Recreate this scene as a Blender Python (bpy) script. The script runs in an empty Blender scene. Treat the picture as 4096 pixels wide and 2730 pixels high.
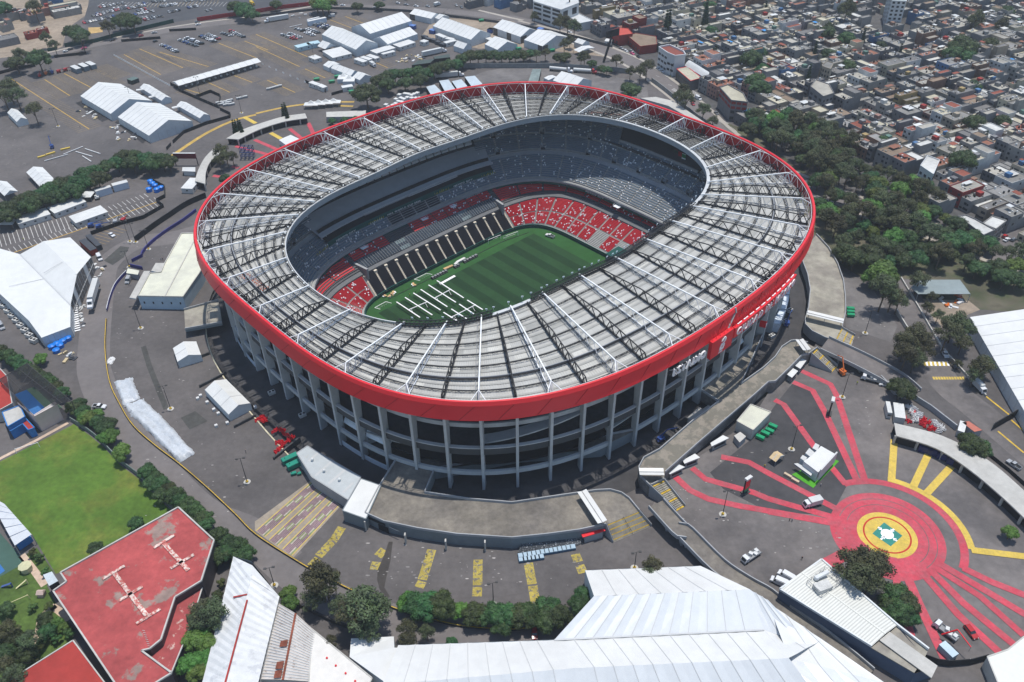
import bpy, math, random
from mathutils import Vector, Matrix, geometry
from math import sin, cos, pi, radians, atan2, hypot, sqrt
random.seed(7)
SC = bpy.context.scene
CAMH = 225.0; FOC = 3380.0; PITCH = radians(38.4); ROLL = radians(.82)
cd = bpy.data.cameras.new('camera'); cam = bpy.data.objects.new('camera', cd); SC.collection.objects.link(cam)
cd.sensor_width = 36; cd.lens = 36*FOC/4096; cd.clip_start = 1; cd.clip_end = 12000
_f = Vector((0, cos(PITCH), -sin(PITCH))); _u0 = Vector((0, sin(PITCH), cos(PITCH))); _r0 = Vector((1, 0, 0))
_r = _r0*cos(ROLL) - _u0*sin(ROLL); _u = _u0*cos(ROLL) + _r0*sin(ROLL)
M = Matrix((( _r.x, _u.x, -_f.x, 0), (_r.y, _u.y, -_f.y, 0), (_r.z, _u.z, -_f.z, CAMH), (0, 0, 0, 1)))
cam.matrix_world = M
SC.camera = cam
SUN_EL = radians(80.5); SUN_AZ = radians(38)      # azimuth from +Y towards +X
w = bpy.data.worlds.new('World'); SC.world = w; w.use_nodes = True
nt = w.node_tree; nt.nodes.clear()
sk = nt.nodes.new('ShaderNodeTexSky'); sk.sky_type = 'NISHITA'; sk.sun_disc = False
sk.sun_elevation = SUN_EL; sk.sun_rotation = SUN_AZ; sk.air_density = 1.6; sk.dust_density = 2.0; sk.altitude = 2200
bg = nt.nodes.new('ShaderNodeBackground'); bg.inputs[1].default_value = .15
wo = nt.nodes.new('ShaderNodeOutputWorld'); nt.links.new(sk.outputs[0], bg.inputs[0]); nt.links.new(bg.outputs[0], wo.inputs[0])
sl = bpy.data.lights.new('sun', 'SUN'); sl.energy = 4.3; sl.angle = radians(.6); sl.color = (1, .955, .89)
so = bpy.data.objects.new('sun', sl); SC.collection.objects.link(so)
sd = Vector((sin(SUN_AZ)*cos(SUN_EL), cos(SUN_AZ)*cos(SUN_EL), sin(SUN_EL)))
so.rotation_euler = sd.to_track_quat('Z', 'Y').to_euler(); so.location = (0, 0, 600)
SC.view_settings.view_transform = 'Standard'; SC.view_settings.look = 'None'; SC.view_settings.gamma = 1
SC.view_settings.exposure = 0.0
T0 = [(c*1024, r*1.0) for r in (0, 700, 1400, 2030) for c in range(4)]
KS = 1024/2294.
def S(t, x, y): return (T0[t][0]+x*KS, T0[t][1]+y*KS)
def GS(sx, sy, z=0.):                       # a point of the photo on the level z
 x = sx-2048; y = sy-1365; c, s = cos(ROLL), sin(ROLL); x, y = c*x-s*y, s*x+c*y
 dx = x/FOC; dy = cos(PITCH)-(y/FOC)*sin(PITCH); dz = -sin(PITCH)-(y/FOC)*cos(PITCH)
 k = (CAMH-z)/-dz
 return Vector((dx*k, dy*k, z))
def G(t, x, y, z=0.): a, b = S(t, x, y); return GS(a, b, z)
def GL(t, z, *pts): return [G(t, x, y, z) for x, y in pts]
def lin(h):
 h = h.lstrip('#'); v = [int(h[i:i+2], 16)/255 for i in (0, 2, 4)]
 return tuple(((c+.055)/1.055)**2.4 if c > .04045 else c/12.92 for c in v)
MATS = {}
def mat(name, col, rough=.8, var=.12, scale=.6, metal=0., col2=None, mixs=None, spec=.3, bump=0, wave=None, detail=4, thr=(.42, .6), objvar=0, alpha=None, trans=0):
 """colour with two octaves of noise; col2 = patches of a second colour; wave=(axis,scale,dark) = ribs."""
 if name in MATS: return MATS[name]
 if isinstance(col, str): col = lin(col)
 if isinstance(col2, str): col2 = lin(col2)
 m = bpy.data.materials.new(name); m.use_nodes = True; n = m.node_tree; L = n.links
 b = n.nodes['Principled BSDF']; b.inputs['Roughness'].default_value = rough; b.inputs['Metallic'].default_value = metal
 b.inputs['Specular IOR Level'].default_value = spec
 geo = n.nodes.new('ShaderNodeNewGeometry'); 
 def noise(s, d=4):
  t = n.nodes.new('ShaderNodeTexNoise'); t.inputs['Scale'].default_value = s; t.inputs['Detail'].default_value = d
  t.inputs['Roughness'].default_value = .65
  L.new(geo.outputs['Position'], t.inputs['Vector']); return t
 def mix(a, b_, f, mode='MIX'):
  x = n.nodes.new('ShaderNodeMix'); x.data_type = 'RGBA'; x.blend_type = mode
  for i, v in ((0, f), (6, a), (7, b_)):
   if hasattr(v, 'node'): L.new(v, x.inputs[i])
   elif i == 0: x.inputs[0].default_value = v
   else: x.inputs[i].default_value = (*v, 1)
  return x.outputs[2]
 def ramp(src, a, b_, lo=0., hi=1.):
  r = n.nodes.new('ShaderNodeMapRange'); L.new(src, r.inputs[0]); r.inputs[1].default_value = a; r.inputs[2].default_value = b_
  r.inputs[3].default_value = lo; r.inputs[4].default_value = hi; return r.outputs[0]
 cur = tuple(col)
 if col2: cur = mix(cur, tuple(col2), ramp(noise(mixs or scale*.3, 6).outputs[0], *thr))
 if var:
  f1 = ramp(noise(scale, detail).outputs[0], .3, .7, 1-var, 1+var)
  f2 = ramp(noise(scale*.13, 3).outputs[0], .35, .65, 1-var*.8, 1+var*.8)
  mm = n.nodes.new('ShaderNodeMath'); mm.operation = 'MULTIPLY'; L.new(f1, mm.inputs[0]); L.new(f2, mm.inputs[1])
  sc = n.nodes.new('ShaderNodeVectorMath'); sc.operation = 'SCALE'
  if hasattr(cur, 'node'): L.new(cur, sc.inputs[0])
  else: sc.inputs[0].default_value = cur
  L.new(mm.outputs[0], sc.inputs[3]); cur = sc.outputs[0]
 if objvar:
  oi = n.nodes.new('ShaderNodeObjectInfo'); h = n.nodes.new('ShaderNodeHueSaturation')
  L.new(ramp(oi.outputs['Random'], 0, 1, .5-objvar*.06, .5+objvar*.06), h.inputs[0]); L.new(ramp(oi.outputs['Random'], 0, 1, 1-objvar*.35, 1+objvar*.35), h.inputs[2])
  L.new(cur, h.inputs[4]) if hasattr(cur, 'node') else setattr(h.inputs[4], 'default_value', (*cur, 1)); cur = h.outputs[0]
 if hasattr(cur, 'node'): L.new(cur, b.inputs['Base Color'])
 else: b.inputs['Base Color'].default_value = (*cur, 1)
 if bump:
  bp = n.nodes.new('ShaderNodeBump'); bp.inputs['Strength'].default_value = bump; bp.inputs['Distance'].default_value = .3
  L.new(noise(scale*2, 6).outputs[0], bp.inputs['Height']); L.new(bp.outputs[0], b.inputs['Normal'])
 if trans: b.inputs['Transmission Weight'].default_value = trans
 if alpha is not None: b.inputs['Alpha'].default_value = alpha
 MATS[name] = m; return m
def parent_of(o, p):
 o.parent = p
 o.matrix_parent_inverse = Matrix.Identity(4)
class MB:
 def __init__(s): s.v = []; s.f = []; s.m = []; s.mi = 0
 def poly(s, pts, m=None):
  i = len(s.v); s.v += [tuple(p) for p in pts]; s.f.append(tuple(range(i, i+len(pts)))); s.m.append(s.mi if m is None else m)
 def grid(s, rows, m=None, closed=False):
  i = len(s.v); n = len(rows[0])
  for r in rows: s.v += [tuple(p) for p in r]
  for a in range(len(rows)-1):
   for b in range(n if closed else n-1):
    c = (b+1) % n; s.f.append((i+a*n+b, i+a*n+c, i+(a+1)*n+c, i+(a+1)*n+b)); s.m.append((m(a, b) if callable(m) else m) if m is not None else s.mi)
 def hexa(s, p, m=None):                  # 8 points: bottom 4, top 4
  i = len(s.v); s.v += [tuple(q) for q in p]; k = s.mi if m is None else m
  for f in ((3, 2, 1, 0), (4, 5, 6, 7), (0, 1, 5, 4), (1, 2, 6, 5), (2, 3, 7, 6), (3, 0, 4, 7)):
   s.f.append(tuple(i+j for j in f)); s.m.append(k)
 def box(s, c, size, rz=0, m=None):       # c = centre of the base
  cx, cy, cz = c; a, b, h = size[0]/2, size[1]/2, size[2]; C, Sn = cos(rz), sin(rz)
  q = [(cx+x*C-y*Sn, cy+x*Sn+y*C) for x, y in ((-a, -b), (a, -b), (a, b), (-a, b))]
  s.hexa([(x, y, cz) for x, y in q]+[(x, y, cz+h) for x, y in q], m)
 def prism(s, pts, z0, z1, m=None, mtop=None, bottom=False):
  n = len(pts); pts = [Vector((p[0], p[1])) for p in pts]
  if sum(pts[i].x*pts[(i+1) % n].y-pts[(i+1) % n].x*pts[i].y for i in range(n)) < 0: pts.reverse()
  k = s.mi if m is None else m; i = len(s.v); s.v += [(p.x, p.y, z0) for p in pts]+[(p.x, p.y, z1) for p in pts]
  for a in range(n): b = (a+1) % n; s.f.append((i+a, i+b, i+n+b, i+n+a)); s.m.append(k)
  tr = geometry.tessellate_polygon([[Vector((p.x, p.y, 0)) for p in pts]])
  for t in tr:
   a, b, c = t
   if (pts[b]-pts[a]).cross(pts[c]-pts[a]) < 0: a, c = c, a
   s.f.append((i+n+a, i+n+b, i+n+c)); s.m.append(k if mtop is None else mtop)
   if bottom: s.f.append((i+c, i+b, i+a)); s.m.append(k)
 def bar(s, a, b, w, h=None, m=None):
  a = Vector(a); b = Vector(b); d = b-a
  if d.length < 1e-6: return
  d.normalize(); h = h or w
  sd_ = d.cross(Vector((0, 0, 1)))
  if sd_.length < 1e-3: sd_ = Vector((1, 0, 0))
  sd_.normalize(); up = sd_.cross(d).normalized(); x = sd_*w/2; y = up*h/2
  s.hexa([a-x-y, b-x-y, b+x-y, a+x-y, a-x+y, b-x+y, b+x+y, a+x+y], m)
 def tube(s, a, b, r0, r1=None, n=8, m=None, cap=True):
  a = Vector(a); b = Vector(b); r1 = r0 if r1 is None else r1; q = (b-a).to_track_quat('Z', 'Y')
  x = q @ Vector((1, 0, 0)); y = q @ Vector((0, 1, 0))
  R = [[c+x*cos(2*pi*i/n)*r+y*sin(2*pi*i/n)*r for i in range(n)] for c, r in ((a, r0), (b, r1))]
  s.grid(R, m, True)
  if cap: s.poly(R[1], m); s.poly(R[0][::-1], m)
 def strip(s, pts, wd, z, h=None, m=None, closed=False):    # ribbon of width wd along a ground polyline; h = height of a solid wall
  n = len(pts); P = [Vector((p[0], p[1])) for p in pts]; A = []; B = []
  for i in range(n):
   p0 = P[i-1] if (i or closed) else P[i]; p1 = P[(i+1) % n] if (i < n-1 or closed) else P[i]
   d = (p1-p0); d = d.normalized() if d.length else Vector((1, 0)); nn = Vector((-d.y, d.x))*wd/2
   A.append(P[i]+nn); B.append(P[i]-nn)
  zz = z if isinstance(z, (list, tuple)) else [z]*n
  R0 = [(p.x, p.y, q) for p, q in zip(B, zz)]; R1 = [(p.x, p.y, q) for p, q in zip(A, zz)]
  if h is None: s.grid([R0, R1], m, closed)
  else:
   hh = h if isinstance(h, (list, tuple)) else [h]*n
   T0_ = [(x, y, q+k) for (x, y, q), k in zip(R0, hh)]; T1_ = [(x, y, q+k) for (x, y, q), k in zip(R1, hh)]
   s.grid([R0, T0_, T1_, R1], m, closed)
   if not closed:
    for e in (0, -1): s.poly([R0[e], T0_[e], T1_[e], R1[e]], m)
 def blob(s, c, r, sub=2, amp=.25, m=None, sq=(1, 1, 1), seed=0):
  c = Vector(c); rnd = random.Random(seed); nu, nv = 6*sub, 3*sub+1; rows = []
  ph = [(rnd.uniform(1, 3), rnd.uniform(1, 3), rnd.uniform(0, 6)) for _ in range(4)]
  for i in range(nv+1):
   t = pi*i/nv; row = []
   for j in range(nu):
    p = 2*pi*j/nu; k = 1+amp*sum(sin(a*2*p+c_)*sin(b*2*t+c_*2) for a, b, c_ in [(round(q[0]), q[1], q[2]) for q in ph])*.5
    row.append((c.x+r*sq[0]*k*sin(t)*cos(p), c.y+r*sq[1]*k*sin(t)*sin(p), c.z+r*sq[2]*k*-cos(t)))
   rows.append(row)
  s.grid(rows, m, True)
 def add(s, verts, faces, fn, m=None):
  i = len(s.v); s.v += [tuple(fn(Vector(v))) for v in verts]
  for f in faces: s.f.append(tuple(i+j for j in f)); s.m.append(s.mi if m is None else m)
 def build(s, name, mats, parent=None, origin=None, smooth=False):
  if not isinstance(mats, (list, tuple)): mats = [mats]
  if parent is not None: o_ = Vector(parent['_o']) if '_o' in parent else parent.location.copy()
  else: o_ = Vector(origin) if origin is not None else Vector((0, 0, 0))
  me = bpy.data.meshes.new(name); me.from_pydata([(x-o_.x, y-o_.y, z-o_.z) for x, y, z in s.v], [], s.f)
  for q in mats: me.materials.append(q)
  me.polygons.foreach_set('material_index', s.m)
  if smooth: me.polygons.foreach_set('use_smooth', [True]*len(s.f))
  me.update(); ob = bpy.data.objects.new(name, me); SC.collection.objects.link(ob)
  if parent is None: ob.location = o_
  else: ob.parent = parent
  ob['_o'] = tuple(o_)
  return ob
def tag(o, label=None, cat=None, group=None, kind=None):
 if label: o['label'] = label
 if cat: o['category'] = cat
 if group: o['group'] = group
 if kind: o['kind'] = kind
 return o
def empty(name, loc, label=None, cat=None, group=None):
 o = bpy.data.objects.new(name, None); SC.collection.objects.link(o); o.location = loc; o.empty_display_size = 1
 return tag(o, label, cat, group)
def copy_tree(o, parent=None):
 c = o.copy(); SC.collection.objects.link(c); c.parent = parent
 for ch in KIDS.get(o.name, []): copy_tree(ch, c)
 return c
KIDS = {}
def proto(o):
 def rec(x):
  k = [c for c in bpy.data.objects if c.parent == x]; KIDS[x.name] = k
  for c in k: rec(c)
 rec(o); return o
def struct(o, label=None): o['kind'] = 'structure'; return tag(o, label)
def sheet(name, pts, z, m, label=None):
 b = MB(); P = [Vector((p[0], p[1], 0)) for p in pts]
 for t in geometry.tessellate_polygon([P]):
  a, c, d = t
  if (P[c]-P[a]).cross(P[d]-P[a]).z < 0: a, d = d, a
  b.poly([(P[k].x, P[k].y, z) for k in (a, c, d)])
 return struct(b.build(name, m, None, (P[0].x, P[0].y, z)), label)
def smooth(pts, n=6, closed=False):           # Catmull-Rom through the points
 out = []; N = len(pts); P = [Vector(p) for p in pts]
 rng = range(N if closed else N-1)
 for i in rng:
  p0, p1, p2, p3 = (P[(i-1) % N] if (i or closed) else P[0]), P[i], P[(i+1) % N], (P[(i+2) % N] if (i < N-2 or closed) else P[-1])
  for k in range(n):
   t = k/n; out.append(.5*((2*p1)+(p2-p0)*t+(2*p0-5*p1+4*p2-p3)*t*t+(3*p1-p0-3*p2+p3)*t**3))
 if not closed: out.append(P[-1])
 return out
_gl = {}
def glyph(ch):
 if ch not in _gl:
  cu = bpy.data.curves.new('g', 'FONT'); cu.body = ch; cu.size = 1; cu.extrude = .06; cu.resolution_u = 3
  ob = bpy.data.objects.new('g', cu); SC.collection.objects.link(ob)
  dg = bpy.context.evaluated_depsgraph_get(); me = ob.evaluated_get(dg).to_mesh()
  v = [tuple(x.co) for x in me.vertices]; f = [tuple(p.vertices) for p in me.polygons]
  wd = (max([x[0] for x in v])+.08) if v else .3
  bpy.data.objects.remove(ob); bpy.data.curves.remove(cu); _gl[ch] = (v, f, wd)
 return _gl[ch]
def text(b, txt, frame, size, bold=0, shear=.0, gap=.04, m=None, width=None, hs=1.0):
 """frame(s) -> (origin, right, up, out) at arc position s; letters laid one by one."""
 tot = sum(glyph(c)[2]+gap for c in txt)*size*hs; x = -tot/2
 for c in txt:
  v, f, wd = glyph(c); o_, r_, u_, n_ = frame(x+wd*size*hs/2)
  for dx in ((0, bold) if bold else (0,)):
   b.add(v, f, lambda p: o_+r_*((p.x-wd/2+p.y*shear+dx)*size*hs)+u_*(p.y*size)+n_*(p.z*size+.05), m)
  x += (wd+gap)*size*hs
def rect3(A, B, C):                           # rectangle from a long side AB and the side from B towards C
 A, B, C = (Vector((p[0], p[1])) for p in (A, B, C)); d = (B-A).normalized(); n = Vector((-d.y, d.x)); k = (C-B).dot(n)
 return [A, B, B+n*k, A+n*k]
# ================================================================== STADIUM
CX, CY = -.79, 328.7; TH = radians(42.9); CT, ST = cos(TH), sin(TH)
ZR = -1.5                                   # ring road level
def W(u, v, z): return Vector((CX+u*CT-v*ST, CY+u*ST+v*CT, z))
def rimR(a): return 125.78+4.23*cos(2*a)-5.9*cos(4*a)-.91*cos(6*a)
def innR(a): return 81.9+19.53*cos(2*a)-.22*cos(4*a)-1.74*cos(6*a)
def interp(x, xs, ys):
 for i in range(len(xs)-1):
  if x <= xs[i+1]: return ys[i]+(ys[i+1]-ys[i])*(x-xs[i])/(xs[i+1]-xs[i])
 return ys[-1]
def in_ang(a):
 d = math.degrees(a) % 360; q = int(d//90); e = d % 90
 if q % 2: e = 90-e
 e = interp(e, (0, 11, 22, 33, 45, 56, 66, 77, 90), (0, 13, 25.5, 34, 42, 49, 58, 72, 90))
 if q % 2: e = 90-e
 return radians(q*90+e)
_N = 1440; _s = [0]
for i in range(_N):
 a0, a1 = 2*pi*i/_N, 2*pi*(i+1)/_N; r0, r1 = rimR(a0), rimR(a1); _s.append(_s[-1]+hypot(r1*cos(a1)-r0*cos(a0), r1*sin(a1)-r0*sin(a0)))
PER = _s[-1]
def ang_at(s):
 s %= PER; lo, hi = 0, _N
 while hi-lo > 1:
  m_ = (lo+hi)//2
  if _s[m_] <= s: lo = m_
  else: hi = m_
 return 2*pi*(lo+(s-_s[lo])/(_s[lo+1]-_s[lo]))/_N
def arc_of(a): return interp((a % (2*pi))*_N/(2*pi), list(range(_N+1)), _s)
S88 = arc_of(radians(88.3))
NST = 64
STN = [ang_at(S88+PER*k/NST) for k in range(NST)]       # even = white truss
def rim(a, off, z): r = rimR(a)+off; return W(r*cos(a), r*sin(a), z)
def inn(a, off, z): b_ = in_ang(a); r = innR(b_)+off; return W(r*cos(b_), r*sin(b_), z)
def rad(a, f, z):                            # f: 0 at the opening, 1 at the rim
 p, q = inn(a, 0, 0), rim(a, -4.5, 0); r = p.lerp(q, f); return Vector((r.x, r.y, z))
def outn(a):                                 # outward normal of the rim
 e = 1e-3; d = rim(a+e, 0, 0)-rim(a-e, 0, 0); return Vector((d.y, -d.x, 0)).normalized()
m_conc = mat('concrete_grey', (.30, .31, .32), .85, .1, .3)
m_conc2 = mat('concrete_warm', (.25, .235, .21), .9, .16, .25, col2=(.19, .175, .155), mixs=.12)
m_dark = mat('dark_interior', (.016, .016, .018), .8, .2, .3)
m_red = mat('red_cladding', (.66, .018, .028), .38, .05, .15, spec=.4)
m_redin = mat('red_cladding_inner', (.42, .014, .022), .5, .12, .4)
m_white = mat('white_steel', (.72, .73, .73), .45, .06, 1)
m_black = mat('black_steel', (.022, .022, .024), .5, .1, 1)
m_grey = mat('grey_steel', (.24, .25, .26), .5, .1, 1)
m_fascia = mat('opening_fascia', (.26, .30, .34), .5, .06, .5)
m_sheet = mat('roof_sheet', (.44, .435, .40), .6, .08, .35, col2=(.37, .37, .355), mixs=.03, spec=.2, thr=(.35, .65))
m_rust = mat('roof_sheet_rust', (.36, .13, .09), .8, .2, 1)
m_sheet_d = mat('roof_sheet_dirty', (.31, .31, .29), .6, .08, .5, spec=.2)
m_stripe = mat('roof_sheet_rib', (.47, .465, .43), .6, .1, .6)
stad = empty('stadium', W(0, 0, ZR), 'huge oval football stadium with red rim band and pale roof around a green pitch', 'stadium')
b = MB(); NB = 384; prof = ((-.5, 44.7), (-.1, 45.1), (.5, 45.0), (1.0, 43.6), (.45, 43.2), (1.5, 37.7), (1.2, 37.5))
A_ = [ang_at(PER*i/NB) for i in range(NB)]
rows = [[rim(a, o_, z) for a in A_] for o_, z in prof]
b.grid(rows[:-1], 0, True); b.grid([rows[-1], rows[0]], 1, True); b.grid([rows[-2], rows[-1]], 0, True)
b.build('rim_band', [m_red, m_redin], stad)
for k in range(NST):
 b = MB()
 a = ang_at(S88+PER*(k+.5)/NST); a2 = ang_at(S88+PER*(k+.5)/NST+5.2)
 b.bar(rim(a, 1.58, 37.8), rim(a2, .6, 43.0), .14, .14)
 for q in (-4, -2, 2, 4): 
  c_ = ang_at(S88+PER*(k+.5)/NST+q); b.bar(rim(c_, -.62, 37.8), rim(c_, -.62, 44.4), .14, .2, 1)
 b.build('band_rib', [m_redin, m_redin], stad)
b = MB(); a = radians(-91.5); a2 = ang_at(arc_of(a)+5)       # pale construction joint
b.bar(rim(a, 1.6, 37.6), rim(a2, .7, 43.0), .8, .3); b.bar(rim(a2, 1.1, 43.2), rim(a2, .5, 45.2), .6, .5); b.build('band_joint', m_conc, stad)
def zroof(f): return 43.0-3.6*f
b = MB(); NR = 14; NA = 1536; ring = []
AA = [ang_at(PER*i/NA) for i in range(NA)]
for r in range(NR+1):
 f = r/NR*.985+.005; zz = zroof(f); ring.append([rad(a, f, zz+(.11 if j % 2 else 0)) for j, a in enumerate(AA)])
rnd = random.Random(3); pm = {}
def pmat(a_, j):
 k = (a_, j//24)
 if k not in pm: pm[k] = 1 if rnd.random() < .16 else (2 if rnd.random() < .12 else 0)
 return pm[k]
b.grid(ring, pmat, True)
b.build('roof_sheet', [m_sheet, m_sheet_d, m_stripe], stad)
b = MB()                                     # steps between the overlapping rows of sheets
for r in range(1, NR):
 f = r/NR; b.grid([[rad(a, f, zroof(f)+.12) for a in AA[::4]], [rad(a, f+.006, zroof(f)+.34) for a in AA[::4]], [rad(a, f+.02, zroof(f)+.16) for a in AA[::4]]], 0, True)
b.build('roof_lap', m_sheet_d, stad)
for (a0, f0, n_, da, df) in ((radians(163)-radians(360), .50, 13, 1.5, .034), (radians(20), .30, 12, -1.4, .03)):
 b = MB()
 for k in range(n_):
  s0 = arc_of(a0)+k*da; f = f0+k*df*.0
  for q in range(3):
   a = ang_at(s0); a2 = ang_at(s0+.8); ff = .22+q*.05+k*.02 if da < 0 else .70+q*.05-k*.012
   b.poly([rad(a, ff, zroof(ff)+.3), rad(a2, ff, zroof(ff)+.3), rad(a2, ff+.035, zroof(ff+.035)+.3), rad(a, ff+.035, zroof(ff+.035)+.3)])
 b.build('rusty_roof_patch', m_rust, stad)
for r, f in enumerate((.035, .17, .31, .45, .59, .73, .86, .975)):
 b = MB(); z = zroof(f); n = 320; pts0 = []; pts1 = []
 aa = [ang_at(PER*i/n) for i in range(n)]
 for i in range(n):
  j = (i+1) % n; p, q = rad(aa[i], f, z+.45), rad(aa[j], f, z+.45); p2, q2 = rad(aa[i], f+.022, z+.95), rad(aa[j], f+.022, z+.95)
  w_ = .34 if r == 5 else .17
  b.bar(p, q, w_, w_); b.bar(p2, q2, w_, w_); b.bar(p, q2 if i % 2 else p2, .12); b.bar(p2, q, .12)
  if i % 2: b.bar(rad(aa[i], f, z), p2, .14)
 if r == 5:
  for i in range(n):
   j = (i+1) % n; b.bar(rad(aa[i], f+.01, z+1.3), rad(aa[j], f+.01, z+1.3), .42, .3, 1)
 b.build('purlin_truss', [m_black, m_grey], stad)
for k in range(NST):
 a = STN[k]; wht = k % 2 == 0; b = MB(); P0, P1 = inn(a, .2, 0), rim(a, -1.6, 0)
 n = 9; H1 = 3.9
 lo = lambda t: Vector((P0.x+(P1.x-P0.x)*t, P0.y+(P1.y-P0.y)*t, zroof(t)+.5))
 if wht:
  tp = lambda t: Vector((P0.x+(P1.x-P0.x)*t, P0.y+(P1.y-P0.y)*t, 43.7+(.8+1.0*t)))
  b.bar(tp(0), tp(.93), .42, .42, 0)
  b.bar(tp(.93), lo(.99), .42, .42, 0); b.bar(tp(.93), lo(.90), .22, .22, 0)
  for i in range(n):
   t0, t1, tm = i/n*.93, (i+1)/n*.93, (i+.5)/n*.93
   b.bar(tp(tm), lo(t0), .17, .17, 0); b.bar(tp(tm), lo(t1), .17, .17, 0)
  b.bar(lo(0), lo(1), .30, .30, 0 if k % 4 else 1)
  side = outn(a).cross(Vector((0, 0, 1)))
  for i in range(n): b.bar(lo(i/n)+side*1.4, lo((i+.5)/n)-side*0, .12, .12, 1); b.bar(lo((i+.5)/n), lo((i+1)/n)+side*1.4, .12, .12, 1)
  b.bar(lo(0)+side*1.4, lo(1)+side*1.4, .2, .2, 1)
  q = rim(a, -.7, 44.3)
  b.bar(q, lo(.99), .26, .26, 0); b.bar(rim(a, -.7, 38), lo(.97), .26, .26, 0)
  for dd in (-2.4, 2.4): e = ang_at(arc_of(a)+dd); b.bar(tp(.93), rim(e, -.8, 44.3), .22, .22, 0); b.bar(lo(.97), rim(e, -.8, 38.2), .22, .22, 0)
 else:
  tp = lambda t: Vector((P0.x+(P1.x-P0.x)*t, P0.y+(P1.y-P0.y)*t, zroof(t)+.9+3.4*min(1, t*2.2)))
  b.bar(tp(.02), tp(.45), .32, .32); b.bar(tp(.45), tp(.95), .32, .32); b.bar(lo(0), lo(1), .62, .4); b.bar(tp(.95), lo(1), .34, .34); b.bar(tp(.95), lo(.9), .3, .3)
  for i in range(n):
   t0, t1, tm = i/n*.95+.02, (i+1)/n*.95, (i+.5)/n*.95
   b.bar(tp(tm), lo(t0), .26, .26); b.bar(tp(tm), lo(t1), .26, .26)
  b.bar(rim(a, -.7, 44.2), lo(.98), .3, .3); b.bar(rim(a, -.7, 38), lo(.98), .3, .3)
 b.build('white_truss' if wht else 'black_truss', [m_white if wht else m_black, m_grey if wht else m_black], stad)
b = MB()
for k in range(NST):
 s0 = S88+PER*k/NST
 for h in range(4):
  a, a2, am = ang_at(s0+PER/NST*h/4), ang_at(s0+PER/NST*(h+1)/4), ang_at(s0+PER/NST*(h+.5)/4)
  b.bar(rim(a, -.9, 44.4), rim(a2, -.9, 44.4), .13); b.bar(rim(a, -1.0, 39.2), rim(a2, -1.0, 39.2), .13)
  if h % 2 == 0: b.bar(rim(a, -.95, 39.2), rim(a2, -.95, 44.4), .12)
  else: b.bar(rim(a, -.95, 44.4), rim(a2, -.95, 39.2), .12)
  b.bar(rim(am, -1, 39.2), rad(am, .985, 39.8), .18)
b.build('band_truss', m_white, stad)
b = MB(); NI = 360; AI = [2*pi*i/NI for i in range(NI)]
def inr(a, off, z): r = innR(a)+off; return W(r*cos(a), r*sin(a), z)
b.grid([[inr(a, .1, 43.2) for a in AI], [inr(a, .1, 40.7) for a in AI], [inr(a, .5, 40.6) for a in AI], [inr(a, .5, 43.2) for a in AI]], 0, True)
b.build('opening_fascia', m_fascia, stad)
b = MB()
def catw(a): d = math.degrees(a) % 360; return d < 203 or 222 < d < 232.5 or d > 311
for i in range(NI):
 a, a2 = AI[i], AI[(i+1) % NI]
 if catw(a):
  w_ = .1 if 12 < math.degrees(a) < 205 else 1.3
  b.hexa([inr(a, -.3, 43.3), inr(a2, -.3, 43.3), inr(a2, w_, 43.3), inr(a, w_, 43.3), inr(a, -.3, 43.7), inr(a2, -.3, 43.7), inr(a2, w_, 43.7), inr(a, w_, 43.7)], 0)
 else:
  for o_, z in ((0, 43.6), (1.6, 43.6), (0, 45.2), (1.6, 45.0)): b.bar(inr(a, o_, z), inr(a2, o_, z), .25, .25, 1)
  b.bar(inr(a, 0, 43.6), inr(a2, 0, 45.2), .16, .16, 1); b.bar(inr(a, 1.6, 43.6), inr(a, 1.6, 45), .16, .16, 1); b.bar(inr(a, 0, 45.2), inr(a2, 1.6, 45), .14, .14, 1); b.bar(inr(a, 0, 43.6), inr(a2, 1.6, 43.6), .3, .2, 1)
b.build('catwalk', [mat('catwalk_pale', (.48, .49, .49), .5, .08, 1), m_black], stad)
m_lamp = mat('floodlight_glass', (.55, .62, .68), .25, .05, 1)
rnd = random.Random(5)
for lo_, hi_, gr in ((205, 320, 38), (50, 178, 44), (-2, 46, 18)):
 for k in range(gr):
  a = radians(lo_+(hi_-lo_)*(k+rnd.random()*.5)/gr); b = MB(); p = inr(a, -.2, 44.9)
  if gr == 38: q = p+Vector((0, 0, .9))
  else: p = inr(a, .9, 43.8); q = p+Vector((0, 0, .35))
  b.bar(p, q, .1); d = (W(0, 0, 0)-p); d.z = 0; d.normalize(); s_ = d.cross(Vector((0, 0, 1)))*.42; u_ = Vector((0, 0, .42))+d*-.12
  b.hexa([q-s_-u_*0, q+s_, q+s_+d*.2, q-s_+d*.2, q-s_+u_*1.6, q+s_+u_*1.6, q+s_+u_*1.6+d*.2, q-s_+u_*1.6+d*.2]) if gr == 38 else b.blob(q, .38, 1, .02)
  b.build('floodlight', m_lamp if gr == 38 else mat('floodlight_white', (.85, .85, .8), .4, .02, 1), stad)
def LV(L, t):                                # point of a level curve, t in 0..12 round the bowl
 a, bb, n, z, Us, Vs = L; q = int(t//3) % 4; e = t % 3
 if q % 2: e = 3-e
 fv = lambda u: bb*max(0, 1-(u/a)**n)**(1/n); fu = lambda v: a*max(0, 1-(v/bb)**n)**(1/n)
 if e <= 1: v = Vs*e; u = fu(v)
 elif e >= 2: u = Us*(3-e); v = fv(u)
 else:
  a1 = atan2(Vs, fu(Vs)); a2 = atan2(fv(Us), Us); an = a1+(a2-a1)*(e-1); c_, s_ = cos(an), sin(an)
  r = ((c_/a)**n+(s_/bb)**n)**(-1/n); u, v = r*c_, r*s_
 if q in (1, 2): u = -u
 if q in (2, 3): v = -v
 return (u, v, z)
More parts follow.
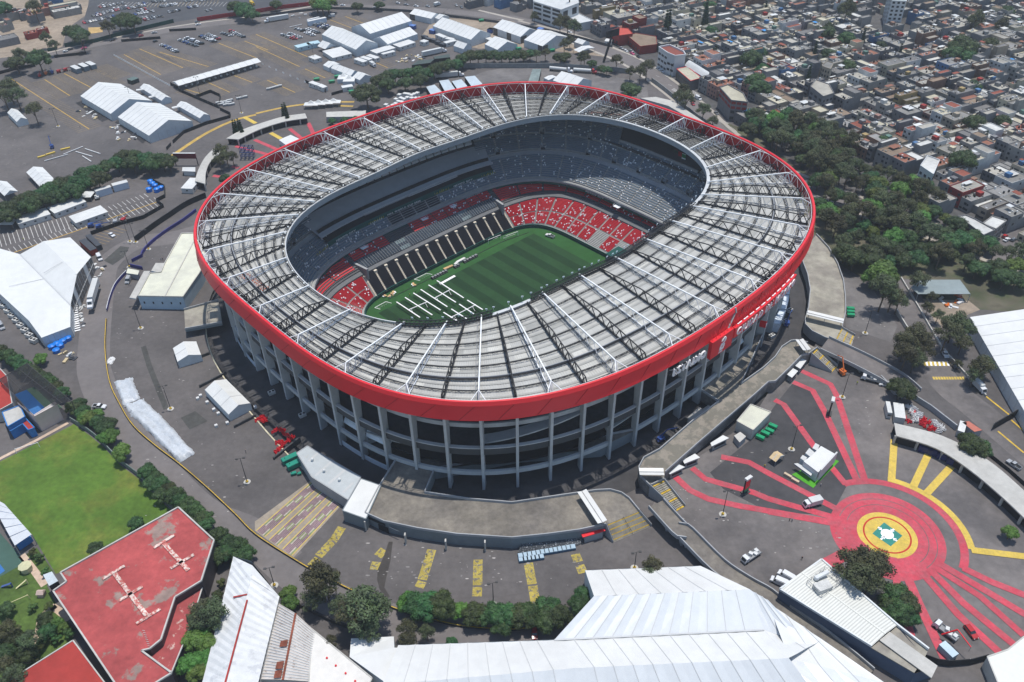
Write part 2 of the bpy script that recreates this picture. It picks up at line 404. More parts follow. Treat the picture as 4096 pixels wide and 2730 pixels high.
L0 = (61.0, 46.6, 5.5, -9.6, 46, 30); L1 = (80.5, 54.5, 4.7, -1.5, 46, 33)
L1b = (82.6, 56.6, 4.5, .6, 47, 34); L2m = (93, 68, 3.8, 5.6, 48, 36)
L2 = (83.5, 67.5, 3.6, 7.0, 48, 36); L3 = (97, 78.5, 3.2, 16.0, 50, 40); L3b = (99.5, 80.5, 3.2, 17.2, 50, 40); L4 = (118.5, 109.5, 2.75, 34.0, 60, 52)
def P(LA, LB, t, f, dz=0):
 p, q = LV(LA, t), LV(LB, t); return W(p[0]+(q[0]-p[0])*f, p[1]+(q[1]-p[1])*f, p[2]+(q[2]-p[2])*f+dz)
def frange(a, b_, n): return [a+(b_-a)*i/n for i in range(n+1)]
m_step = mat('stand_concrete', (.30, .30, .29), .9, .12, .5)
m_seatred = mat('seat_red', (.50, .020, .028), .45, .08, 2); m_seatdk = mat('seat_charcoal', (.022, .022, .027), .5, .15, 2)
m_seatgrey = mat('seat_slate', (.12, .155, .19), .5, .12, 1); m_seatwh = mat('seat_cover_white', (.85, .87, .9), .5, .02, 2); m_seatpale = mat('seat_pale_grey', (.58, .60, .60), .6, .08, 1)
m_green = mat('board_green', (.010, .075, .065), .5, .1, 1); m_wallw = mat('aisle_cream', (.62, .56, .46), .8, .12, 2)
def treads(name, LA, LB, rows, ts, m, parent, cond=None):
 b = MB(); rr = []
 for i in range(rows):
  rr.append([P(LA, LB, t, i/rows, (P(LA, LB, t, (i+1)/rows)-P(LA, LB, t, i/rows)).z) for t in ts]); rr.append([P(LA, LB, t, (i+1)/rows, 0) for t in ts])
 rr.insert(0, [P(LA, LB, t, 0) for t in ts]); b.grid(rr); return b.build(name, m, parent)
def seats(name, LA, LB, rows, t0, t1, m, parent, r0=0, r1=None, gap=.5, hgt=.72, dep=.42, sub=3, label=None, skip=None):
 b = MB(); r1 = rows if r1 is None else r1
 for i in range(r0, r1):
  f0, f1 = (i+.42)/rows, (i+.42+dep)/rows; dz0 = P(LA, LB, t0, (i+1)/rows).z-P(LA, LB, t0, f0).z
  A, B = P(LA, LB, t0, f0), P(LA, LB, t1, f0); w_ = (B-A).length; e = gap/w_*(t1-t0) if w_ > 1 else 0
  ts = frange(t0+e, t1-e, sub)
  p = [P(LA, LB, t, f0) for t in ts]; q = [P(LA, LB, t, f1) for t in ts]; zz = P(LA, LB, t0, (i+1)/rows).z
  r_ = [[Vector((x.x, x.y, zz)) for x in p], [Vector((x.x, x.y, zz+hgt*.6)) for x in p], [Vector((x.x, x.y, zz+hgt)) for x in q], [Vector((x.x, x.y, zz)) for x in q]]
  b.grid(r_)
  for k in (0, -1): b.poly([r_[j][k] for j in range(4)])
 o = b.build(name, m, parent)
 if label: o['label'] = label
 return o
def covers(b, LA, LB, rows, t0, t1, n, rnd, r0=0, r1=None, sz=.5):
 r1 = rows if r1 is None else r1
 for _ in range(int(n*.45)):
  i = rnd.randrange(r0, r1); t = rnd.uniform(t0, t1); f = (i+.5)/rows; p = P(LA, LB, t, f); p.z = P(LA, LB, t, (i+1)/rows).z+.25
  for q in range(rnd.choice((1, 1, 1, 2))): b.box((p.x+q*.8, p.y+q*.6, p.z), (sz, sz, .6), rnd.random()*3)
lower = MB(); T12 = frange(0, 12, 240)
wl = MB(); wl.grid([[P(L0, L0, t, 0, -1.6) for t in T12], [P(L0, L0, t, 0, 1.0) for t in T12], [W(*LV((61.4, 47, 5.5, -8.6, 46, 30), t)) for t in T12]])
wl.build('pitch_wall', m_green, stad)
low = treads('lower_stand', L0, L1, 24, T12, m_step, stad)
rnd = random.Random(11)
cov = MB()
def qrange(t0, t1, n): return [(t0+(t1-t0)*i/n, t0+(t1-t0)*(i+1)/n) for i in range(n)]
for t0, t1 in qrange(2.02, 3.98, 14)+qrange(8.02, 9.98, 14): seats('black_seat_block', L0, L1, 24, t0, t1, m_seatdk, low, 1, 24, gap=.6)
for base in (-2, 4):
 for t0, t1 in qrange(base, base+4, 16):
  for r0, r1 in ((2, 12), (13, 24)):
   if base == -2 and r0 == 2 and .05 < (t0+t1)/2 < .2: continue
   if base == -2 and abs((t0+t1)/2+.375) < .1 and r0 == 2: continue
   seats('red_seat_block', L0, L1, 24, t0 % 12 if t0 >= 0 else t0+12, t1 % 12 if t0 >= 0 else t1+12, m_seatred, low, r0, r1, gap=.5)
   covers(cov, L0, L1, 24, (t0+.01) % 12, (t0+.01) % 12+(t1-t0)*.9, 24 if base < 0 else 12, rnd, r0, r1)
cov.build('seat_cover', m_seatwh, low)['kind'] = 'stuff'
ai = MB()                                    # cream steps between the black blocks
for t0, t1 in qrange(2.02, 3.98, 14)+[(3.98, 3.99)]:
 for i in range(24):
  p = P(L0, L1, t0, i/24); q = P(L0, L1, t0, (i+1)/24); p.z = q.z+.15; ai.bar(p, Vector((q.x, q.y, q.z+.15)), .6 if i % 2 else .9, .4)
 p = P(L0, L1, t0, .93); ai.box(p, (1.6, 1.2, 1.2), TH); ai.build('aisle_step', m_wallw, low); ai = MB()
tm = MB(); p = LV(L0, 11.62); 
tm.box(W(63.5, -13.0, -11), (10, 8.5, 4.6), TH, 0); tm.box(W(63.3, -13.0, -10.98), (10.4, 6.2, 4.0), TH, 1)
tm.build('players_tunnel', [m_green, m_dark], stad)
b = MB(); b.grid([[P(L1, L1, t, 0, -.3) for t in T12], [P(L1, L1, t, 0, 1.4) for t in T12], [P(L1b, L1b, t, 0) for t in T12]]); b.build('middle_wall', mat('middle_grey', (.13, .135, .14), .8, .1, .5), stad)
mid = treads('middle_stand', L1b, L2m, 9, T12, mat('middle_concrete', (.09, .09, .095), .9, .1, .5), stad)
cov = MB()
for t0, t1 in qrange(-2, 2, 14)+qrange(4, 8, 14):
 seats('red_seat_row', L1b, L2m, 9, t0 % 12 if t0 >= 0 else t0+12, t1 % 12 if t1 > 0 else t1+12, m_seatred, mid, 1, 8, gap=.5); covers(cov, L1b, L2m, 9, t0 % 12, t0 % 12+(t1-t0)*.9, 9, rnd, 1, 6)
for t0, t1 in qrange(2.05, 3.95, 12):
 if 3.22 < (t0+t1)/2 < 3.5: continue
 seats('red_seat_row', L1b, L2m, 9, t0, t1, m_seatred, mid, 4, 9, gap=.35); covers(cov, L1b, L2m, 9, t0, t1, 7, rnd, 4, 8)
cov.build('seat_cover', m_seatwh, mid)['kind'] = 'stuff'
b = MB(); m_gl = mat('club_glass', (.035, .045, .055), .12, .3, .2, spec=.6); m_gl2 = mat('club_glass_pale', (.16, .21, .22), .2, .2, .5)
rnd = random.Random(2)
ts = frange(2.08, 3.92, 60)
for i in range(60):
 for r in range(3):
  f0, f1 = -.02+r*.16, -.02+(r+.94)*.16
  b.poly([P(L1b, L2m, ts[i], f0, .5), P(L1b, L2m, ts[i+1]-.002, f0, .5), P(L1b, L2m, ts[i+1]-.002, f1, .7), P(L1b, L2m, ts[i], f1, .7)], 1 if (i//4 in (3, 10) and r != 1) else 0)
 b.bar(P(L1b, L2m, ts[i], -.05, .9), P(L1b, L2m, ts[i], .46, 1.1), .12, .12, 2)
b.build('club_box_glass', [m_gl, m_gl2, m_grey], stad)
for tt in (2.04, 3.96):
 b = MB(); p0, p1 = P(L0, L1, tt, .75), P(L1b, L2m, tt, .7); b.strip([p0, p1], 1.2, -3, 6.2); b.build('stair_tower', m_conc, stad)
ROWS1 = 12; ROWS2 = 26
up = treads('upper_stand', L2, L3, ROWS1, T12, m_step, stad)
b = MB(); b.grid([[P(L3, L3, t, 0) for t in T12], [P(L3b, L3b, t, 0, 0) for t in T12]]); b.build('upper_walkway', m_conc, stad)
up2 = treads('top_stand', L3b, L4, ROWS2, T12, m_step, stad)
b = MB(); b.grid([[P(L2, L2, t, 0, -2.2) for t in T12], [P(L2, L2, t, 0, .35) for t in T12]], 0)
b.grid([[P((L2[0]-.35, L2[1]-.35)+L2[2:], L2, t, 0, -.6) for t in T12], [P((L2[0]-.35, L2[1]-.35)+L2[2:], L2, t, 0, .55) for t in T12], [P(L2, L2, t, 0, .55) for t in T12]], 1)
b.grid([[P(L2, L2, t, 0, -2.2) for t in T12], [P(L2m, L2m, t, 0, 2.0) for t in T12]], 2)
b.build('upper_parapet', [m_green, m_conc, m_dark], stad)
cov = MB(); cov2 = MB()
for base, n in ((-2.0, 20), (4.0, 20)):
 for t0, t1 in qrange(base, base+4, n):
  tt = (t0+t1)/2; mseat = m_seatgrey
  a0, a1 = (t0, t1) if t0 >= 0 else (t0+12, t1+12)
  seats('grey_seat_block', L2, L3, ROWS1, a0, a1, mseat, up, 1, ROWS1, gap=.45); covers(cov, L2, L3, ROWS1, a0, a1, 20, rnd, 1, ROWS1)
  hole = base < 0 and -.55 < tt < .62
  seats('grey_seat_block', L3b, L4, ROWS2, a0, a1, mseat, up2, 1, 9 if not hole else 9, gap=.5); 
  seats('grey_seat_block', L3b, L4, ROWS2, a0, a1, mseat, up2, 10, 13 if hole else 20, gap=.5)
  covers(cov2, L3b, L4, ROWS2, a0, a1, 34, rnd, 1, 13 if hole else 20)
for t0, t1 in qrange(2, 4, 12)+qrange(8, 10, 12):
 seats('grey_seat_block', L2, L3, ROWS1, t0, t1, m_seatgrey if abs((t0+t1)/2-3.05) > .3 else m_seatdk, up, 1, 6, gap=.45)
 if abs((t0+t1)/2-3.05) > .3: covers(cov, L2, L3, ROWS1, t0, t1, 16, rnd, 1, 6)
cov.build('seat_cover', m_seatwh, up)['kind'] = 'stuff'; cov2.build('seat_cover', m_seatwh, up2)['kind'] = 'stuff'
b = MB(); ts = frange(1.92, 4.08, 90); XL = (L3[0]-4, L3[1]-3.2, L3[2], 10.9, 50, 40)
for lo_, hi_ in ((1.92, 4.08), (7.92, 10.08)):
 ts = frange(lo_, hi_, 90)
 b.grid([[P(L2, L3, t, .44, .9) for t in ts], [P(L2, L3, t, .47, 2.5) for t in ts], [P(L2, L3, t, .50, 2.5) for t in ts]], 0)
 b.grid([[P(L2, L3, t, .50, 2.5) for t in ts], [P(L2, L3, t, .9, 1.0) for t in ts], [P(L2, L3, t, 1.0, 3) for t in ts]], 1)
b.build('balcony_banner', [m_green, m_dark], stad)
b = MB()
for lo_, hi_ in ((1.95, 4.05), (7.95, 10.05)):
 ts = frange(lo_, hi_, 56)
 for i in range(56):
  b.strip([P(L2, L3, ts[i], .5), P(L2, L3, ts[i], .97)], .5, 9.5, 4.5)
b.build('box_partition', m_grey, stad)
m_can = mat('canopy_grey', (.36, .38, .40), .5, .06, .3)
b = MB()
for lo_, hi_ in ((1.9, 4.1), (7.9, 10.1)):
 ts = frange(lo_, hi_, 90)
 b.grid([[P(L2, L3, t, .74, 2.0) for t in ts], [P(L2, L3, t, .74, 2.6) for t in ts], [P(L3b, L4, t, .06, 1.2) for t in ts], [P(L3b, L4, t, .27, .5) for t in ts]])
b.build('box_canopy', m_can, stad)
b = MB(); ts = frange(2.35, 3.55, 150)
for t in ts: b.bar(P(L2, L3, t, .66, 2.9), P(L2, L3, t, .76, 2.8), .1, .1)
b.bar(P(L2, L3, 2.35, .66, 2.9), P(L2, L3, 3.0, .66, 2.9), .2); 
b.build('canopy_louvre', m_white, stad)
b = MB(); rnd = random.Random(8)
for lo_, hi_ in ((1.98, 4.02), (7.98, 10.02)): ts = frange(lo_, hi_, 60); b.grid([[P(L3b, L4, t, .26, .9) for t in ts], [P(L3b, L4, t, .99, .9) for t in ts]])  # dark underlay laid over the treads to set off the pale blocks
b.build('dark_underlay', mat('underlay_dark', (.03, .033, .037), .8, .15, .5), stad); b = MB()
for lo_, hi_ in ((2.0, 4.0), (8, 10)):
 for r0, hh in ((8, 0), (10.6, 0), (13.6, 0), (18, 0)):
  for t0, t1 in qrange(lo_, hi_, 22):
   if r0 == 18 and rnd.random() < .6: continue
   o_ = (int(r0) % 2)*.02; e = (t1-t0)*.07; q0, q1 = t0+e+o_, t1-e+o_
   fa, fb = r0/ROWS2, (r0+1.9)/ROWS2
   b.hexa([P(L3b, L4, q0, fa, .5), P(L3b, L4, q1, fa, .5), P(L3b, L4, q1, fb, .5), P(L3b, L4, q0, fb, .5), P(L3b, L4, q0, fa, 1.9), P(L3b, L4, q1, fa, 1.9), P(L3b, L4, q1, fb, 1.7), P(L3b, L4, q0, fb, 1.7)]); b.build('covered_seat_block', m_seatpale, stad); b = MB()
for t in [x for x in frange(10.15, 13.8, 9)]+frange(4.3, 7.7, 7):
 for LA, LB, f, sz in ((L3b, L4, .02, 2.2), (L3b, L4, .36, 2.6)):
  if f > .3 and 11.6 < t < 12.7: continue
  b = MB(); p, q = P(LA, LB, t % 12, f), P(LA, LB, t % 12, f+.09); d = (q-p); d.z = 0; d.normalize(); s_ = d.cross(Vector((0, 0, 1)))
  for k in (-1, 1): b.strip([p+s_*k*1.5, q+s_*k*1.5], .35, p.z+.2, sz+.3)
  b.strip([q-s_*1.6, q+s_*1.6], .4, p.z+.2, sz+.6); b.box((p.x+d.x*1.2, p.y+d.y*1.2, p.z+.1), (2.4, 2.4, .9), atan2(d.y, d.x), 1)
  b.build('vomitory', [m_conc, m_dark], stad)
b = MB()
for t0, t1 in qrange(11.48, 12.6, 12):
 a0, a1 = t0 % 12 if t0 < 12 else t0-12, (t1-.0001) % 12 if t1 <= 12.0001 else t1-12
 if t1 <= 12.0001 and t1 > 11.99: a1 = 11.9999
 b.hexa([P(L3b, L4, a0, .50, .1), P(L3b, L4, a1, .50, .1), P(L3b, L4, a1, .98, .1), P(L3b, L4, a0, .98, .1), P(L3b, L4, a0, .50, 1.3), P(L3b, L4, a1, .50, 1.3), P(L3b, L4, a1, .98, 5.2), P(L3b, L4, a0, .98, 5.2)], 0)
 b.bar(P(L3b, L4, a0, .49, 1.2), P(L3b, L4, a1, .49, 1.2), .6, 1.4, 1)
b.build('scoreboard_recess', [m_black, m_conc], stad)
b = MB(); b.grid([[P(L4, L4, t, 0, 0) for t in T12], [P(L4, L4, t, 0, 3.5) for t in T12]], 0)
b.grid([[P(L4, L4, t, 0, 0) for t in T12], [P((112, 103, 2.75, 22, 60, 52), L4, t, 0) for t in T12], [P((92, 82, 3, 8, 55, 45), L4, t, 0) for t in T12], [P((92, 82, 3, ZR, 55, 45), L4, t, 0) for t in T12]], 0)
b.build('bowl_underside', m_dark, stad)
m_col = mat('column_concrete', (.42, .44, .45), .8, .08, .5)
GATES = {}
for k in range(NST):
 a = STN[k]; n_ = outn(a); t_ = n_.cross(Vector((0, 0, 1))); b = MB()
 def fr(o_, z, s_=0): p = rim(a, o_, z); return p+t_*s_
 hw = .5; pr = ((-4.4, ZR), (-4.3, 20), (-4.0, 33), (-2.6, 37.2), (-2.2, 38.3)); bk = ((-7.6, ZR), (-7.8, 20), (-8.6, 33), (-9.5, 37.2), (-9.5, 38.3))
 for (o0, z0), (o1, z1), (p0, y0), (p1, y1) in zip(pr, pr[1:], bk, bk[1:]):
  b.hexa([fr(p0, y0, -hw), fr(o0, z0, -hw), fr(o0, z0, hw), fr(p0, y0, hw), fr(p1, y1, -hw), fr(o1, z1, -hw), fr(o1, z1, hw), fr(p1, y1, hw)])
 b.build('column', m_col, stad)
 b = MB(); am = ang_at(S88+PER*(k+.5)/NST)
 for o0, zc, r_ in ((-.6, 36.6, 1.5),):
  c0 = rim(am, -1.2, 36.9); nn = outn(am); tt_ = nn.cross(Vector((0, 0, 1)))
  pts = [(-2.6, 1.4), (-2.6, -.2), (-1.9, -1.2), (-.6, -1.6), (.6, -1.6), (1.9, -1.2), (2.6, -.2), (2.6, 1.4)]
  A = [c0+tt_*x+Vector((0, 0, z)) for x, z in pts]; B = [p-nn*3.2 for p in A]; b.grid([A, B], None, True); b.poly(A)
 b.build('bracket', m_col, stad)
def ringbox(name, a0, a1, o0, o1, z0, z1, m, n=None, parent=stad, slope=0):
 b = MB(); n = n or max(2, int((a1-a0)/radians(1.2))); aa = frange(a0, a1, n); z = lambda i: slope*i/n
 b.grid([[rim(a, o1, z0+z(i)) for i, a in enumerate(aa)], [rim(a, o1, z1+z(i)) for i, a in enumerate(aa)], [rim(a, o0, z1+z(i)) for i, a in enumerate(aa)], [rim(a, o0, z0+z(i)) for i, a in enumerate(aa)], [rim(a, o1, z0+z(i)) for i, a in enumerate(aa)]])
 for i in (0, -1): b.poly([rim(aa[i], o_, z_+(slope if i else 0)) for o_, z_ in ((o0, z0), (o1, z0), (o1, z1), (o0, z1))])
 return b.build(name, m, parent)
for k in range(NST):
 a0, a1 = STN[k], STN[(k+1) % NST]; a1 = a1 if a1 > a0 else a1+2*pi
 dmid = math.degrees((a0+a1)/2) % 360
 if not (246 < dmid < 253 or 288 < dmid < 299): ringbox('beam', a0, a1, -6.2, -5.2, 5.2, 7.0, m_col, 3)
ringbox('ramp_parapet', 0, 2*pi, -6.4, -5.5, 15.0, 18.0, mat('dark_parapet', (.05, .055, .06), .7, .1, .5), 240)
ringbox('parapet_coping', 0, 2*pi, -6.6, -5.3, 18.0, 18.4, m_col, 240)
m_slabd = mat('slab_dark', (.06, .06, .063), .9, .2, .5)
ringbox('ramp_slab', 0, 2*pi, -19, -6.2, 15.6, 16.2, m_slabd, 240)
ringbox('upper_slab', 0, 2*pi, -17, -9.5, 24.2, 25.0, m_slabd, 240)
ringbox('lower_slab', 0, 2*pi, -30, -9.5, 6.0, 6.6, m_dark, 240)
ringbox('upper_beam', 0, 2*pi, -9.7, -9.0, 24.6, 26.4, m_col, 240)
for k in range(16):
 a0 = STN[(k*4) % NST]; ringbox('access_ramp', a0, a0+radians(17), -12.5, -8.2, 9 if k % 2 else 17.5, 9.6 if k % 2 else 18.1, m_col, 14, slope=6)
m_wrap = mat('white_wrap', (.62, .68, .74), .35, .08, .8, bump=.3)
for k in range(NST):
 a0, a1 = STN[k], STN[(k+1) % NST]; a1 = a1 if a1 > a0 else a1+2*pi; d = math.degrees((a0+a1)/2) % 360
 if 278 < d < 352 or 150 < d < 166 or 196 < d < 205:
  if 299 > d > 288: continue
  s0, s1 = arc_of(a0)+.7, arc_of(a0)+PER/NST-.7
  x0, x1 = ang_at(s0), ang_at(s1)
  if x1 < x0: x1 += 2*pi
  ringbox('wrapped_volume', x0, x1, -5.1, -2.2 if d > 270 else -5.0, ZR, 3.2 if d > 270 else 1, m_wrap, 3)
  b = MB(); aa = (x0, x1)
  b.hexa([rim(aa[0], -14, 8), rim(aa[1], -14, 8), rim(aa[1], -7.6, 8), rim(aa[0], -7.6, 8), rim(aa[0], -14, 14.2), rim(aa[1], -14, 14.2), rim(aa[1], -8.2, 9.4), rim(aa[0], -8.2, 9.4)]); b.build('wrapped_volume', m_wrap, stad)
m_letter = mat('white_letter', (.85, .85, .85), .4, .02, 1)
sA = arc_of(radians(-67.2)); sB = arc_of(radians(-61.5)); 
def band_frame(s_mid, off, z, lean=0):
 def f(s):
  a = ang_at(s_mid+s); n_ = outn(a); r_ = Vector((-n_.y, n_.x, 0)); return rim(a, off, z), r_, Vector((0, 0, 1)), n_
 return f
def panel(name, s0, s1, off, z0, z1, th, m, lab=None):
 b = MB(); n = 14; ss = frange(s0, s1, n)
 q = [[rim(ang_at(s), off-th, z0) for s in ss], [rim(ang_at(s), off, z0) for s in ss], [rim(ang_at(s), off, z1) for s in ss], [rim(ang_at(s), off-th, z1) for s in ss], [rim(ang_at(s), off-th, z0) for s in ss]]
 b.grid(q)
 for e in (0, -1): b.poly([q[i][e] for i in range(4)])
 o = b.build(name, m, stad)
 for s in frange(s0+1, s1-1, int((s1-s0)/3)):
  pass
 if lab: o['label'] = lab
 return o
arc = lambda d: arc_of(radians(d % 360))
panel('letter_beam', arc(-105.8), arc(-97.6), 1.4, 33.4, 34.3, 1.2, m_black)
b = MB(); text(b, 'ESTADIO', band_frame((arc(-105.6)+arc(-97.8))/2, 2.6, 33.8), 4.6, bold=.07, shear=.12, gap=.03, hs=.8)
for s in frange(arc(-105.2), arc(-98), 8): p = rim(ang_at(s), 0, 34.2); b.bar(p, rim(ang_at(s), 1.6, 35.6), .18); b.bar(p, rim(ang_at(s+.6), 1.7, 33), .14)
b.build('channel_letters', m_letter, stad)
panel('emblem_panel', arc(-96.4), arc(-90.4), 3.1, 31.0, 38.8, 1.5, m_red)
em = MB(); fe = band_frame((arc(-96.4)+arc(-90.4))/2, 3.15, 31.0); 
o_, r_, u_, n_ = fe(0); o_ = o_+r_*.3
def ribbon(pts, wd):
 for (x0, y0), (x1, y1) in zip(pts, pts[1:]): em.bar(o_+r_*(x0+.22*y0-1)+u_*y0+n_*.12, o_+r_*(x1+.22*y1-1)+u_*y1+n_*.12, .16, wd) if abs(y1-y0) > 9 else em.hexa([o_+r_*(x+.22*y-1)+u_*y+n_*e for e in (.0, .2) for x, y in ((x0-wd/2, y0), (x0+wd/2, y0), (x1+wd/2, y1), (x1-wd/2, y1))])
ribbon([(-.9, 5.6), (-.7, 6.3), (-.1, 6.75)], .95); ribbon([(-.1, 6.2), (-.1, 6.95)], 1.0); ribbon([(-.1, 6.75), (.75, 6.3), (.85, 5.6), (.7, 4.9), (-.2, 4.4)], .95)
ribbon([(-.6, 4.6), (-.75, 4.0), (-.85, 3.2), (-.85, 2.5)], .9); ribbon([(.75, 4.0), (.9, 3.2), (.8, 2.5)], .9); ribbon([(0, 1.75), (0, 2.5)], 2.3); ribbon([(.1, 3.55), (.1, 4.05)], 1.5)
text(em, '2026', lambda s: (o_+r_*(s-.85)+u_*.55, r_, u_, n_), 1.0, bold=.08, shear=.2)
em.build('emblem', m_letter, stad)
panel('name_panel', arc(-90.1), arc(-68.4), 3.3, 33.9, 38.5, 1.3, m_red)
b = MB(); text(b, 'CIUDAD DE MÉXICO', band_frame((arc(-89.6)+arc(-69.3))/2+.3, 3.35, 34.65), 4.2, bold=.03, shear=.16, gap=.07, hs=.93); b.build('name_lettering', m_letter, stad)
b = MB()
for s in frange(arc(-96), arc(-68.8), 26): b.bar(rim(ang_at(s), 1.1, 41.5), rim(ang_at(s), 2.6, 38.7), .15); b.bar(rim(ang_at(s), .0, 38), rim(ang_at(s), 1.0, 38), .15)
for k in range(11):
 s = arc(-89)+3.9*k; b.bar(rim(ang_at(s), 2.5, 38.8), rim(ang_at(s+2.6), 2.5, 38.8), .35, .3, 1)
b.build('panel_stay', [m_red, m_letter], stad)
for k in range(NST):
 d = math.degrees(STN[k]) % 360
 for tgt, num in ((247.5, '8'), (291.5, '7')):
  if abs(d-tgt) < 2.8:
   a = STN[k]; n_ = outn(a); t_ = n_.cross(Vector((0, 0, 1))); b = MB()
   b.hexa([rim(a, o, z)+t_*s for z in (9, 12.4) for o, s in ((-6.9, -.55), (-4.3, -.55), (-4.3, .55), (-6.9, .55))])
   text(b, num, lambda s: (rim(a, -4.28, 9.6), Vector((-n_.y, n_.x, 0)), Vector((0, 0, 1)), n_), 2.2, m=1); b.build('gate_number', [m_red, m_letter], stad)
def inner_text(txt, u, LA, LB, f, dz, size, t=None, d=-.1):
 def fr(s):
  uu = u+s; p = P(LA, LB, 3-uu/48 if abs(uu) < 48 else 2, f, dz); return p+W(0, d, 0)-W(0, 0, 0), (W(1, 0, 0)-W(0, 0, 0)), Vector((0, 0, 1)), (W(0, -1, 0)-W(0, 0, 0))
 b = MB(); text(b, txt, fr, size, bold=.04, hs=1.35); b.build('banner_lettering', m_letter, stad)
inner_text('MEXICO CITY', -41, L2, L3, .44, 1.1, 1.3); inner_text('FIFA WORLD CUP 2026', -5, L2, L3, .44, 1.1, 1.3); inner_text('MEXICO CITY', 33, L2, L3, .44, 1.1, 1.3); inner_text('MEXICO CITY', 36, L2, L2, 0, -1.6, 1.0)
def end_text(txt, t, size):
 def fr(s):
  tt = t-s*2/66.; p = P(L2, L2, tt % 12, 0, -1.5); q = P(L2, L2, (tt-.02) % 12, 0, -1.5); r = (q-p); r.z = 0; r.normalize(); n = r.cross(Vector((0, 0, 1))); return p+n*.15, r, Vector((0, 0, 1)), n
 b = MB(); text(b, txt, fr, size, bold=.04, hs=1.35); b.build('banner_lettering', m_letter, stad)
end_text('MEXICO CITY', .6, 1.2)
b = MB(); rnd = random.Random(4); m_leaf = mat('banner_leaf', (.45, .40, .06), .6, .2, 1)
for u in (-58, -22, 20, 50):
 for s in range(11):
  uu = u+s*.9-5; t = 3-uu/48 if abs(uu) < 48 else 2.0-(abs(uu)-48)/60 if uu > 0 else 4+(abs(uu)-48)/60
  p = P(L2, L3, t % 12, .44, 1.1)+W(0, -.12, 0)-W(0, 0, 0); b.bar(p, p+Vector((rnd.uniform(-.5, .5), rnd.uniform(-.3, .3), rnd.uniform(.7, 1.4))), .3, .12)
b.build('banner_leaf_print', m_leaf, stad)
for k, (u, v, cols) in enumerate(((113, -5.5, ('#1d3b2d', '#7a1220')), (112.4, -8.8, ('#8a1018', '#8a1018')), (112, -11.5, ('#0d6a3c', '#dfe3e6')))):
 b = MB(); c0 = W(u-1.5, v, 27.5); c0 = c0; r_ = (W(0, -1, 0)-W(0, 0, 0)); q = [c0, c0+r_*2.4, c0+r_*2.4+Vector((0, 0, 2.1)), c0+Vector((0, 0, 2.1)), c0+r_*2.4+Vector((0, 0, 4.2)), c0+Vector((0, 0, 4.2))]
 b.poly([q[0], q[1], q[2], q[3]], 0); b.poly([q[3], q[2], q[4], q[5]], 1); b.bar(q[5]+Vector((0, 0, .1)), q[4]+Vector((0, 0, .1)), .15, .15, 0)
 b.bar(q[0], c0+Vector((0, 0, -3)), .2, .2, 1)
 o = b.build('hanging_flag', [mat('flag_%d_a' % k, cols[1], .7, .05, 1), mat('flag_%d_b' % k, cols[0], .7, .05, 1)], None, c0)
 tag(o, ('dark green and maroon cloth flag hanging in the black recess of the upper stand', 'plain red cloth flag hanging in the black recess of the upper stand', 'green and white cloth flag hanging in the black recess of the upper stand')[k], 'flag', 'flags hanging in the upper stand')
for tt, lab in ((3.75, 'leftmost'), (2.95, 'blue and white middle'), (2.55, 'right-hand long-side'), (.15, 'pale green end-stand')):
 p = P(L2, L2, tt, 0, -1.6); q = P(L0, L0, tt, 0, 0); d = (q-p); d.z = 0; d.normalize(); b = MB(); c = p+d*1.2
 b.box((c.x, c.y, c.z), (2.6, 3.6, .25), atan2(d.y, d.x)); s_ = d.cross(Vector((0, 0, 1)))
 for e in (-1, 1): b.bar(c+s_*1.8*e+Vector((0, 0, 1.1)), c+s_*1.8*e+d*1.3+Vector((0, 0, 1.1)), .1); b.bar(c+s_*1.8*e+d*1.3, c+s_*1.8*e+d*1.3+Vector((0, 0, 1.2)), .1)
 b.bar(c+s_*1.8+d*1.3+Vector((0, 0, 1.1)), c-s_*1.8+d*1.3+Vector((0, 0, 1.1)), .1); b.build('camera_platform', m_seatwh, stad)
m_turf = mat('turf_surround', (.024, .090, .022), .95, .12, .3); m_g1 = mat('grass_dark_stripe', (.010, .036, .012), .95, .1, .6); m_g2 = mat('grass_light_stripe', (.017, .055, .018), .95, .1, .6)
ZP = -10.7
o = sheet('pitch_surround', [W(*LV((60.9, 46.5, 5.5, ZP, 46, 30), t)) for t in frange(0, 12, 120)[:-1]], ZP, m_turf, 'bright green artificial turf round the football pitch')
b = MB(); n = 20; U0, V0 = 51.3, 35.8
for i in range(n):
 u0, u1 = -U0+2*U0*i/n, -U0+2*U0*(i+1)/n; b.poly([W(u0, -V0, ZP+.02), W(u1, -V0, ZP+.02), W(u1, V0, ZP+.02), W(u0, V0, ZP+.02)], i % 2)
struct(b.build('football_pitch', [m_g1, m_g2], None, W(0, 0, ZP)), 'mown football pitch with dark and light green cross stripes')
def UV(sx, sy, z=ZP): return GS(sx, sy, z)
K1 = 1200/1345.
def Z1(x, y, z=ZP): return GS(1240+x*K1, 860+y*K1, z)
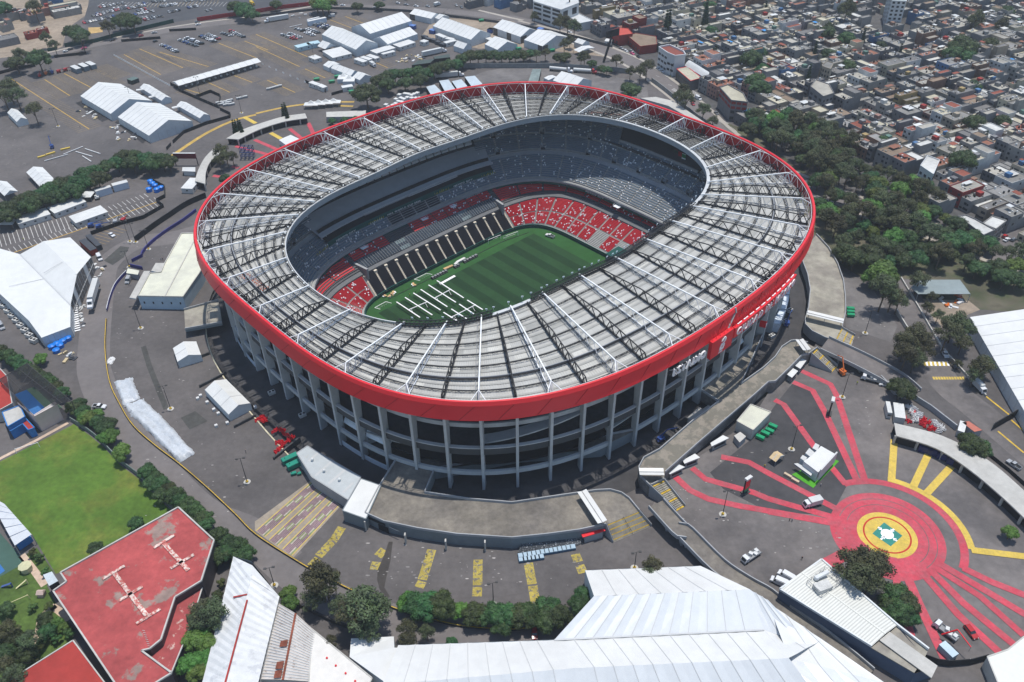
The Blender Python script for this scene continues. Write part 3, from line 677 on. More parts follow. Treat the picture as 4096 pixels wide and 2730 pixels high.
def goal(p, q, dirv, label, flat=False):
 p, q = Vector(p), Vector(q); g = empty('football_goal', p, label, 'goal', 'white goals left round the pitch'); b = MB(); h = 0 if flat else 2.44; up = Vector((0, 0, 1)); d = dirv*2
 if flat: b.bar(p, p+dirv*2.4, .22); b.bar(q, q+dirv*2.4, .22); b.bar(p, q, .22); 
 else: b.bar(p, p+up*h, .2); b.bar(q, q+up*h, .2); b.bar(p+up*h, q+up*h, .2); b.bar(p+up*h, p+d+up*1.2, .12); b.bar(q+up*h, q+d+up*1.2, .12); b.bar(p+d+up*1.2, p+d, .12); b.bar(q+d+up*1.2, q+d, .12); b.bar(p+d, q+d, .12)
 b.build('goal_frame', m_letter, g)
 nb = MB()
 for i in range(7):
  a = p.lerp(q, i/6); nb.bar(a+up*h, a+d*.98+up*(.02 if flat else 1.2), .04); 
  if not flat: nb.bar(a+d+up*1.2, a+d, .04)
 nb.build('goal_net', m_seatpale, g)
uu_, vv_ = (W(1, 0, 0)-W(0, 0, 0)), (W(0, 1, 0)-W(0, 0, 0))
goal(Z1(800, 130), Z1(855, 108), vv_, 'white goal beside the touchline, left one of the pair near the far corner'); goal(Z1(878, 112), Z1(932, 93), vv_, 'white goal nearest the far corner of the pitch')
goal(Z1(467, 290), Z1(522, 263), uu_*.6-vv_*1.2, 'small white goal frame lying flat on the light turf', True); goal(Z1(290, 417), Z1(340, 390), -vv_*1.2+uu_*.5, 'white goal frame lying at the near left end of the turf', True)
def rig(booms, label):
 c = sum((Z1(*p)+Z1(*q) for p, q in booms), Vector())/(2*len(booms)); g = empty('grow_light_rig', c, label, 'lighting rig', 'white grass lighting rigs on the pitch'); up = Vector((0, 0, 2.2))
 mids = []
 for p, q in booms:
  a, e = Z1(*p)+up, Z1(*q)+up; b = MB(); b.bar(a, e, .55, .3); d_ = (e-a).normalized(); b.bar(a+Vector((0, 0, -.25)), e+Vector((0, 0, -.25)), .22, .3, 1); b.build('lamp_boom', [m_letter, m_black], g); mids.append(a.lerp(e, .52))
 b = MB(); e = mids[-1]-mids[0]; b.bar(mids[0]-e*.03, mids[-1]+e*.03, .35, .4)
 for m_ in (mids[0]+e*.12, mids[-1]-e*.12):
  for s in (-2.2, 2.2): b.bar(m_, m_+vv_*s-up, .18); b.tube(m_+vv_*s-up+uu_*-.2+Vector((0, 0, .4)), m_+vv_*s-up+uu_*.2+Vector((0, 0, .4)), .45, m=1)
 b.build('rig_carriage', [m_letter, m_black], g)
rig([((390, 408), (495, 478)), ((428, 388), (550, 467)), ((465, 368), (587, 445))], 'wheeled white grass lighting rig at the near left end of the pitch')
rig([((498, 352), (617, 430)), ((533, 332), (655, 410)), ((570, 312), (690, 390))], 'wheeled white grass lighting rig nearest the black crates by the touchline')
rig([((600, 455), (668, 498)), ((635, 440), (705, 485)), ((670, 418), (735, 462)), ((706, 400), (775, 443))], 'wheeled white grass lighting rig half hidden by the near roof edge')
m_crate = mat('black_crate', (.02, .022, .022), .6, .2, 2)
def crates(p, q, n, label, m=m_crate):
 p, q = Z1(*p), Z1(*q)
 for i in range(n):
  c = p.lerp(q, (i+.5)/n); w_ = (q-p).length/n*.86; b = MB(); b.box(c, (w_, 1.5, 1.15), TH); b.box((c.x, c.y, c.z+1.15), (w_*.8, 1.2, .18), TH, 1); b.bar(c+uu_*-w_*.5+vv_*-.8+Vector((0, 0, .6)), c+uu_*w_*.5+vv_*-.8+Vector((0, 0, .6)), .1, .1, 1)
  tag(b.build('flight_case', [m, m_grey], None, c), label, 'crate', label)
crates((545, 290), (615, 255), 6, 'black flight case in the row beside the lighting rig on the touchline'); crates((688, 217), (750, 185), 5, 'black flight case in the upper row along the touchline'); crates((645, 240), (670, 228), 2, 'black flight case beside the rolled pale matting')
for nm, pts, m, hh, lab, cat in (('rolled_matting', ((650, 228), (662, 215), (695, 198)), mat('matting', (.6, .6, .58), .8, .1, 1), .8, 'pale rolled matting lying along the touchline', 'matting'), ('timber_pile', ((600, 247), (640, 230)), mat('ply_tan', (.55, .36, .18), .8, .2, 1), .6, 'tan plywood sheets piled beside the touchline', 'timber'), ('white_sheet_strip', ((583, 312), (650, 275)), m_letter, .25, 'long white folded sheet strip at the edge of the mown pitch', 'sheeting')):
 b = MB(); b.strip([Z1(*p) for p in pts], 1.4, ZP+.03, hh); tag(b.build(nm, m, None, Z1(*pts[0])), lab, cat)
b = MB(); b.strip([Z1(x, y) for x, y in ((350, 380), (545, 283), (700, 203), (860, 122), (980, 80))], .35, ZP+.03, .12); tag(b.build('cable_cover', m_black, None, Z1(350, 380)), 'long black cable cover running along the turf beside the touchline', 'cable')
rnd = random.Random(9)
for k, (x, y) in enumerate(((355, 366), (372, 356), (378, 350), (335, 366), (460, 312), (470, 318))):
 c = Z1(x, y); b = MB(); 
 for q in range(3): b.box((c.x+rnd.uniform(-.5, .5), c.y+rnd.uniform(-.5, .5), c.z+.3*q), (1.5, 1.0, .28), rnd.random()*3, q % 2)
 tag(b.build('timber_stack', [MATS['ply_tan'], m_letter], None, c), 'small tan timber stack on the turf near the lower left corner' if k < 4 else 'small tan timber stack on the turf below the flat goal', 'timber', 'timber stacks on the turf corner' if k < 4 else 'timber stacks below the flat goal')
# ================================================================== GROUND
m_asph = mat('asphalt', (.118, .107, .103), .93, .14, .5, col2=(.082, .076, .075), mixs=.018, detail=8, thr=(.35, .65))
m_asph_w = mat('asphalt_worn', (.155, .145, .14), .95, .14, .35, col2=(.115, .108, .106), mixs=.06, detail=8)
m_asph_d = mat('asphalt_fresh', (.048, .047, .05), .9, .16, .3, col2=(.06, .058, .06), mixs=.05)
m_asph_p = mat('asphalt_plaza', (.155, .140, .133), .93, .14, .4, col2=(.10, .092, .09), mixs=.03)
m_road = mat('road_asphalt', (.145, .132, .128), .92, .1, .4)
m_walk = mat('pavement', (.34, .31, .27), .9, .1, .8)
m_kerb = mat('kerb_yellow', (.50, .33, .04), .8, .2, 1.5); m_line = mat('paint_orange_line', (.26, .19, .10), .85, .2, 2); m_linew = mat('paint_white_line', (.45, .44, .42), .85, .2, 2); m_yel = mat('paint_yellow', (.56, .40, .07), .8, .12, 1.2, col2=(.50, .36, .08), mixs=.7)
m_pink = mat('paint_crimson', (.46, .055, .08), .85, .16, .9, col2=(.34, .085, .10), mixs=.25, detail=8, thr=(.4, .7)); m_ochre = mat('paint_ochre_strip', (.34, .27, .06), .85, .25, 1.6, col2=(.13, .12, .11), mixs=.9, thr=(.52, .58))
m_earth = mat('bare_earth', (.26, .21, .16), .95, .2, .3); m_grass = mat('lawn', (.072, .135, .018), .95, .22, .5, col2=(.15, .155, .03), mixs=.045, detail=8, thr=(.48, .72)); m_grass2 = mat('garden_grass', (.06, .10, .02), .95, .3, .6)
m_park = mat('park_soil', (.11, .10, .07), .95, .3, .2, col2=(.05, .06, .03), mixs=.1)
def E_(t, *p, z=0.): return GL(t, z, *p)
ringpts = ([G(4, 1830, 880), G(4, 1790, 1020), G(4, 1780, 1160)]+E_(8, (1880, 0), (2040, 225), (2250, 455))+E_(9, (100, 570), (300, 720), (420, 850), (600, 960), (960, 1150), (1180, 1240), (1400, 1290), (1900, 1360), (2294, 1400))+E_(10, (300, 1340), (600, 1290), (880, 1200), (1020, 1230), (1160, 1380), (1215, 1340), (1110, 1180), (1110, 1060), (1250, 930), (1560, 690), (1850, 480), (2080, 320), (2294, 150))+E_(7, (100, 1568), (200, 1500), (330, 1480), (600, 1530), (400, 1420), (320, 1320), (360, 1100), (340, 900), (300, 790)))
hole = []
for i in range(96):
 a = ang_at(PER*i/96); d = math.degrees(a) % 360
 off = 13.5 if 195 < d < 262 else (15 if 262 <= d < 330 else 12.5)
 if 150 < d <= 195: off = 6+7.5*(d-150)/45
 if 20 < d <= 150: off = 6
 if d <= 20: off = 12.5-6.5*d/20
 hole.append(rim(a, off, 0))
o_ = [Vector((-2600, -900, 0)), Vector((2600, -900, 0)), Vector((2600, 3600, 0)), Vector((-2600, 3600, 0))]
b = MB(); allp = o_+hole[::-1]
for t in geometry.tessellate_polygon([o_, hole[::-1]]):
 a, c, d = t
 if (allp[c]-allp[a]).cross(allp[d]-allp[a]).z < 0: a, d = d, a
 b.poly([allp[k] for k in (a, c, d)])
struct(b.build('ground', m_asph, None, (0, 0, 0)), 'grey asphalt ground spreading out from the stadium')
b = MB(); b.grid([[(p.x, p.y, 0) for p in hole], [(p.x, p.y, ZR) for p in hole]], 0, True)
tag(b.build('retaining_wall', mat('dark_stone', (.06, .06, .062), .95, .4, 2), None, hole[0]), 'low dark stone retaining wall ringing the sunken road by the stadium columns', 'wall')
b = MB(); inner_ = [rim(ang_at(PER*i/96), -32, ZR) for i in range(96)]
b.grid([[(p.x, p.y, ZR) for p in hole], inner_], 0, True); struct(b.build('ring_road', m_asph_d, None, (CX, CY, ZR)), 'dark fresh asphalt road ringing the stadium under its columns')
kb = MB(); hk = [hole[i] for i in range(38, 61)]; kb.strip(hk, .5, 0, .35); tag(kb.build('kerb', mat('kerb_pale', (.5, .45, .32), .9, .2, 1), None, hk[0]), 'pale kerb along the edge of the sunken ring road left of the stadium', 'kerb')
def poly(name, t, pts, z, m, lab=None): return sheet(name, GL(t, 0, *pts), z, m, lab)
def polyS(name, pts, z, m, lab=None): return sheet(name, [GS(x, y) for x, y in pts], z, m, lab)
def lines(name, t, lst, wd, z, m, lab, sm=0):
 b = MB(); p0 = None
 for l in lst:
  q = GL(t, 0, *l)
  if sm: q = smooth(q, sm)
  p0 = p0 or q[0]; b.strip(q, wd, z)
 return struct(b.build(name, m, None, p0), lab)
polyS('plaza_asphalt', [S(10, 1400, 1120), S(10, 1900, 820), S(10, 2200, 540), S(11, 60, 290), S(11, 420, 130), S(11, 1000, 260), S(11, 1150, 420), S(11, 1100, 800), S(11, 1900, 1130), S(15, 2500, 400), S(15, 2500, 1300), S(15, 1500, 1400), S(14, 2294, 860), S(14, 1900, 500), S(14, 1250, 0)], .02, m_asph_p, 'grey brown asphalt of the painted round plaza')
poly('fresh_asphalt_patch', 11, [(90, 460), (230, 290), (420, 360), (560, 700), (780, 1160), (700, 1230), (600, 1420), (640, 1490), (0, 1450), (-400, 1250), (-520, 1100), (-150, 800)], .035, m_asph_d, 'dark fresh asphalt between the crimson stripes of the plaza')
lr = [S(4, 1780, 500), S(4, 1560, 560), S(4, 1200, 620), S(4, 960, 800), S(4, 900, 1000), S(4, 840, 1568), S(8, 860, 250), S(8, 1010, 560), S(8, 1320, 960), S(8, 1780, 1440), S(12, 2250, 250), S(13, 400, 620), S(13, 1000, 960), S(13, 1700, 1150), S(14, 100, 1120), S(14, 600, 1050)]
b = MB(); b.strip(smooth([GS(*p) for p in lr], 5), 13, .03); struct(b.build('service_road', m_road, None, GS(*lr[0])), 'curved service road round the lower left of the stadium lots')
poly('front_lot', 13, [(330, 470), (780, 120), (1020, 230), (2294, 400), (2900, 330), (3300, 100), (3900, 520), (2900, 560), (2860, 700), (2200, 800), (1300, 830), (900, 740)], .04, m_asph, 'grey asphalt lot below the curved deck')
lines('lot_stripe', 13, [[(770, 180), (700, 290)], [(700, 290), (560, 440)], [(560, 460), (490, 530)], [(1150, 380), (1090, 440)], [(1080, 490), (1060, 560)], [(1575, 380), (1490, 650)], [(1490, 665), (1460, 720)], [(1990, 470), (1985, 700)], [(1985, 715), (1980, 800)], [(2440, 500), (2475, 690)], [(2480, 705), (2505, 860)], [(2860, 420), (2890, 490)], [(2900, 520), (2930, 590)]], 3.0, .06, m_ochre, 'worn ochre stripes painted across the front lot')
poly('striped_ramp', 9, [(500, 1165), (760, 1400), (330, 1870), (-10, 1620), (-10, 1540)], .05, mat('ramp_concrete', (.27, .23, .18), .9, .15, .5), 'concrete ramp beside the grey-roofed building')
b = MB(); q0 = E_(9, (500, 1180), (750, 1400)); q1 = E_(9, (0, 1620), (330, 1850))
mm_ = [mat('ramp_green', (.16, .24, .07), .9, .3, 1), mat('ramp_purple', (.17, .09, .14), .9, .3, 1), mat('ramp_pale', (.42, .38, .34), .9, .2, 1), m_yel]
for g0, g1, n in ((.0, .27, 9), (.36, .62, 9), (.72, 1.0, 9)):
 for i in range(n):
  f = g0+(g1-g0)*i/n; f2 = f+(g1-g0)/n*.55; a0, a1 = q0[0].lerp(q0[1], f), q0[0].lerp(q0[1], f2); b0, b1 = q1[0].lerp(q1[1], f), q1[0].lerp(q1[1], f2)
  for s in range(8):
   A, B, C_, D = a0.lerp(b0, s/8), a1.lerp(b1, s/8), a1.lerp(b1, (s+1)/8), a0.lerp(b0, (s+1)/8)
   b.poly([(p.x, p.y, .08) for p in (D, C_, B, A)], 3 if i in (0, n-1) else ((s+i//3) % 3 and 1 or (0 if i % 2 else 2)))
struct(b.build('ramp_stripes', mm_, None, q0[0]), 'green, purple and yellow bands painted along the ramp')
PC = Vector((123.0, 177.9, 0))
def pc(r, d, z=0): return Vector((PC.x+r*cos(radians(d)), PC.y+r*sin(radians(d)), z))
def ringsheet(name, r0, r1, d0, d1, z, m, lab):
 b = MB(); n = max(8, int((d1-d0)/3)); b.grid([[pc(r0, d, z) for d in frange(d0, d1, n)], [pc(r1, d, z) for d in frange(d0, d1, n)]]) if r0 > 0 else b.poly([pc(r1, d, z) for d in frange(d0, d1, n)][:-1])
 return struct(b.build(name, m, None, pc(0, 0)), lab)
ringsheet('plaza_crimson_ring', 0, 18.15, 0, 360, .06, m_pink, 'crimson painted disc of the plaza')
for r in (12.85, 15.45): ringsheet('plaza_grey_line', r-.12, r+.12, -60, 150, .075, m_asph_p, 'thin grey line within the crimson rings')
ringsheet('plaza_yellow_disc', 0, 9.5, 0, 360, .075, m_yel, 'yellow disc in the middle of the plaza')
ringsheet('plaza_red_circle', 7.1, 7.65, 0, 360, .09, mat('paint_red', (.42, .03, .02), .8, .1, 1), 'thin red circle on the yellow disc')
ringsheet('plaza_crimson_arc', 22.3, 24.85, -36, 108, .06, m_pink, 'crimson arc round the plaza'); ringsheet('plaza_yellow_arc', 24.9, 27.1, -14, 70, .065, m_yel, 'yellow arc round the plaza')
def flat(name, t, polys, z, m, lab):
 b = MB(); p0 = None
 for l in polys: q = GL(t, z, *l); p0 = p0 or q[0]; b.prism([(p.x, p.y) for p in q], z-.01, z)
 return struct(b.build(name, m, None, p0), lab)
flat('plaza_green_square', 15, [[(1040, 135), (1205, 255), (1100, 350), (935, 235)]], .1, mat('paint_green', (.03, .20, .16), .8, .1, 1), 'green square in the middle of the yellow disc')
b = MB(); c_ = G(15, 1068, 242); b.poly([c_+Vector((2.05*cos(radians(i*15)), 2.05*sin(radians(i*15)), .13)) for i in range(24)])
for p, q in (((985, 180), (1022, 205)), ((1128, 198), (1100, 218)), ((1010, 290), (1042, 265)), ((1155, 305), (1120, 278))):
 a, e = G(15, *p), G(15, *q); d = (e-a).normalized(); n_ = Vector((-d.y, d.x, 0)); z = Vector((0, 0, .13)); b.poly([a+n_*.3+z, a-n_*.3+z, e-d*.7-n_*.3+z, e-d*.7+n_*.3+z]); b.poly([e-d*.9+n_*.75+z, e-d*.9-n_*.75+z, e+d*.2+z])
struct(b.build('meeting_point_mark', m_letter, None, c_), 'white circle and four arrows on the green square')
ray_w = 2.5
b = MB()
RZ = [0]
def ray(pts, t=11, z=.065, w_=2.5, mb=None): RZ[0] += 1; (mb or b).strip(GL(t, 0, *pts), w_, z+.006*RZ[0])
ray([(300, 190), (560, 310), (620, 420), (870, 1180)]); ray([(225, 290), (400, 365), (510, 560), (800, 1180)]); ray([(60, 450), (140, 490), (400, 850), (690, 1200), (900, 1180)]); 
ray([(-420, 960), (-170, 1010), (0, 1105), (620, 1430)])       # from the far-left kiosk
ray([(-680, 1060), (-560, 1160), (-130, 1280), (0, 1335), (650, 1520)]); ray([(-830, 1140), (-700, 1260), (-530, 1340), (-260, 1400), (0, 1445), (700, 1568)]); ray([(0, 40), (780, 180)], 15)
ray([(870, 330), (500, 520)], 15, w_=4.2); ray([(1120, 450), (1160, 700), (1280, 1150)], 15, w_=2.4); ray([(1220, 560), (1350, 860), (1590, 1370)], 15, w_=2.8); ray([(1340, 540), (1700, 960), (2070, 1300)], 15); ray([(1450, 560), (1750, 860), (2200, 1230)], 15); ray([(1480, 530), (1900, 800), (2290, 1150)], 15, w_=2.3); ray([(1560, 520), (2000, 780), (2400, 1020)], 15); ray([(1745, 545), (2000, 670), (2400, 830)], 15)
struct(b.build('plaza_crimson_rays', m_pink, None, pc(0, 0)), 'crimson rays painted from the round plaza towards the kiosks and gates')
b = MB(); ray([(1130, 810), (1105, 1190)], z=.07, mb=b); ray([(1440, 930), (1300, 1230)], z=.07, mb=b); ray([(1640, 1050), (1420, 1290)], z=.07, mb=b); ray([(1820, 385), (2400, 455)], 15, z=.07, mb=b)
struct(b.build('plaza_yellow_rays', m_yel, None, pc(27, 20)), 'yellow rays painted from the plaza arc')
lines('orange_arc', 0, [[(1540, 1400), (1700, 1290), (1880, 1180), (2100, 1080), (2294, 1030)]], 2.6, .05, mat('paint_faded_orange', (.42, .28, .07), .85, .2, 1), 'faded orange arc painted on the lot beyond the curved gatehouse', 6)
lines('orange_arc', 1, [[(0, 1020), (300, 955), (620, 920), (880, 915)], [(740, 950), (870, 955)]], 2.4, .055, MATS['paint_faded_orange'], 'faded orange arc near the white peaked tents', 5)
b = MB(); KG = 500/1179.
def Z2(x, y, z=0): return GS(760+x*KG, 380+y*KG, z)
for l in (((610, 425), (830, 520)), ((430, 485), (740, 565)), ((940, 320), (1050, 410)), ((1115, 265), (1165, 370)), ((390, 678), (460, 690)), ((215, 765), (300, 775))): b.strip([Z2(*p) for p in l], 2.6, .06)
struct(b.build('crimson_stripes', m_pink, None, Z2(610, 425)), 'crimson stripes between the curved gatehouse and the stadium')
b = MB(); b.strip([Z2(760, 360), Z2(860, 415)], 2.8, .065); b.strip([Z2(510, 210), Z2(620, 270)], 2.8, .065); struct(b.build('yellow_stripes', m_yel, None, Z2(760, 360)), 'yellow stripe between the curved gatehouse and the stadium')
for k in range(10): pass
def bays(t, p, q, n, ln, lab, spine=True, m=m_line, side=2):
 a, e = G(t, *p), G(t, *q); d = (e-a).normalized(); n_ = Vector((-d.y, d.x, 0)); b = MB()
 if spine: b.strip([a, e], .5, .05, m=1)
 for i in range(n+1):
  c = a.lerp(e, i/n)
  if side == 2: b.strip([c-n_*ln, c+n_*ln], .3, .04)
  else: b.strip([c, c+n_*ln*side], .3, .04)
 return struct(b.build('parking_bays', [m, mat('paint_orange', (.48, .30, .06), .85, .15, 2)], None, a), lab)
L_ = 'faded orange parking bay lines on the upper left lot'
bays(0, (95, 705), (800, 1160), 42, 7.5, L_); bays(0, (400, 715), (625, 860), 20, 8.5, L_); bays(0, (575, 660), (820, 790), 20, 8, L_); bays(0, (885, 600), (1100, 690), 18, 7, L_, False); bays(0, (760, 620), (1060, 760), 20, 6, L_, False)
bays(0, (1110, 490), (1440, 670), 24, 8.5, L_); bays(0, (1250, 440), (1640, 610), 26, 8.5, L_); bays(0, (1430, 470), (1870, 600), 0+24, 8, L_); bays(0, (1960, 390), (2294, 520), 22, 8.5, L_); bays(0, (2190, 370), (2400, 450), 12, 8.5, L_); bays(0, (1650, 800), (1830, 850), 9, 8, L_); bays(0, (1840, 730), (2060, 830), 14, 8, L_); bays(0, (2100, 680), (2260, 740), 10, 8, L_)
bays(1, (0, 310), (460, 510), 34, 8, L_); bays(1, (0, 420), (390, 600), 26, 8.5, L_); bays(1, (100, 720), (350, 830), 18, 8.5, L_); bays(1, (440, 620), (620, 700), 14, 8, L_); bays(1, (640, 170), (900, 270), 14, 8, L_); bays(1, (800, 150), (960, 210), 10, 8, L_); bays(1, (1000, 530), (1180, 610), 8, 8, L_)
L_ = 'pale parking bay lines on the left lot under the tree row'
bays(4, (0, 590), (640, 420), 16, 7, L_, False, m_linew); bays(4, (60, 720), (780, 470), 16, 6, L_, True, m_linew, 1); bays(4, (930, 300), (1290, 170), 9, 5.5, L_, False, m_linew, -1); bays(4, (960, 400), (1420, 240), 11, 6, L_, True, m_linew); bays(4, (870, 600), (1060, 480), 6, 6, L_, False, m_line)
bays(0, (900, 40), (2050, 40), 0+34, 6, 'pale parking bay lines on the distant car park', False, m_linew)
bays(0, (1200, 60), (1950, 20), 24, 6, 'pale parking bay lines on the distant car park', False, m_line)
poly('distant_car_park', 0, [(760, 150), (880, -250), (3000, -250), (2700, 60), (1760, 170), (1250, 250), (900, 270), (740, 215)], .03, mat('asphalt_distant', (.062, .064, .07), .93, .1, .4), 'dark asphalt car park in the upper left distance')
poly('dirt_ground', 0, [(-300, -200), (820, -200), (780, 130), (600, 260), (560, 420), (430, 470), (-300, 560)], .025, m_earth, 'sandy ground among the houses in the upper left corner')
poly('dirt_patch', 0, [(790, 250), (920, 245), (920, 290), (800, 305)], .06, mat('sand', (.45, .30, .12), .95, .2, .5), 'bright sand patch by the distant car park fence')
b = MB(); b.strip([G(0, 400, 500), G(0, 900, 390), G(0, 1500, 275), G(0, 1900, 215), G(0, 2400, 170), G(1, 500, 95), G(1, 800, 60), G(1, 1300, 75), G(1, 1700, 100)], 12, .05); b.strip([G(1, 1700, 100), G(2, 0, 165), G(2, 300, 235), G(2, 600, 300)], 12, .05)
struct(b.build('upper_avenue', m_road, None, G(0, 400, 500)), 'avenue running past the upper edge of the stadium lots')
b = MB(); b.strip([G(0, 430, 475), G(0, 900, 365), G(0, 1500, 250), G(0, 1800, 205), G(0, 2300, 145), G(1, 500, 60)], 2.6, 0, .14); b.strip([G(2, -300, 95), G(2, 0, 190-25), G(2, 100, 185)], 3, 0, .14); struct(b.build('pavement', m_walk, None, G(0, 430, 475)), 'pale pavement strip beside the upper avenue')
av = [(2048, 95), (2271, 150), (2441, 210), (2552, 262), (2673, 345), (2790, 440), (2870, 520), (2990, 612), (3110, 690), (3282, 760), (3425, 815), (3540, 868), (3700, 915), (3950, 1010), (4200, 1085)]
b = MB(); b.strip(smooth([GS(*p) for p in av], 4), 13, .055); struct(b.build('right_avenue', m_road, None, GS(*av[0])), 'avenue between the stadium and the crowded hillside houses')
avp = [GS(*p) for p in av]
b = MB()
for off in (8.2, -8.2):
 q = smooth(avp, 4); o2 = []
 for i, p in enumerate(q):
  d = (q[min(i+1, len(q)-1)]-q[max(i-1, 0)]).normalized(); o2.append(Vector((p.x-d.y*off, p.y+d.x*off, 0)))
 b.strip(o2, 2.6, 0, .14)
struct(b.build('avenue_pavement', m_walk, None, avp[0]), 'pale pavements along the right-hand avenue')
b = MB()
for (x, y) in ((1290, 680), (1400, 760), (1560, 880)): 
 c = G(2, x, y); b.strip([c, c+Vector((2.2, -2.6, 0))], .35, .075)
for t_, x, y, dx, dy, n in ((2, 1430, 810, 55, 30, 6), (2, 1600, 830, 70, 40, 8), (2, 1850, 1090, 75, 40, 7), (2, 1940, 1160, 60, 45, 6)):
 for i in range(n):
  c = G(t_, x+dx*i/n, y+dy*i/n); b.strip([c, c+Vector((2.4, 3.0, 0))], .5, .075)
struct(b.build('crossing_stripes', m_linew, None, G(2, 1290, 680)), 'white crossing stripes on the right-hand avenue')
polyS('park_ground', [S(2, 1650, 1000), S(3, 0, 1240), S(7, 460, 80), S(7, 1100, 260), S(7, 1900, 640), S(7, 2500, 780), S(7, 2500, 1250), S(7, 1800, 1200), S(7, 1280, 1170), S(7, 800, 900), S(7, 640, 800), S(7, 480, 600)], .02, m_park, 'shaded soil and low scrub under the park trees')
b = MB(); b.strip(smooth([G(7, 1180, 930), G(7, 1250, 1100), G(7, 1400, 1400), G(11, 1560, 260), G(11, 1900, 560), G(11, 2300, 900), G(11, 2600, 1150)], 5), 13, .045); struct(b.build('side_road', m_asph_p, None, G(7, 1180, 930)), 'brownish road running down the right edge past the guard post')
lines('side_road_line', 11, [[(1930, 400), (2170, 590)], [(2180, 630), (2420, 840)], [(2060, 730), (2294, 925)]], .7, .07, m_kerb, 'yellow edge line on the right-hand road')
b = MB()
for i in range(12): b.strip([G(11, 1480+i*24, 243), G(11, 1492+i*24, 268)], .8, .08, m=0); b.strip([G(11, 1400+i*19, 108), G(11, 1408+i*19, 145)], .9, .08, m=i % 2)
struct(b.build('speed_bump_marks', [m_yel, m_letter], None, G(11, 1480, 240)), 'yellow and white hatched crossing on the right-hand road')
poly('earth_lot', 7, [(680, 870), (930, 1010), (1160, 1350), (1100, 1500), (1300, 1568), (800, 1400), (700, 1380)], .03, m_asph_w, 'pale worn asphalt beside the right-hand deck')
poly('works_yard', 7, [(1330, 1110), (1800, 1130), (1900, 1210), (1800, 1250), (1500, 1400), (1340, 1180)], .03, m_earth, 'earth yard under the metal shelter')
poly('tent_court', 1, [(1480, 330), (1600, 160), (2294, 190), (2900, 330), (3200, 420), (3280, 470), (3300, 530), (2294, 420), (2000, 440)], .035, m_earth, 'sandy ground between the white event tents')
poly('back_lot', 1, [(1780, 760), (2050, 640), (2294, 600), (2900, 640), (3500, 740), (3520, 900), (3300, 850), (2700, 790), (2294, 730)], .035, m_asph_w, 'worn grey lot right behind the stadium')
poly('sports_field', 8, [(-350, 1180), (620, 690), (660, 665), (800, 765), (930, 875), (1080, 1035), (1240, 1155), (1440, 1355), (1700, 1590), (500, 2010), (290, 1660), (-100, 1330), (-400, 1400)], .04, m_grass, 'patchy bright green sports field with mowing bands')
poly('garden', 12, [(-300, 600), (190, 480), (330, 360), (480, 580), (420, 700), (520, 900), (660, 1180), (100, 1568), (-300, 1700)], .035, m_grass2, 'playground lawn and garden in the lower left corner')
lines('garden_path', 12, [[(195, 430), (300, 560), (400, 700)], [(500, 880), (380, 980), (350, 1100), (310, 1240), (240, 1400)], [(620, 1010), (530, 930), (470, 890)]], 2.2, .06, mat('garden_paving', (.48, .36, .27), .9, .15, .8), 'pale pink garden path beside the red-roofed building', 4)
lines('field_edge_path', 8, [[(-60, 1010), (30, 960), (120, 915), (330, 810), (610, 655)]], 1.4, .06, MATS['garden_paving'], 'pale path along the upper edge of the sports field')
poly('tennis_court', 12, [(-260, 160), (0, 230), (230, 495), (-100, 680), (-500, 560)], .06, mat('court_green', (.045, .095, .075), .8, .08, .6), 'green tennis court at the left edge')
poly('tennis_court_blue', 12, [(-300, 420), (0, 510), (45, 570), (-50, 640)], .08, mat('court_blue', (.03, .13, .34), .8, .06, .6), 'blue part of the tennis court at the left edge')
poly('padel_court', 8, [(130, 400), (320, 330), (500, 490), (300, 590)], .06, MATS['court_blue'], 'blue court under the black shade net'); poly('padel_court_surround', 8, [(230, 350), (330, 330), (560, 520), (420, 540)], .075, mat('court_sage', (.10, .16, .11), .8, .1, .6), 'sage green strip of the court under the black shade net')
m_stain = mat('damp_stain', (.045, .040, .036), .8, .15, 1)
def stain(t, pts, z, lab): sheet('stain', GL(t, z, *pts), z+.015, m_stain, lab)
stain(13, [(1190, 310), (1225, 310), (1205, 480), (1165, 640), (1150, 720), (1200, 800), (1170, 805), (1110, 740), (1085, 650), (1090, 560), (1140, 450)], .06, 'long dark water stain running across the front lot'); 
sheet('repair_patch', GL(4, 0, (930, 770), (1080, 640), (1160, 650), (1110, 740), (1010, 810)), .05, mat('asphalt_patch', (.06, .06, .056), .9, .2, .5), 'dark repaired patch of road near the guard booth')
sheet('repair_patch', GL(8, 0, (1620, 610), (1750, 550), (1860, 640), (1700, 715)), .05, MATS['asphalt_patch'], 'dark square repaired patch below the white tent on the left lot')
b = MB(); b.strip(E_(8, (1285, -30), (1340, 150), (1490, 530)), 2.1, .05); struct(b.build('trench_patch', MATS['asphalt_patch'], None, G(8, 1300, 0)), 'long straight dark trench patch across the left lot')
rnd = random.Random(21); b = MB()
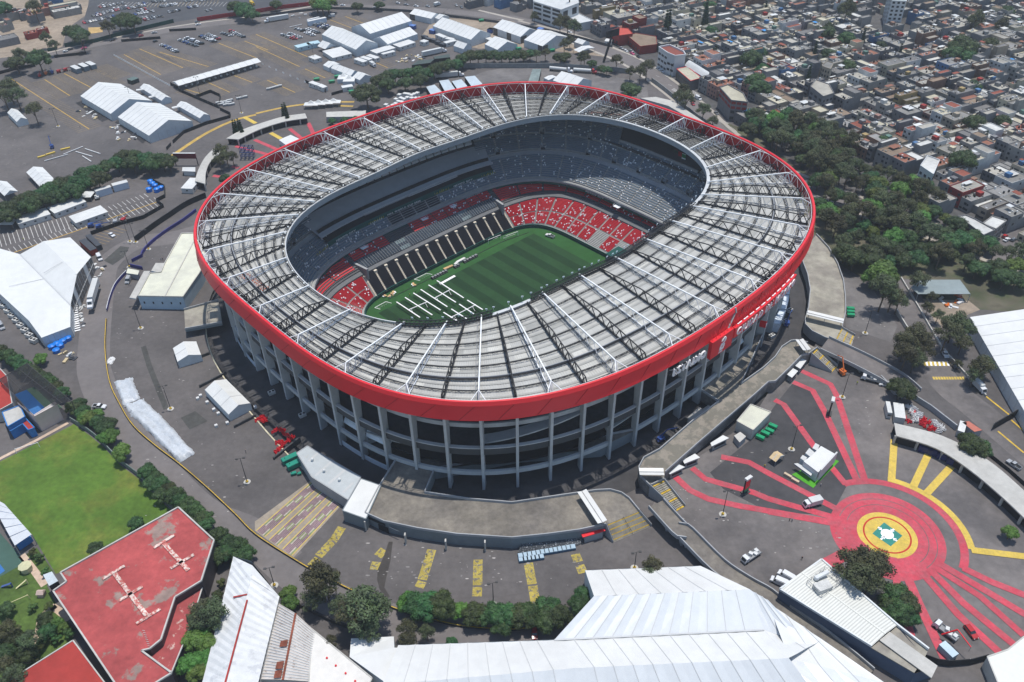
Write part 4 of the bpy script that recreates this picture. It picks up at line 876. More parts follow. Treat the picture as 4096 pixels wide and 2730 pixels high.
for t_, x0, x1, y0, y1, n in ((8, 1010, 1150, 0, 300, 6), (8, 1300, 2200, 100, 1500, 70), (13, 900, 2294, 300, 700, 60), (14, 0, 700, 480, 700, 12), (15, 0, 700, 100, 420, 25), (11, 600, 1200, 150, 800, 40), (0, 0, 500, 950, 1500, 70), (0, 900, 1400, 1100, 1300, 20), (4, 900, 1600, 550, 1500, 60), (7, 700, 1100, 1150, 1500, 25), (10, 1500, 2294, 900, 1568, 40), (0, 1300, 2200, 400, 1000, 40), (1, 0, 1200, 250, 900, 60)):
 for _ in range(n):
  c = G(t_, rnd.uniform(x0, x1), rnd.uniform(y0, y1)); r = rnd.uniform(.08, .34); k = rnd.randint(5, 8); ph = rnd.random()*6; e = rnd.uniform(1, 3)
  if (Vector((c.x-CX, c.y-CY))).length < 137: continue
  b.poly([(c.x+r*e*rnd.uniform(.6, 1)*cos(ph+i*6.283/k), c.y+r*rnd.uniform(.6, 1)*sin(ph+i*6.283/k), .085) for i in range(k)], rnd.randint(0, 1))
o = b.build('litter_and_chips', [mat('pale_chip', (.32, .30, .28), .9, .2, 1), mat('dust_mark', (.21, .20, .19), .9, .2, 1)], None, G(8, 1300, 700)); tag(o, 'pale specks, chips and dust marks scattered over the asphalt lots', 'debris', kind='stuff')
# ================================================================== DECKS, TENTS, BUILDINGS
m_deck = mat('deck_concrete', (.20, .18, .15), .92, .22, .6, col2=(.13, .118, .105), mixs=.09, detail=8, thr=(.38, .62)); m_deck2 = mat('deck_worn', (.30, .28, .23), .92, .16, .3, col2=(.22, .20, .17), mixs=.1)
m_wall = mat('wall_blue_grey', (.17, .20, .215), .85, .08, .4); m_wallp = mat('wall_pale', (.42, .41, .38), .85, .1, .5); m_rail = mat('rail_dark', (.05, .05, .05), .6, .1, 1)
m_tent = mat('tent_white', (.60, .605, .59), .42, .05, .25, spec=.35); m_tentw = mat('tent_wall', (.50, .55, .58), .5, .07, .6, spec=.3); m_tents = mat('tent_seam', (.45, .46, .46), .5, .05, 1); m_tgl = mat('tent_window', (.05, .06, .07), .15, .2, 1, spec=.6)
m_beige = mat('roof_beige', (.58, .58, .47), .7, .06, .3, col2=(.50, .50, .42), mixs=.1); m_blueg = mat('wall_light_blue', (.36, .46, .54), .8, .06, .4)
ZD = 5.0
def deck(name, pts, z, label, walls=True, wm=None, grid=None, thick=None, cat='ramp deck', ph=1.0, skip=()):
 P_ = [Vector((p[0], p[1], 0)) for p in pts]; g = empty(name, (P_[0].x, P_[0].y, 0), label, cat)
 b = MB(); b.prism(P_, z-(thick or z), z); b.build('deck_slab', [wm or m_wall], g)
 t = MB(); 
 for tr in geometry.tessellate_polygon([P_]):
  a, c, d = tr
  if (P_[c]-P_[a]).cross(P_[d]-P_[a]).z < 0: a, d = d, a
  t.poly([(P_[k].x, P_[k].y, z+.03) for k in (a, c, d)])
 t.build('deck_surface', grid or m_deck, g)
 w_ = MB(); n = len(P_)
 for i in range(n):
  if i in skip: continue
  w_.strip([P_[i], P_[(i+1) % n]], .35, z, ph)
 w_.build('deck_parapet', m_conc, g); return g
deckC = [rim(radians(243), -6, 0), *E_(9, (1250, 1000), (1100, 1240), (980, 1470), z=ZD), *E_(13, (1150, 135), (1450, 198), (1800, 250), (2294, 282), z=ZD), *E_(14, (300, 252), (600, 212), (840, 160), z=ZD), *E_(10, (1140, 1450), (1050, 1340), (980, 1290), (880, 1262), (760, 1268), (600, 1290), (0, 1378), z=ZD), *E_(9, (1900, 1345), (1512, 1285), (1600, 1075), z=ZD), rim(radians(251), -6, 0)]
dk = deck('concourse_deck', deckC, ZD, 'wide curved brown concrete deck below the stadium with blue-grey retaining wall', skip=(0, 10, len(deckC)-1))
b = MB()
for (x0, y0), (x1, y1) in (((985, 90), (990, 210)), ((1340, 225), (1345, 330)), ((1700, 300), (1705, 385)), ((2050, 320), (2055, 395)), ((1015, 130), (1015, 150))): p = G(13, x1, y1-10, 0); b.box((p.x, p.y, 0), (.5, 1.2, 4.6), 0)
b.build('wall_pilaster', m_wallp, dk)
b = MB(); p, q = G(13, 1015, 128, 3.6), G(13, 1200, 200, 3.6); 
o1, o2 = deckC[3], deckC[4]; d = (o2-o1).normalized(); n_ = Vector((d.y, -d.x, 0)); n_ = n_ if n_.y < 0 else -n_
b.hexa([o1+d*1+n_*e+Vector((0, 0, z)) for z in (3.1, 4.4) for e, k in ((-.5, 0), (.06, 0))]+[o1+d*7+n_*e+Vector((0, 0, z)) for z in (3.1, 4.4) for e in (-.5, .06)]) if 0 else b.strip([o1+d*1+n_*.1, o1+d*8+n_*.1], .12, 3.2, 1.2)
b.strip([o1+d*5+n_*.1, o1+d*9+n_*.1], .12, .1, 2.8); b.build('loading_opening', m_dark, dk)
w_ = MB()
for pts in (((1215, 205), (1340, 235)),): w_.strip([o1+d*9.5+n_*.15, o1+d*13.5+n_*.15], .1, 3, .9)
w_.build('wall_sign', m_seatgrey, dk)
def stairs(name, top0, top1, bot0, bot1, z, n, label, cat='stairs'):
 g = empty(name, (top0.x, top0.y, 0), label, cat); b = MB()
 for i in range(n):
  f0, f1 = i/n, (i+1)/n; zz = z*(1-(i+1)/n)+.17; A, B, C_, D = top0.lerp(bot0, f0), top1.lerp(bot1, f0), top1.lerp(bot1, f1), top0.lerp(bot0, f1)
  b.hexa([(p.x, p.y, 0) for p in (A, B, C_, D)]+[(p.x, p.y, zz) for p in (A, B, C_, D)], 1 if i % 5 == 0 else 0)
 b.build('step_flight', [m_deck2, m_kerb], g); b = MB()
 for a, c in ((top0, bot0), (top1, bot1)): b.strip([a, c], .35, 0, [z+1, 1.1])
 b.build('stair_wall', m_conc, g); b = MB()
 for a, c in ((top0, bot0), (top1, bot1)): b.bar((a.x, a.y, z+1.5), (c.x, c.y, 1.6), .08)
 m0, m1 = top0.lerp(top1, .5), bot0.lerp(bot1, .5); b.bar((m0.x, m0.y, z+.9), (m1.x, m1.y, .9), .08)
 for i in range(5): p = m0.lerp(m1, i/4); zz = z*(1-i/4); b.bar((p.x, p.y, zz), (p.x, p.y, zz+.9), .08)
 b.build('handrail', m_rail, g); return g
q = E_(14, (845, 160), (1140, 40), z=ZD); q2 = E_(14, (905, 318), (1250, 170), z=0); stairs('staircase', q[0], q[1], q2[0], q2[1], ZD, 18, 'wide concrete staircase with yellow edges at the end of the curved deck')
q = E_(10, (1235, 1225), (1360, 1165), z=ZD); q2 = E_(10, (1470, 1450), (1550, 1405), z=0); stairs('staircase', q[0], q[1], q2[0], q2[1], ZD, 16, 'narrow concrete stairs with yellow edges beside the foot ramp')
def Z3(x, y, z=0): return GS(3100+x*KS, 1200+y*KS, z)
q = (Z3(325, 490, ZD), Z3(375, 437, ZD)); q2 = (Z3(505, 655), Z3(560, 600)); stairs('staircase', q[0], q[1], q2[0], q2[1], ZD, 16, 'concrete stairs with yellow bands beside the orange boom lift')
q = (Z3(535, 372, 3.5), Z3(597, 255, 3.5)); q2 = (Z3(680, 425), Z3(716, 325)); stairs('staircase', q[0], q[1], q2[0], q2[1], 3.5, 12, 'concrete stairs with yellow lines beside the green generators')
deckR = [rim(radians(289), -6, 0)] + E_(10, (1660, 345), (1850, 470), (1640, 625), (1320, 900), (1180, 975), (1135, 1060), (1150, 1140), (1235, 1225), (1360, 1165), (1370, 1105), (1700, 812), (2170, 410), (2294, 298), z=ZD)+[Z3(0, 740, ZD), Z3(120, 625, ZD), Z3(240, 503, ZD), Z3(300, 492, ZD), Z3(375, 437, ZD), Z3(290, 392, ZD), Z3(190, 370, ZD), Z3(140, 377, ZD), Z3(60, 430, ZD), Z3(0, 520, ZD)]+E_(10, (2250, 170), (2050, 312), z=ZD)+[rim(radians(296), -6, 0)]
deck('concourse_deck', deckR, ZD, 'long slabbed concrete deck with a bridge into gate 7 of the stadium', wm=mat('wall_stained', (.13, .125, .12), .9, .2, .4, col2=(.19, .18, .17), mixs=.2), skip=(0, len(deckR)-1, 9, 18), grid=mat('deck_slabs', (.235, .21, .175), .92, .1, .3, col2=(.16, .15, .125), mixs=.25, thr=(.45, .52)))
deckF = E_(7, (300, 700), (430, 540), (540, 660), (620, 800), (672, 950), (690, 1100), (692, 1240), (665, 1350), z=4)+[Z3(597, 255, 4), Z3(535, 372, 4), Z3(450, 350, 4), Z3(330, 290, 4), Z3(270, 230, 4), Z3(268, 180, 4)]+E_(7, (360, 1200), (376, 1040), (352, 900), (310, 790), z=4)
deck('concourse_deck', deckF, 4.0, 'pale worn concrete deck curving along the right-hand end of the stadium', grid=m_deck2, skip=(0, 8), wm=m_conc)
dl = E_(4, (1650, 1215), (1960, 1130), (1990, 1330), (1660, 1390), z=4); deck('deck_bridge', dl, 4.0, 'short stained concrete bridge from the left lot into the stadium', thick=1.2, grid=m_deck2, skip=(1, 3))
def footramp(name, pts, z, wd, label, posts=True, m=None):
 P_ = smooth([Vector((p.x, p.y, 0)) for p in pts], 4); n = len(P_); zs = [z[0]+(z[1]-z[0])*i/(n-1) for i in range(n)]; g = empty(name, P_[0], label, 'ramp')
 b = MB(); b.strip(P_, wd, [q-.6 for q in zs], .6); b.build('ramp_surface', m or m_deck, g)
 b = MB()
 for s in (-1, 1):
  o = []
  for i, p in enumerate(P_): d = (P_[min(i+1, n-1)]-P_[max(i-1, 0)]).normalized(); o.append(Vector((p.x-d.y*wd/2*s, p.y+d.x*wd/2*s, 0)))
  b.strip(o, .35, [q-.5 for q in zs], 1.6)
 b.build('ramp_parapet', m_conc, g)
 if posts:
  for i in range(2, n-2, 3):
   b = MB(); p = P_[i]; b.box((p.x, p.y, 0), (.8, wd*.8, max(.3, zs[i]-.6))); b.build('ramp_pier', m_conc, g)
 return g
footramp('foot_ramp', E_(10, (1290, 1380), (1500, 1600), z=5)+E_(14, (1560, 240), (1850, 520), (2100, 680), (2294, 780), z=4)+E_(15, (150, 950), (500, 1180), (900, 1500), z=2), (5, 1), 6.2, 'long brown foot ramp on piers descending behind the big white tent')
footramp('foot_ramp', [Z3(440, 400, 4.5), Z3(700, 500, 4.5), Z3(900, 590, 4), Z3(1080, 690, 3), Z3(1230, 830, 1.5)], (4.8, .6), 10, 'wide vehicle ramp on posts curving down past the orange boom lift', m=m_asph_p)
def canopy(name, t, a, c, wd, z, label, ze=0, m=m_tent):
 p, q = G(t, *a, z), G(t, *c, z); d = (q-p).normalized(); n_ = Vector((-d.y, d.x, 0)); g = empty(name, (p.x, p.y, 0), label, 'canopy'); b = MB()
 b.hexa([p-n_*wd/2+Vector((0, 0, .35)), q-n_*wd/2+Vector((0, 0, .35)), q, p, p-n_*wd/2+Vector((0, 0, .5)), q-n_*wd/2+Vector((0, 0, .5)), q+Vector((0, 0, .15)), p+Vector((0, 0, .15))])
 b.hexa([p, q, q+n_*wd/2+Vector((0, 0, .35)), p+n_*wd/2+Vector((0, 0, .35)), p+Vector((0, 0, .15)), q+Vector((0, 0, .15)), q+n_*wd/2+Vector((0, 0, .5)), p+n_*wd/2+Vector((0, 0, .5))])
 b.build('canopy_roof', m, g); k = max(2, int((q-p).length/5)+1)
 for i in range(k):
  for s in (-1, 1): b = MB(); r = p.lerp(q, .05+.9*i/(k-1))+n_*s*wd*.3; b.bar((r.x, r.y, ze), (r.x, r.y, z+.2), .14); b.build('post', m_grey, g)
 b = MB(); b.bar(p+Vector((0, 0, .25)), q+Vector((0, 0, .25)), .2, .2); b.build('gutter', m_grey, g)
canopy('gate_canopy', 10, (625, 1270), (810, 1550), 3.4, ZD+3, 'long white gate canopy standing across the brown curved deck', ZD); canopy('gate_canopy', 10, (1140, 1098), (1360, 1100), 3.2, ZD+3, 'white gate canopy at the near end of the slabbed deck', ZD)
canopy('gate_canopy', 7, (352, 1240), (675, 1318), 3.4, 4+3, 'white gate canopy across the pale right-hand deck', 4); 
p = Z3(215, 360, ZD+3); q = Z3(285, 455, ZD+3); KQ = T0[11]; canopy('gate_canopy', 11, ((3100+215*KS-KQ[0])/KS, (1200+360*KS-KQ[1])/KS), ((3100+285*KS-KQ[0])/KS, (1200+455*KS-KQ[1])/KS), 3.4, ZD+3, 'white gate canopy at the far end of the slabbed deck', ZD)
def kiosk(t, pts, z, label, m=m_tent, wm=m_grey, name='ticket_kiosk', cat='kiosk'):
 P_ = GL(t, z, *pts); g = empty(name, (P_[0].x, P_[0].y, 0), label, cat); b = MB(); b.prism(P_, z-.25, z, bottom=True); b.build('roof', m, g)
 c = sum(P_, Vector())/len(P_); b = MB(); b.prism([c+(p-c)*.8 for p in P_], 0, z-.25); b.build('wall', wm, g)
 a, e = P_[-1], P_[-2]; b = MB(); d = (e-a).normalized(); o = c+((a+e)/2-c)*.82; b.strip([Vector((o.x, o.y, 0))-d*(e-a).length*.3, Vector((o.x, o.y, 0))+d*(e-a).length*.3], .15, 1.0, 1.0); b.build('counter_window', m_dark, g); return g
kiosk(10, [(1385, 1090), (1490, 1025), (1550, 1050), (1415, 1115)], 3, 'white-roofed ticket kiosk nearest the slabbed deck end'); kiosk(10, [(1530, 990), (1640, 930), (1685, 965), (1545, 1020)], 3, 'white-roofed ticket kiosk second from the slabbed deck end'); kiosk(10, [(1778, 835), (1890, 765), (1945, 790), (1790, 865)], 3, 'white-roofed ticket kiosk below the pale pump house')
kiosk(11, [(170, 220), (225, 165), (270, 190), (215, 250)], 3.2, 'nearer white-roofed kiosk at the top of the plaza wall'); kiosk(11, [(240, 140), (300, 75), (345, 95), (290, 170)], 3.2, 'farther white-roofed kiosk at the top of the plaza wall')
def building(name, t, pts, z, label, rm, wm, par=.5, cat='building', pm=None, wins=(), z0=0, inset=.35):
 P_ = GL(t, z, *pts) if t is not None else pts; g = empty(name, (P_[0].x, P_[0].y, 0), label, cat)
 b = MB(); b.prism(P_, z0, z-.1); b.build('wall', wm, g); b = MB(); b.prism(P_, z-.1, z); b.build('roof', rm, g)
 n = len(P_)
 if par:
  b = MB()
  for i in range(n): b.strip([P_[i], P_[(i+1) % n]], inset, z-.05, par)
  b.build('parapet', pm or wm, g)
 for (i, k, zb, hh, ww, m) in wins:            # edge index, count, sill height, height, width share
  a, e = P_[i], P_[(i+1) % n]; d = (e-a).normalized(); nn = Vector((d.y, -d.x, 0)); c = sum(P_, Vector())/n
  if nn.dot((a+e)/2-c) < 0: nn = -nn
  L = (e-a).length
  for j in range(k):
   b = MB(); m_ = a+(e-a)*((j+.5)/k)+nn*.06; w2 = L/k*ww/2; b.strip([Vector((m_.x, m_.y, 0))-d*w2, Vector((m_.x, m_.y, 0))+d*w2], .14, zb, hh); b.build('window', m, g)
 return g
building('warehouse', 4, [(1235, 1088), (1640, 1096), (1790, 880), (1860, 740), (1745, 525), (1627, 527), (1480, 790), (1445, 875), (1345, 885)], 7, 'long beige-roofed hall with pale blue walls left of the stadium', m_beige, m_blueg, wins=((0, 5, 3, 1.1, .14, m_dark),), pm=m_wallp)
building('roof_wing', 4, [(1160, 1100), (1215, 1110), (1345, 862), (1290, 862)], 6, 'narrow white awning roof along the left side of the beige hall', m_wallp, m_blueg, par=0, z0=5.5, cat='awning'); building('annex', 4, [(1355, 860), (1442, 878), (1480, 790), (1395, 790)], 6.2, 'small pale grey annex on the left side of the beige hall', m_wallp, m_blueg, par=0, cat='annex')
b = MB(); p, q = G(4, 1480, 1085, 7.1), G(4, 1735, 600, 7.1); b.bar(p, q, .5, .3); b.build('ridge_strip', m_wallp, bpy.data.objects['warehouse'])
kiosk(4, [(1130, 880), (1235, 895), (1248, 858), (1145, 838)], 3.2, 'beige-roofed guard booth beside the blue banner wall', m_beige, m_conc, 'guard_booth', 'booth')
gb = building('service_building', 9, [(365, 925), (460, 862), (940, 1140), (825, 1345), (500, 1140)], 5.5, 'grey metal-roofed service building wedged between the striped ramp and ring road', mat('roof_grey_blue', (.40, .43, .44), .6, .06, .5, col2=(.46, .42, .33), mixs=.05, thr=(.6, .64)), m_conc, par=.15)
for x, y in ((505, 985), (610, 1085), (748, 1165)):
 p = G(9, x, y, 6); b = MB(); b.tube((p.x, p.y, 5.4), (p.x, p.y, 6.3), .45); b.blob((p.x, p.y, 6.5), .6, 1, 0, sq=(1, 1, .5)); b.build('roof_ventilator', m_seatpale, gb, smooth=False)
b = MB()
for x, y, x2, y2 in ((560, 920, 470, 1000), (680, 1000, 530, 1130), (800, 1075, 650, 1200), (870, 1190, 780, 1280)): p, q = G(9, x, y, 5.52), G(9, x2, y2, 5.52); b.strip([p, q], 1.0, 5.53)
b.build('roof_light_strip', m_tents, gb)
building('white_annex', 9, [(775, 1440), (940, 1155), (1120, 1215), (985, 1515)], 5.6, 'white sheet-roofed annex beside the curved deck', m_tent, m_wall, par=.1, cat='annex')
building('pump_house', 10, [(2015, 640), (2140, 490), (2320, 560), (2160, 720)], 5, 'pale cube pump house with flat cream roof beside the slabbed deck', m_beige, m_wallp, par=.3, cat='pump house')
building('small_shed', 10, [(1990, 770), (2045, 735), (2098, 775), (2040, 830)], 3, 'small white-roofed shed in front of the pale pump house', m_wallp, m_conc, par=0, cat='shed')
building('utility_block', 10, [(1575, 610), (1680, 520), (1745, 560), (1640, 655)], 3.5, 'low white utility block on the ring road under the slabbed deck', m_wallp, m_wallp, par=.2, cat='utility block')
building('utility_block', 10, [(1705, 540), (1760, 500), (1800, 530), (1740, 570)], 2.6, 'smaller white utility block behind the low one on the ring road', m_wallp, m_wallp, par=.2, cat='utility block')
def curved(name, inner, outer, z, label, rm=m_wallp, wm=m_dark):
 g = empty(name, (inner[0].x, inner[0].y, 0), label, 'gatehouse'); A = smooth([Vector((p.x, p.y, 0)) for p in inner], 5); B = smooth([Vector((p.x, p.y, 0)) for p in outer], 5)
 z1 = Vector((0, 0, z)); z0 = Vector((0, 0, z-.5)); b = MB(); b.grid([[p+z0 for p in A], [p+z1 for p in A], [p+z1 for p in B], [p+z0 for p in B], [p+z0 for p in A]])
 for i in (0, -1): b.poly([A[i]+z0, A[i]+z1, B[i]+z1, B[i]+z0])
 b.build('roof', rm, g); b = MB(); A2 = [a.lerp(c, .14) for a, c in zip(A, B)]; B2 = [a.lerp(c, .86) for a, c in zip(A, B)]
 b.grid([A2, [p+z0 for p in A2]]); b.grid([B2, [p+z0 for p in B2]]); b.build('wall', wm, g)
 for i in range(0, len(A), 3): b = MB(); p = A[i].lerp(B[i], .07); b.box((p.x, p.y, 0), (.7, .7, z-.5)); b.build('pillar', m_wallp, g)
 return g
curved('curved_gatehouse', [Z2(460, 420, 4), Z2(570, 365, 4), Z2(700, 310, 4), Z2(900, 250, 4), Z2(1105, 220, 4)], [Z2(340, 412, 4), Z2(480, 335, 4), Z2(660, 270, 4), Z2(880, 205, 4), Z2(1085, 175, 4)], 4, 'long curved white-roofed gatehouse beyond the upper left rim')
curved('curved_gatehouse', [Z2(145, 840, 4.5), Z2(150, 730, 4.5), Z2(200, 620, 4.5), Z2(325, 520, 4.5)], [Z2(45, 812, 4.5), Z2(85, 690, 4.5), Z2(150, 580, 4.5), Z2(250, 485, 4.5)], 4.5, 'short curved grey-roofed gatehouse beside the red sign board')
curved('curved_gatehouse', [G(11, 1150, 770, 4.5), G(11, 1500, 880, 4.5), G(11, 1800, 1070, 4.5), G(11, 2100, 1320, 4.5), G(11, 2350, 1560, 4.5)], [G(11, 1130, 655, 4.5), G(11, 1560, 770, 4.5), G(11, 1960, 980, 4.5), G(11, 2294, 1260, 4.5), G(11, 2600, 1560, 4.5)], 4.5, 'long curved cream-roofed gatehouse on the right side of the painted plaza')
building('link_building', 1, [(630, 1050), (980, 1045), (985, 990), (630, 1005)], 4, 'straight white-roofed gate building touching the upper left rim', m_wallp, m_conc, par=0)
building('cabin', 1, [(205, 1255), (280, 1310), (395, 1250), (310, 1210)], 3.5, 'white cabin between the curved gatehouse and the stadium rim', m_tent, m_tentw, par=0, cat='cabin')
building('terrace_roof', 2, [(1150, 880), (1290, 870), (1440, 905), (1560, 985), (1730, 1100), (1680, 1110), (1400, 950)], 5, 'curved white terrace roof beyond the upper right rim', m_wallp, m_conc, par=0)
def tent(t, A, B, C_, ze, zr, label, walls=1, wins=0, name='event_tent', nseam=None, off=None, cat='tent', gm=None, rm=None):
 q = [Vector((p.x, p.y, 0)) for p in (rect3(*[G(t, *p, ze) for p in (A, B, C_)]) if t is not None else rect3(A, B, C_))]
 q = [Vector((p.x, p.y, 0)) for p in q]; g = empty(name, q[0], label, cat); z1, z2 = Vector((0, 0, ze)), Vector((0, 0, zr)); a, b_, c, d = q; e, f = (a+d)/2, (b_+c)/2
 b = MB(); n = nseam or max(2, int((b_-a).length/5))
 for i in range(n):
  s0, s1 = i/n, (i+1)/n
  for p0, p1, r0, r1 in ((a.lerp(b_, s0), a.lerp(b_, s1), e.lerp(f, s0), e.lerp(f, s1)), (d.lerp(c, s1), d.lerp(c, s0), e.lerp(f, s1), e.lerp(f, s0))):
   pm, rmid = (p0+p1)/2, (r0+r1)/2
   b.grid([[p0+z1, pm+z1-Vector((0, 0, .12)), p1+z1], [p0.lerp(r0, .5)+(z1+z2)/2, pm.lerp(rmid, .5)+(z1+z2)/2-Vector((0, 0, .22)), p1.lerp(r1, .5)+(z1+z2)/2], [r0+z2, rmid+z2-Vector((0, 0, .12)), r1+z2]], 0)
   if i: b.bar(p0+z1+Vector((0, 0, .03)), r0+z2+Vector((0, 0, .03)), .22, .1, 1)
 b.build('tent_roof', [rm or m_tent, m_tents], g, smooth=False)
 b = MB(); zg = Vector((0, 0, .02))
 for s, t_, r in ((a, d, e), (b_, c, f)): b.poly([s+z1, t_+z1, r+z2]) if walls != 2 else b.poly([s+z1, t_+z1, r+z2])
 b.build('gable', gm or m_tentw, g)
 if walls:
  for s, t_ in ((a, b_), (b_, c), (c, d), (d, a)):
   b = MB(); L = (t_-s).length; k = max(1, int(L/5)); nn = Vector(((t_-s).y, -(t_-s).x, 0)).normalized()
   for j in range(k):
    p0, p1 = s.lerp(t_, j/k), s.lerp(t_, (j+1)/k); m_ = 1 if wins and (j*7+k) % wins == 0 else 0
    if walls == 2 and j % 2: continue
    b.poly([p0+zg, p1+zg, p1+z1, p0+z1], m_); b.bar(p0, p0+z1, .16, .16, 2)
   b.build('tent_wall', [m_tentw, m_tgl, m_tents], g)
 else:
  for s, t_ in ((a, b_), (d, c)):
   k = max(2, int((t_-s).length/6)+1)
   for j in range(k): b = MB(); p = s.lerp(t_, j/(k-1)); b.bar(p, p+z1, .16); b.build('post', m_grey, g)
 return g
tent(0, (720, 862), (992, 1022), (1362, 905), 5, 10.5, 'large white gabled tent on the upper left lot, the farther of the pair', wins=0)
tent(0, (1055, 1050), (1335, 1218), (1728, 1090), 5, 10.5, 'large white gabled tent on the upper left lot, the nearer of the pair')
tent(0, (1252, 785), (1447, 905), (1532, 878), 3.2, 5, 'long narrow white tent behind the farther of the two large gabled tents'); tent(0, (1583, 945), (1790, 1062), (1880, 1035), 3.2, 5, 'long narrow white tent behind the nearer of the two large gabled tents')
for A, B, C_, w in (((1222, 815), (1310, 803), (1300, 798), 'nearer the ridge end of'), ((1340, 880), (1395, 862), (1390, 855), 'nearer the front of'), ((1545, 975), (1605, 960), (1600, 950), 'beside')):
 canopy('link_canopy', 0, A, B, 3, 3, 'short white link canopy %s the farther large tent' % w if w != 'beside' else 'short white link canopy beside the nearer large tent')
tent(0, (65, 1010), (150, 1095), (235, 1060), 3.5, 5.5, 'small crumpled white tent beside the lone tree on the left edge'); tent(0, (235, 1545), (400, 1720), (520, 1640), 4, 6, 'white open canopy tent above the left tree row', 0)
tent(4, (-60, 100), (40, 190), (90, 85), 4, 6, 'white tent cut by the left edge above the tree row', 0)
tent(0, (1600, 770), (2340, 555), (2310, 515), 4, 5.4, 'very long narrow white canopy across the upper parking lot', 0, name='walkway_tent')
for i in range(13):
 c = G(0, 1670+i*52.5, 782-i*14.8, 0); b = MB(); b.blob(c+Vector((0, 0, .8)), .9, 1, .05, sq=(1, 1, .9)); tag(b.build('water_weight', m_tent, None, c), 'white ballast tank hanging by the long walkway canopy', 'ballast tank', 'ballast tanks along the long walkway canopy')
T1 = 1
tent(1, (590, 310), (895, 447), (1085, 388), 5.5, 10, 'large white tent with its gable towards the trailers, upper centre'); tent(1, (1022, 305), (1395, 188), (868, 240), 5.5, 10, 'longest white tent at the top of the event compound'); tent(1, (1180, 398), (1448, 305), (1075, 342), 4.5, 8, 'mid-sized white tent between the two longest ones')
tent(1, (1375, 125), (1570, 170), (1612, 120), 4.5, 7, 'white tent against the upper avenue fence', wins=4); tent(1, (1600, 160), (1640, 175), (1692, 135), 4, 6, 'tiny white tent at the end of the one against the avenue fence')
tent(1, (1585, 235), (1925, 358), (2090, 297), 5.5, 10, 'long white tent with arched air units along its near side'); tent(1, (670, 612), (850, 680), (925, 650), 3.5, 6, 'low white tent right of the grey cabin row'); tent(1, (600, 585), (655, 610), (740, 570), 3.2, 5, 'low white tent with gable beside the grey shed'); tent(1, (865, 690), (930, 720), (1045, 690), 3.5, 6, 'white tent just left of the big round tree')
tent(1, (1770, 412), (1860, 442), (1975, 430), 4, 7, 'small white tent above the centre tree row'); tent(1, (550, 415), (620, 442), (718, 408), 3.5, 6.5, 'white open marquee with pointed roof', 0)
K5 = 600/1345.
def t5(x, y): return ((1900+x*K5-2048)/KS, y*K5/KS)
tent(2, t5(162, 247), t5(408, 333), t5(560, 275), 5.5, 9.5, 'white tent with dark open arches on its gable side', 1, 3); tent(2, t5(440, 358), t5(605, 417), t5(838, 330), 5.5, 10, 'white tent with two dark doors nearest the avenue', 1, 5); tent(2, t5(88, 398), t5(200, 449), t5(375, 397), 4, 8, 'white tent touching the centre tree row')
tent(2, t5(890, 378), t5(962, 402), t5(1015, 375), 4, 6, 'small white cabin tent beside the tall billboard mast'); tent(2, t5(885, 448), t5(935, 470), t5(1050, 420), 3, 4.2, 'low white lean-to beside the small cabin tent', 0)
tent(2, (365, 722), (560, 790), (765, 742), 5, 9, 'bright white tent just behind the far rim of the stadium')
tent(2, (285, 700), (330, 720), (400, 690), 4, 4.6, 'white box tent left of the bright tent behind the far rim')
ltk = empty('event_tent', G(4, 180, 712, 8), 'huge white double-ridged tent at the left edge with a glazed end', 'tent'); ltk.location.z = 0
def roofstrip(pl, name='tent_roof', m=m_tent):
 b = MB(); [b.poly([G(4, x, y, z) for x, y, z in p_]) for p_ in pl]; return b.build(name, m, ltk)
va, vb = (180, 712, 7.5), (632, 1165, 7.5)
roofstrip([[va, (390, 595, 12), (690, 890, 12), (632, 1165, 7.5)], [(390, 595, 12), (628, 560, 7.5), (815, 738, 7.5), (690, 890, 12)]])
roofstrip([[(-500, 520, 12), va, vb, (260, 1308, 7.5), (-180, 900, 7.5)], ])
roofstrip([[(260, 1308, 7.5), (632, 1165, 7.5), (630, 1362, 5.5), (372, 1460, 5.5)]])
b = MB(); e = [(815, 738), (690, 890), (632, 1165), (630, 1362), (372, 1460), (260, 1308), (-180, 900)]; zz = [7.5, 12, 7.5, 5.5, 5.5, 7.5, 7.5]
for i in range(6):
 p, q = G(4, *e[i], zz[i]), G(4, *e[i+1], zz[i+1]); k = 5
 for j in range(k):
  s0, s1 = j/k, (j+1)/k; a0, a1 = p.lerp(q, s0), p.lerp(q, s1); m_ = 1 if i < 2 and j != 2 else 0
  b.poly([(a0.x, a0.y, 0), (a1.x, a1.y, 0), a1, a0], m_); b.bar((a0.x, a0.y, 0), a0, .22, .22, 2)
  if i < 2: b.bar((a0.x, a0.y, 4), (a1.x, a1.y, 4), .25, .25, 2)
b.build('tent_wall', [m_tentw, m_tgl, m_tents], ltk)
b = MB(); b.bar(G(4, 180, 712, 7.6), G(4, 632, 1165, 7.6), .7, .15); 
for a_, c_ in (((520, 935, 8.6), (690, 890, 12.05)), ((390, 880, 9), (560, 780, 12.05)), ((80, 1000, 8), (400, 930, 7.6))): b.bar(G(4, *a_), G(4, *c_), .15, .1)
b.build('valley_gutter', m_tents, ltk)
m_ac = mat('unit_grey', (.48, .48, .46), .6, .15, 2)
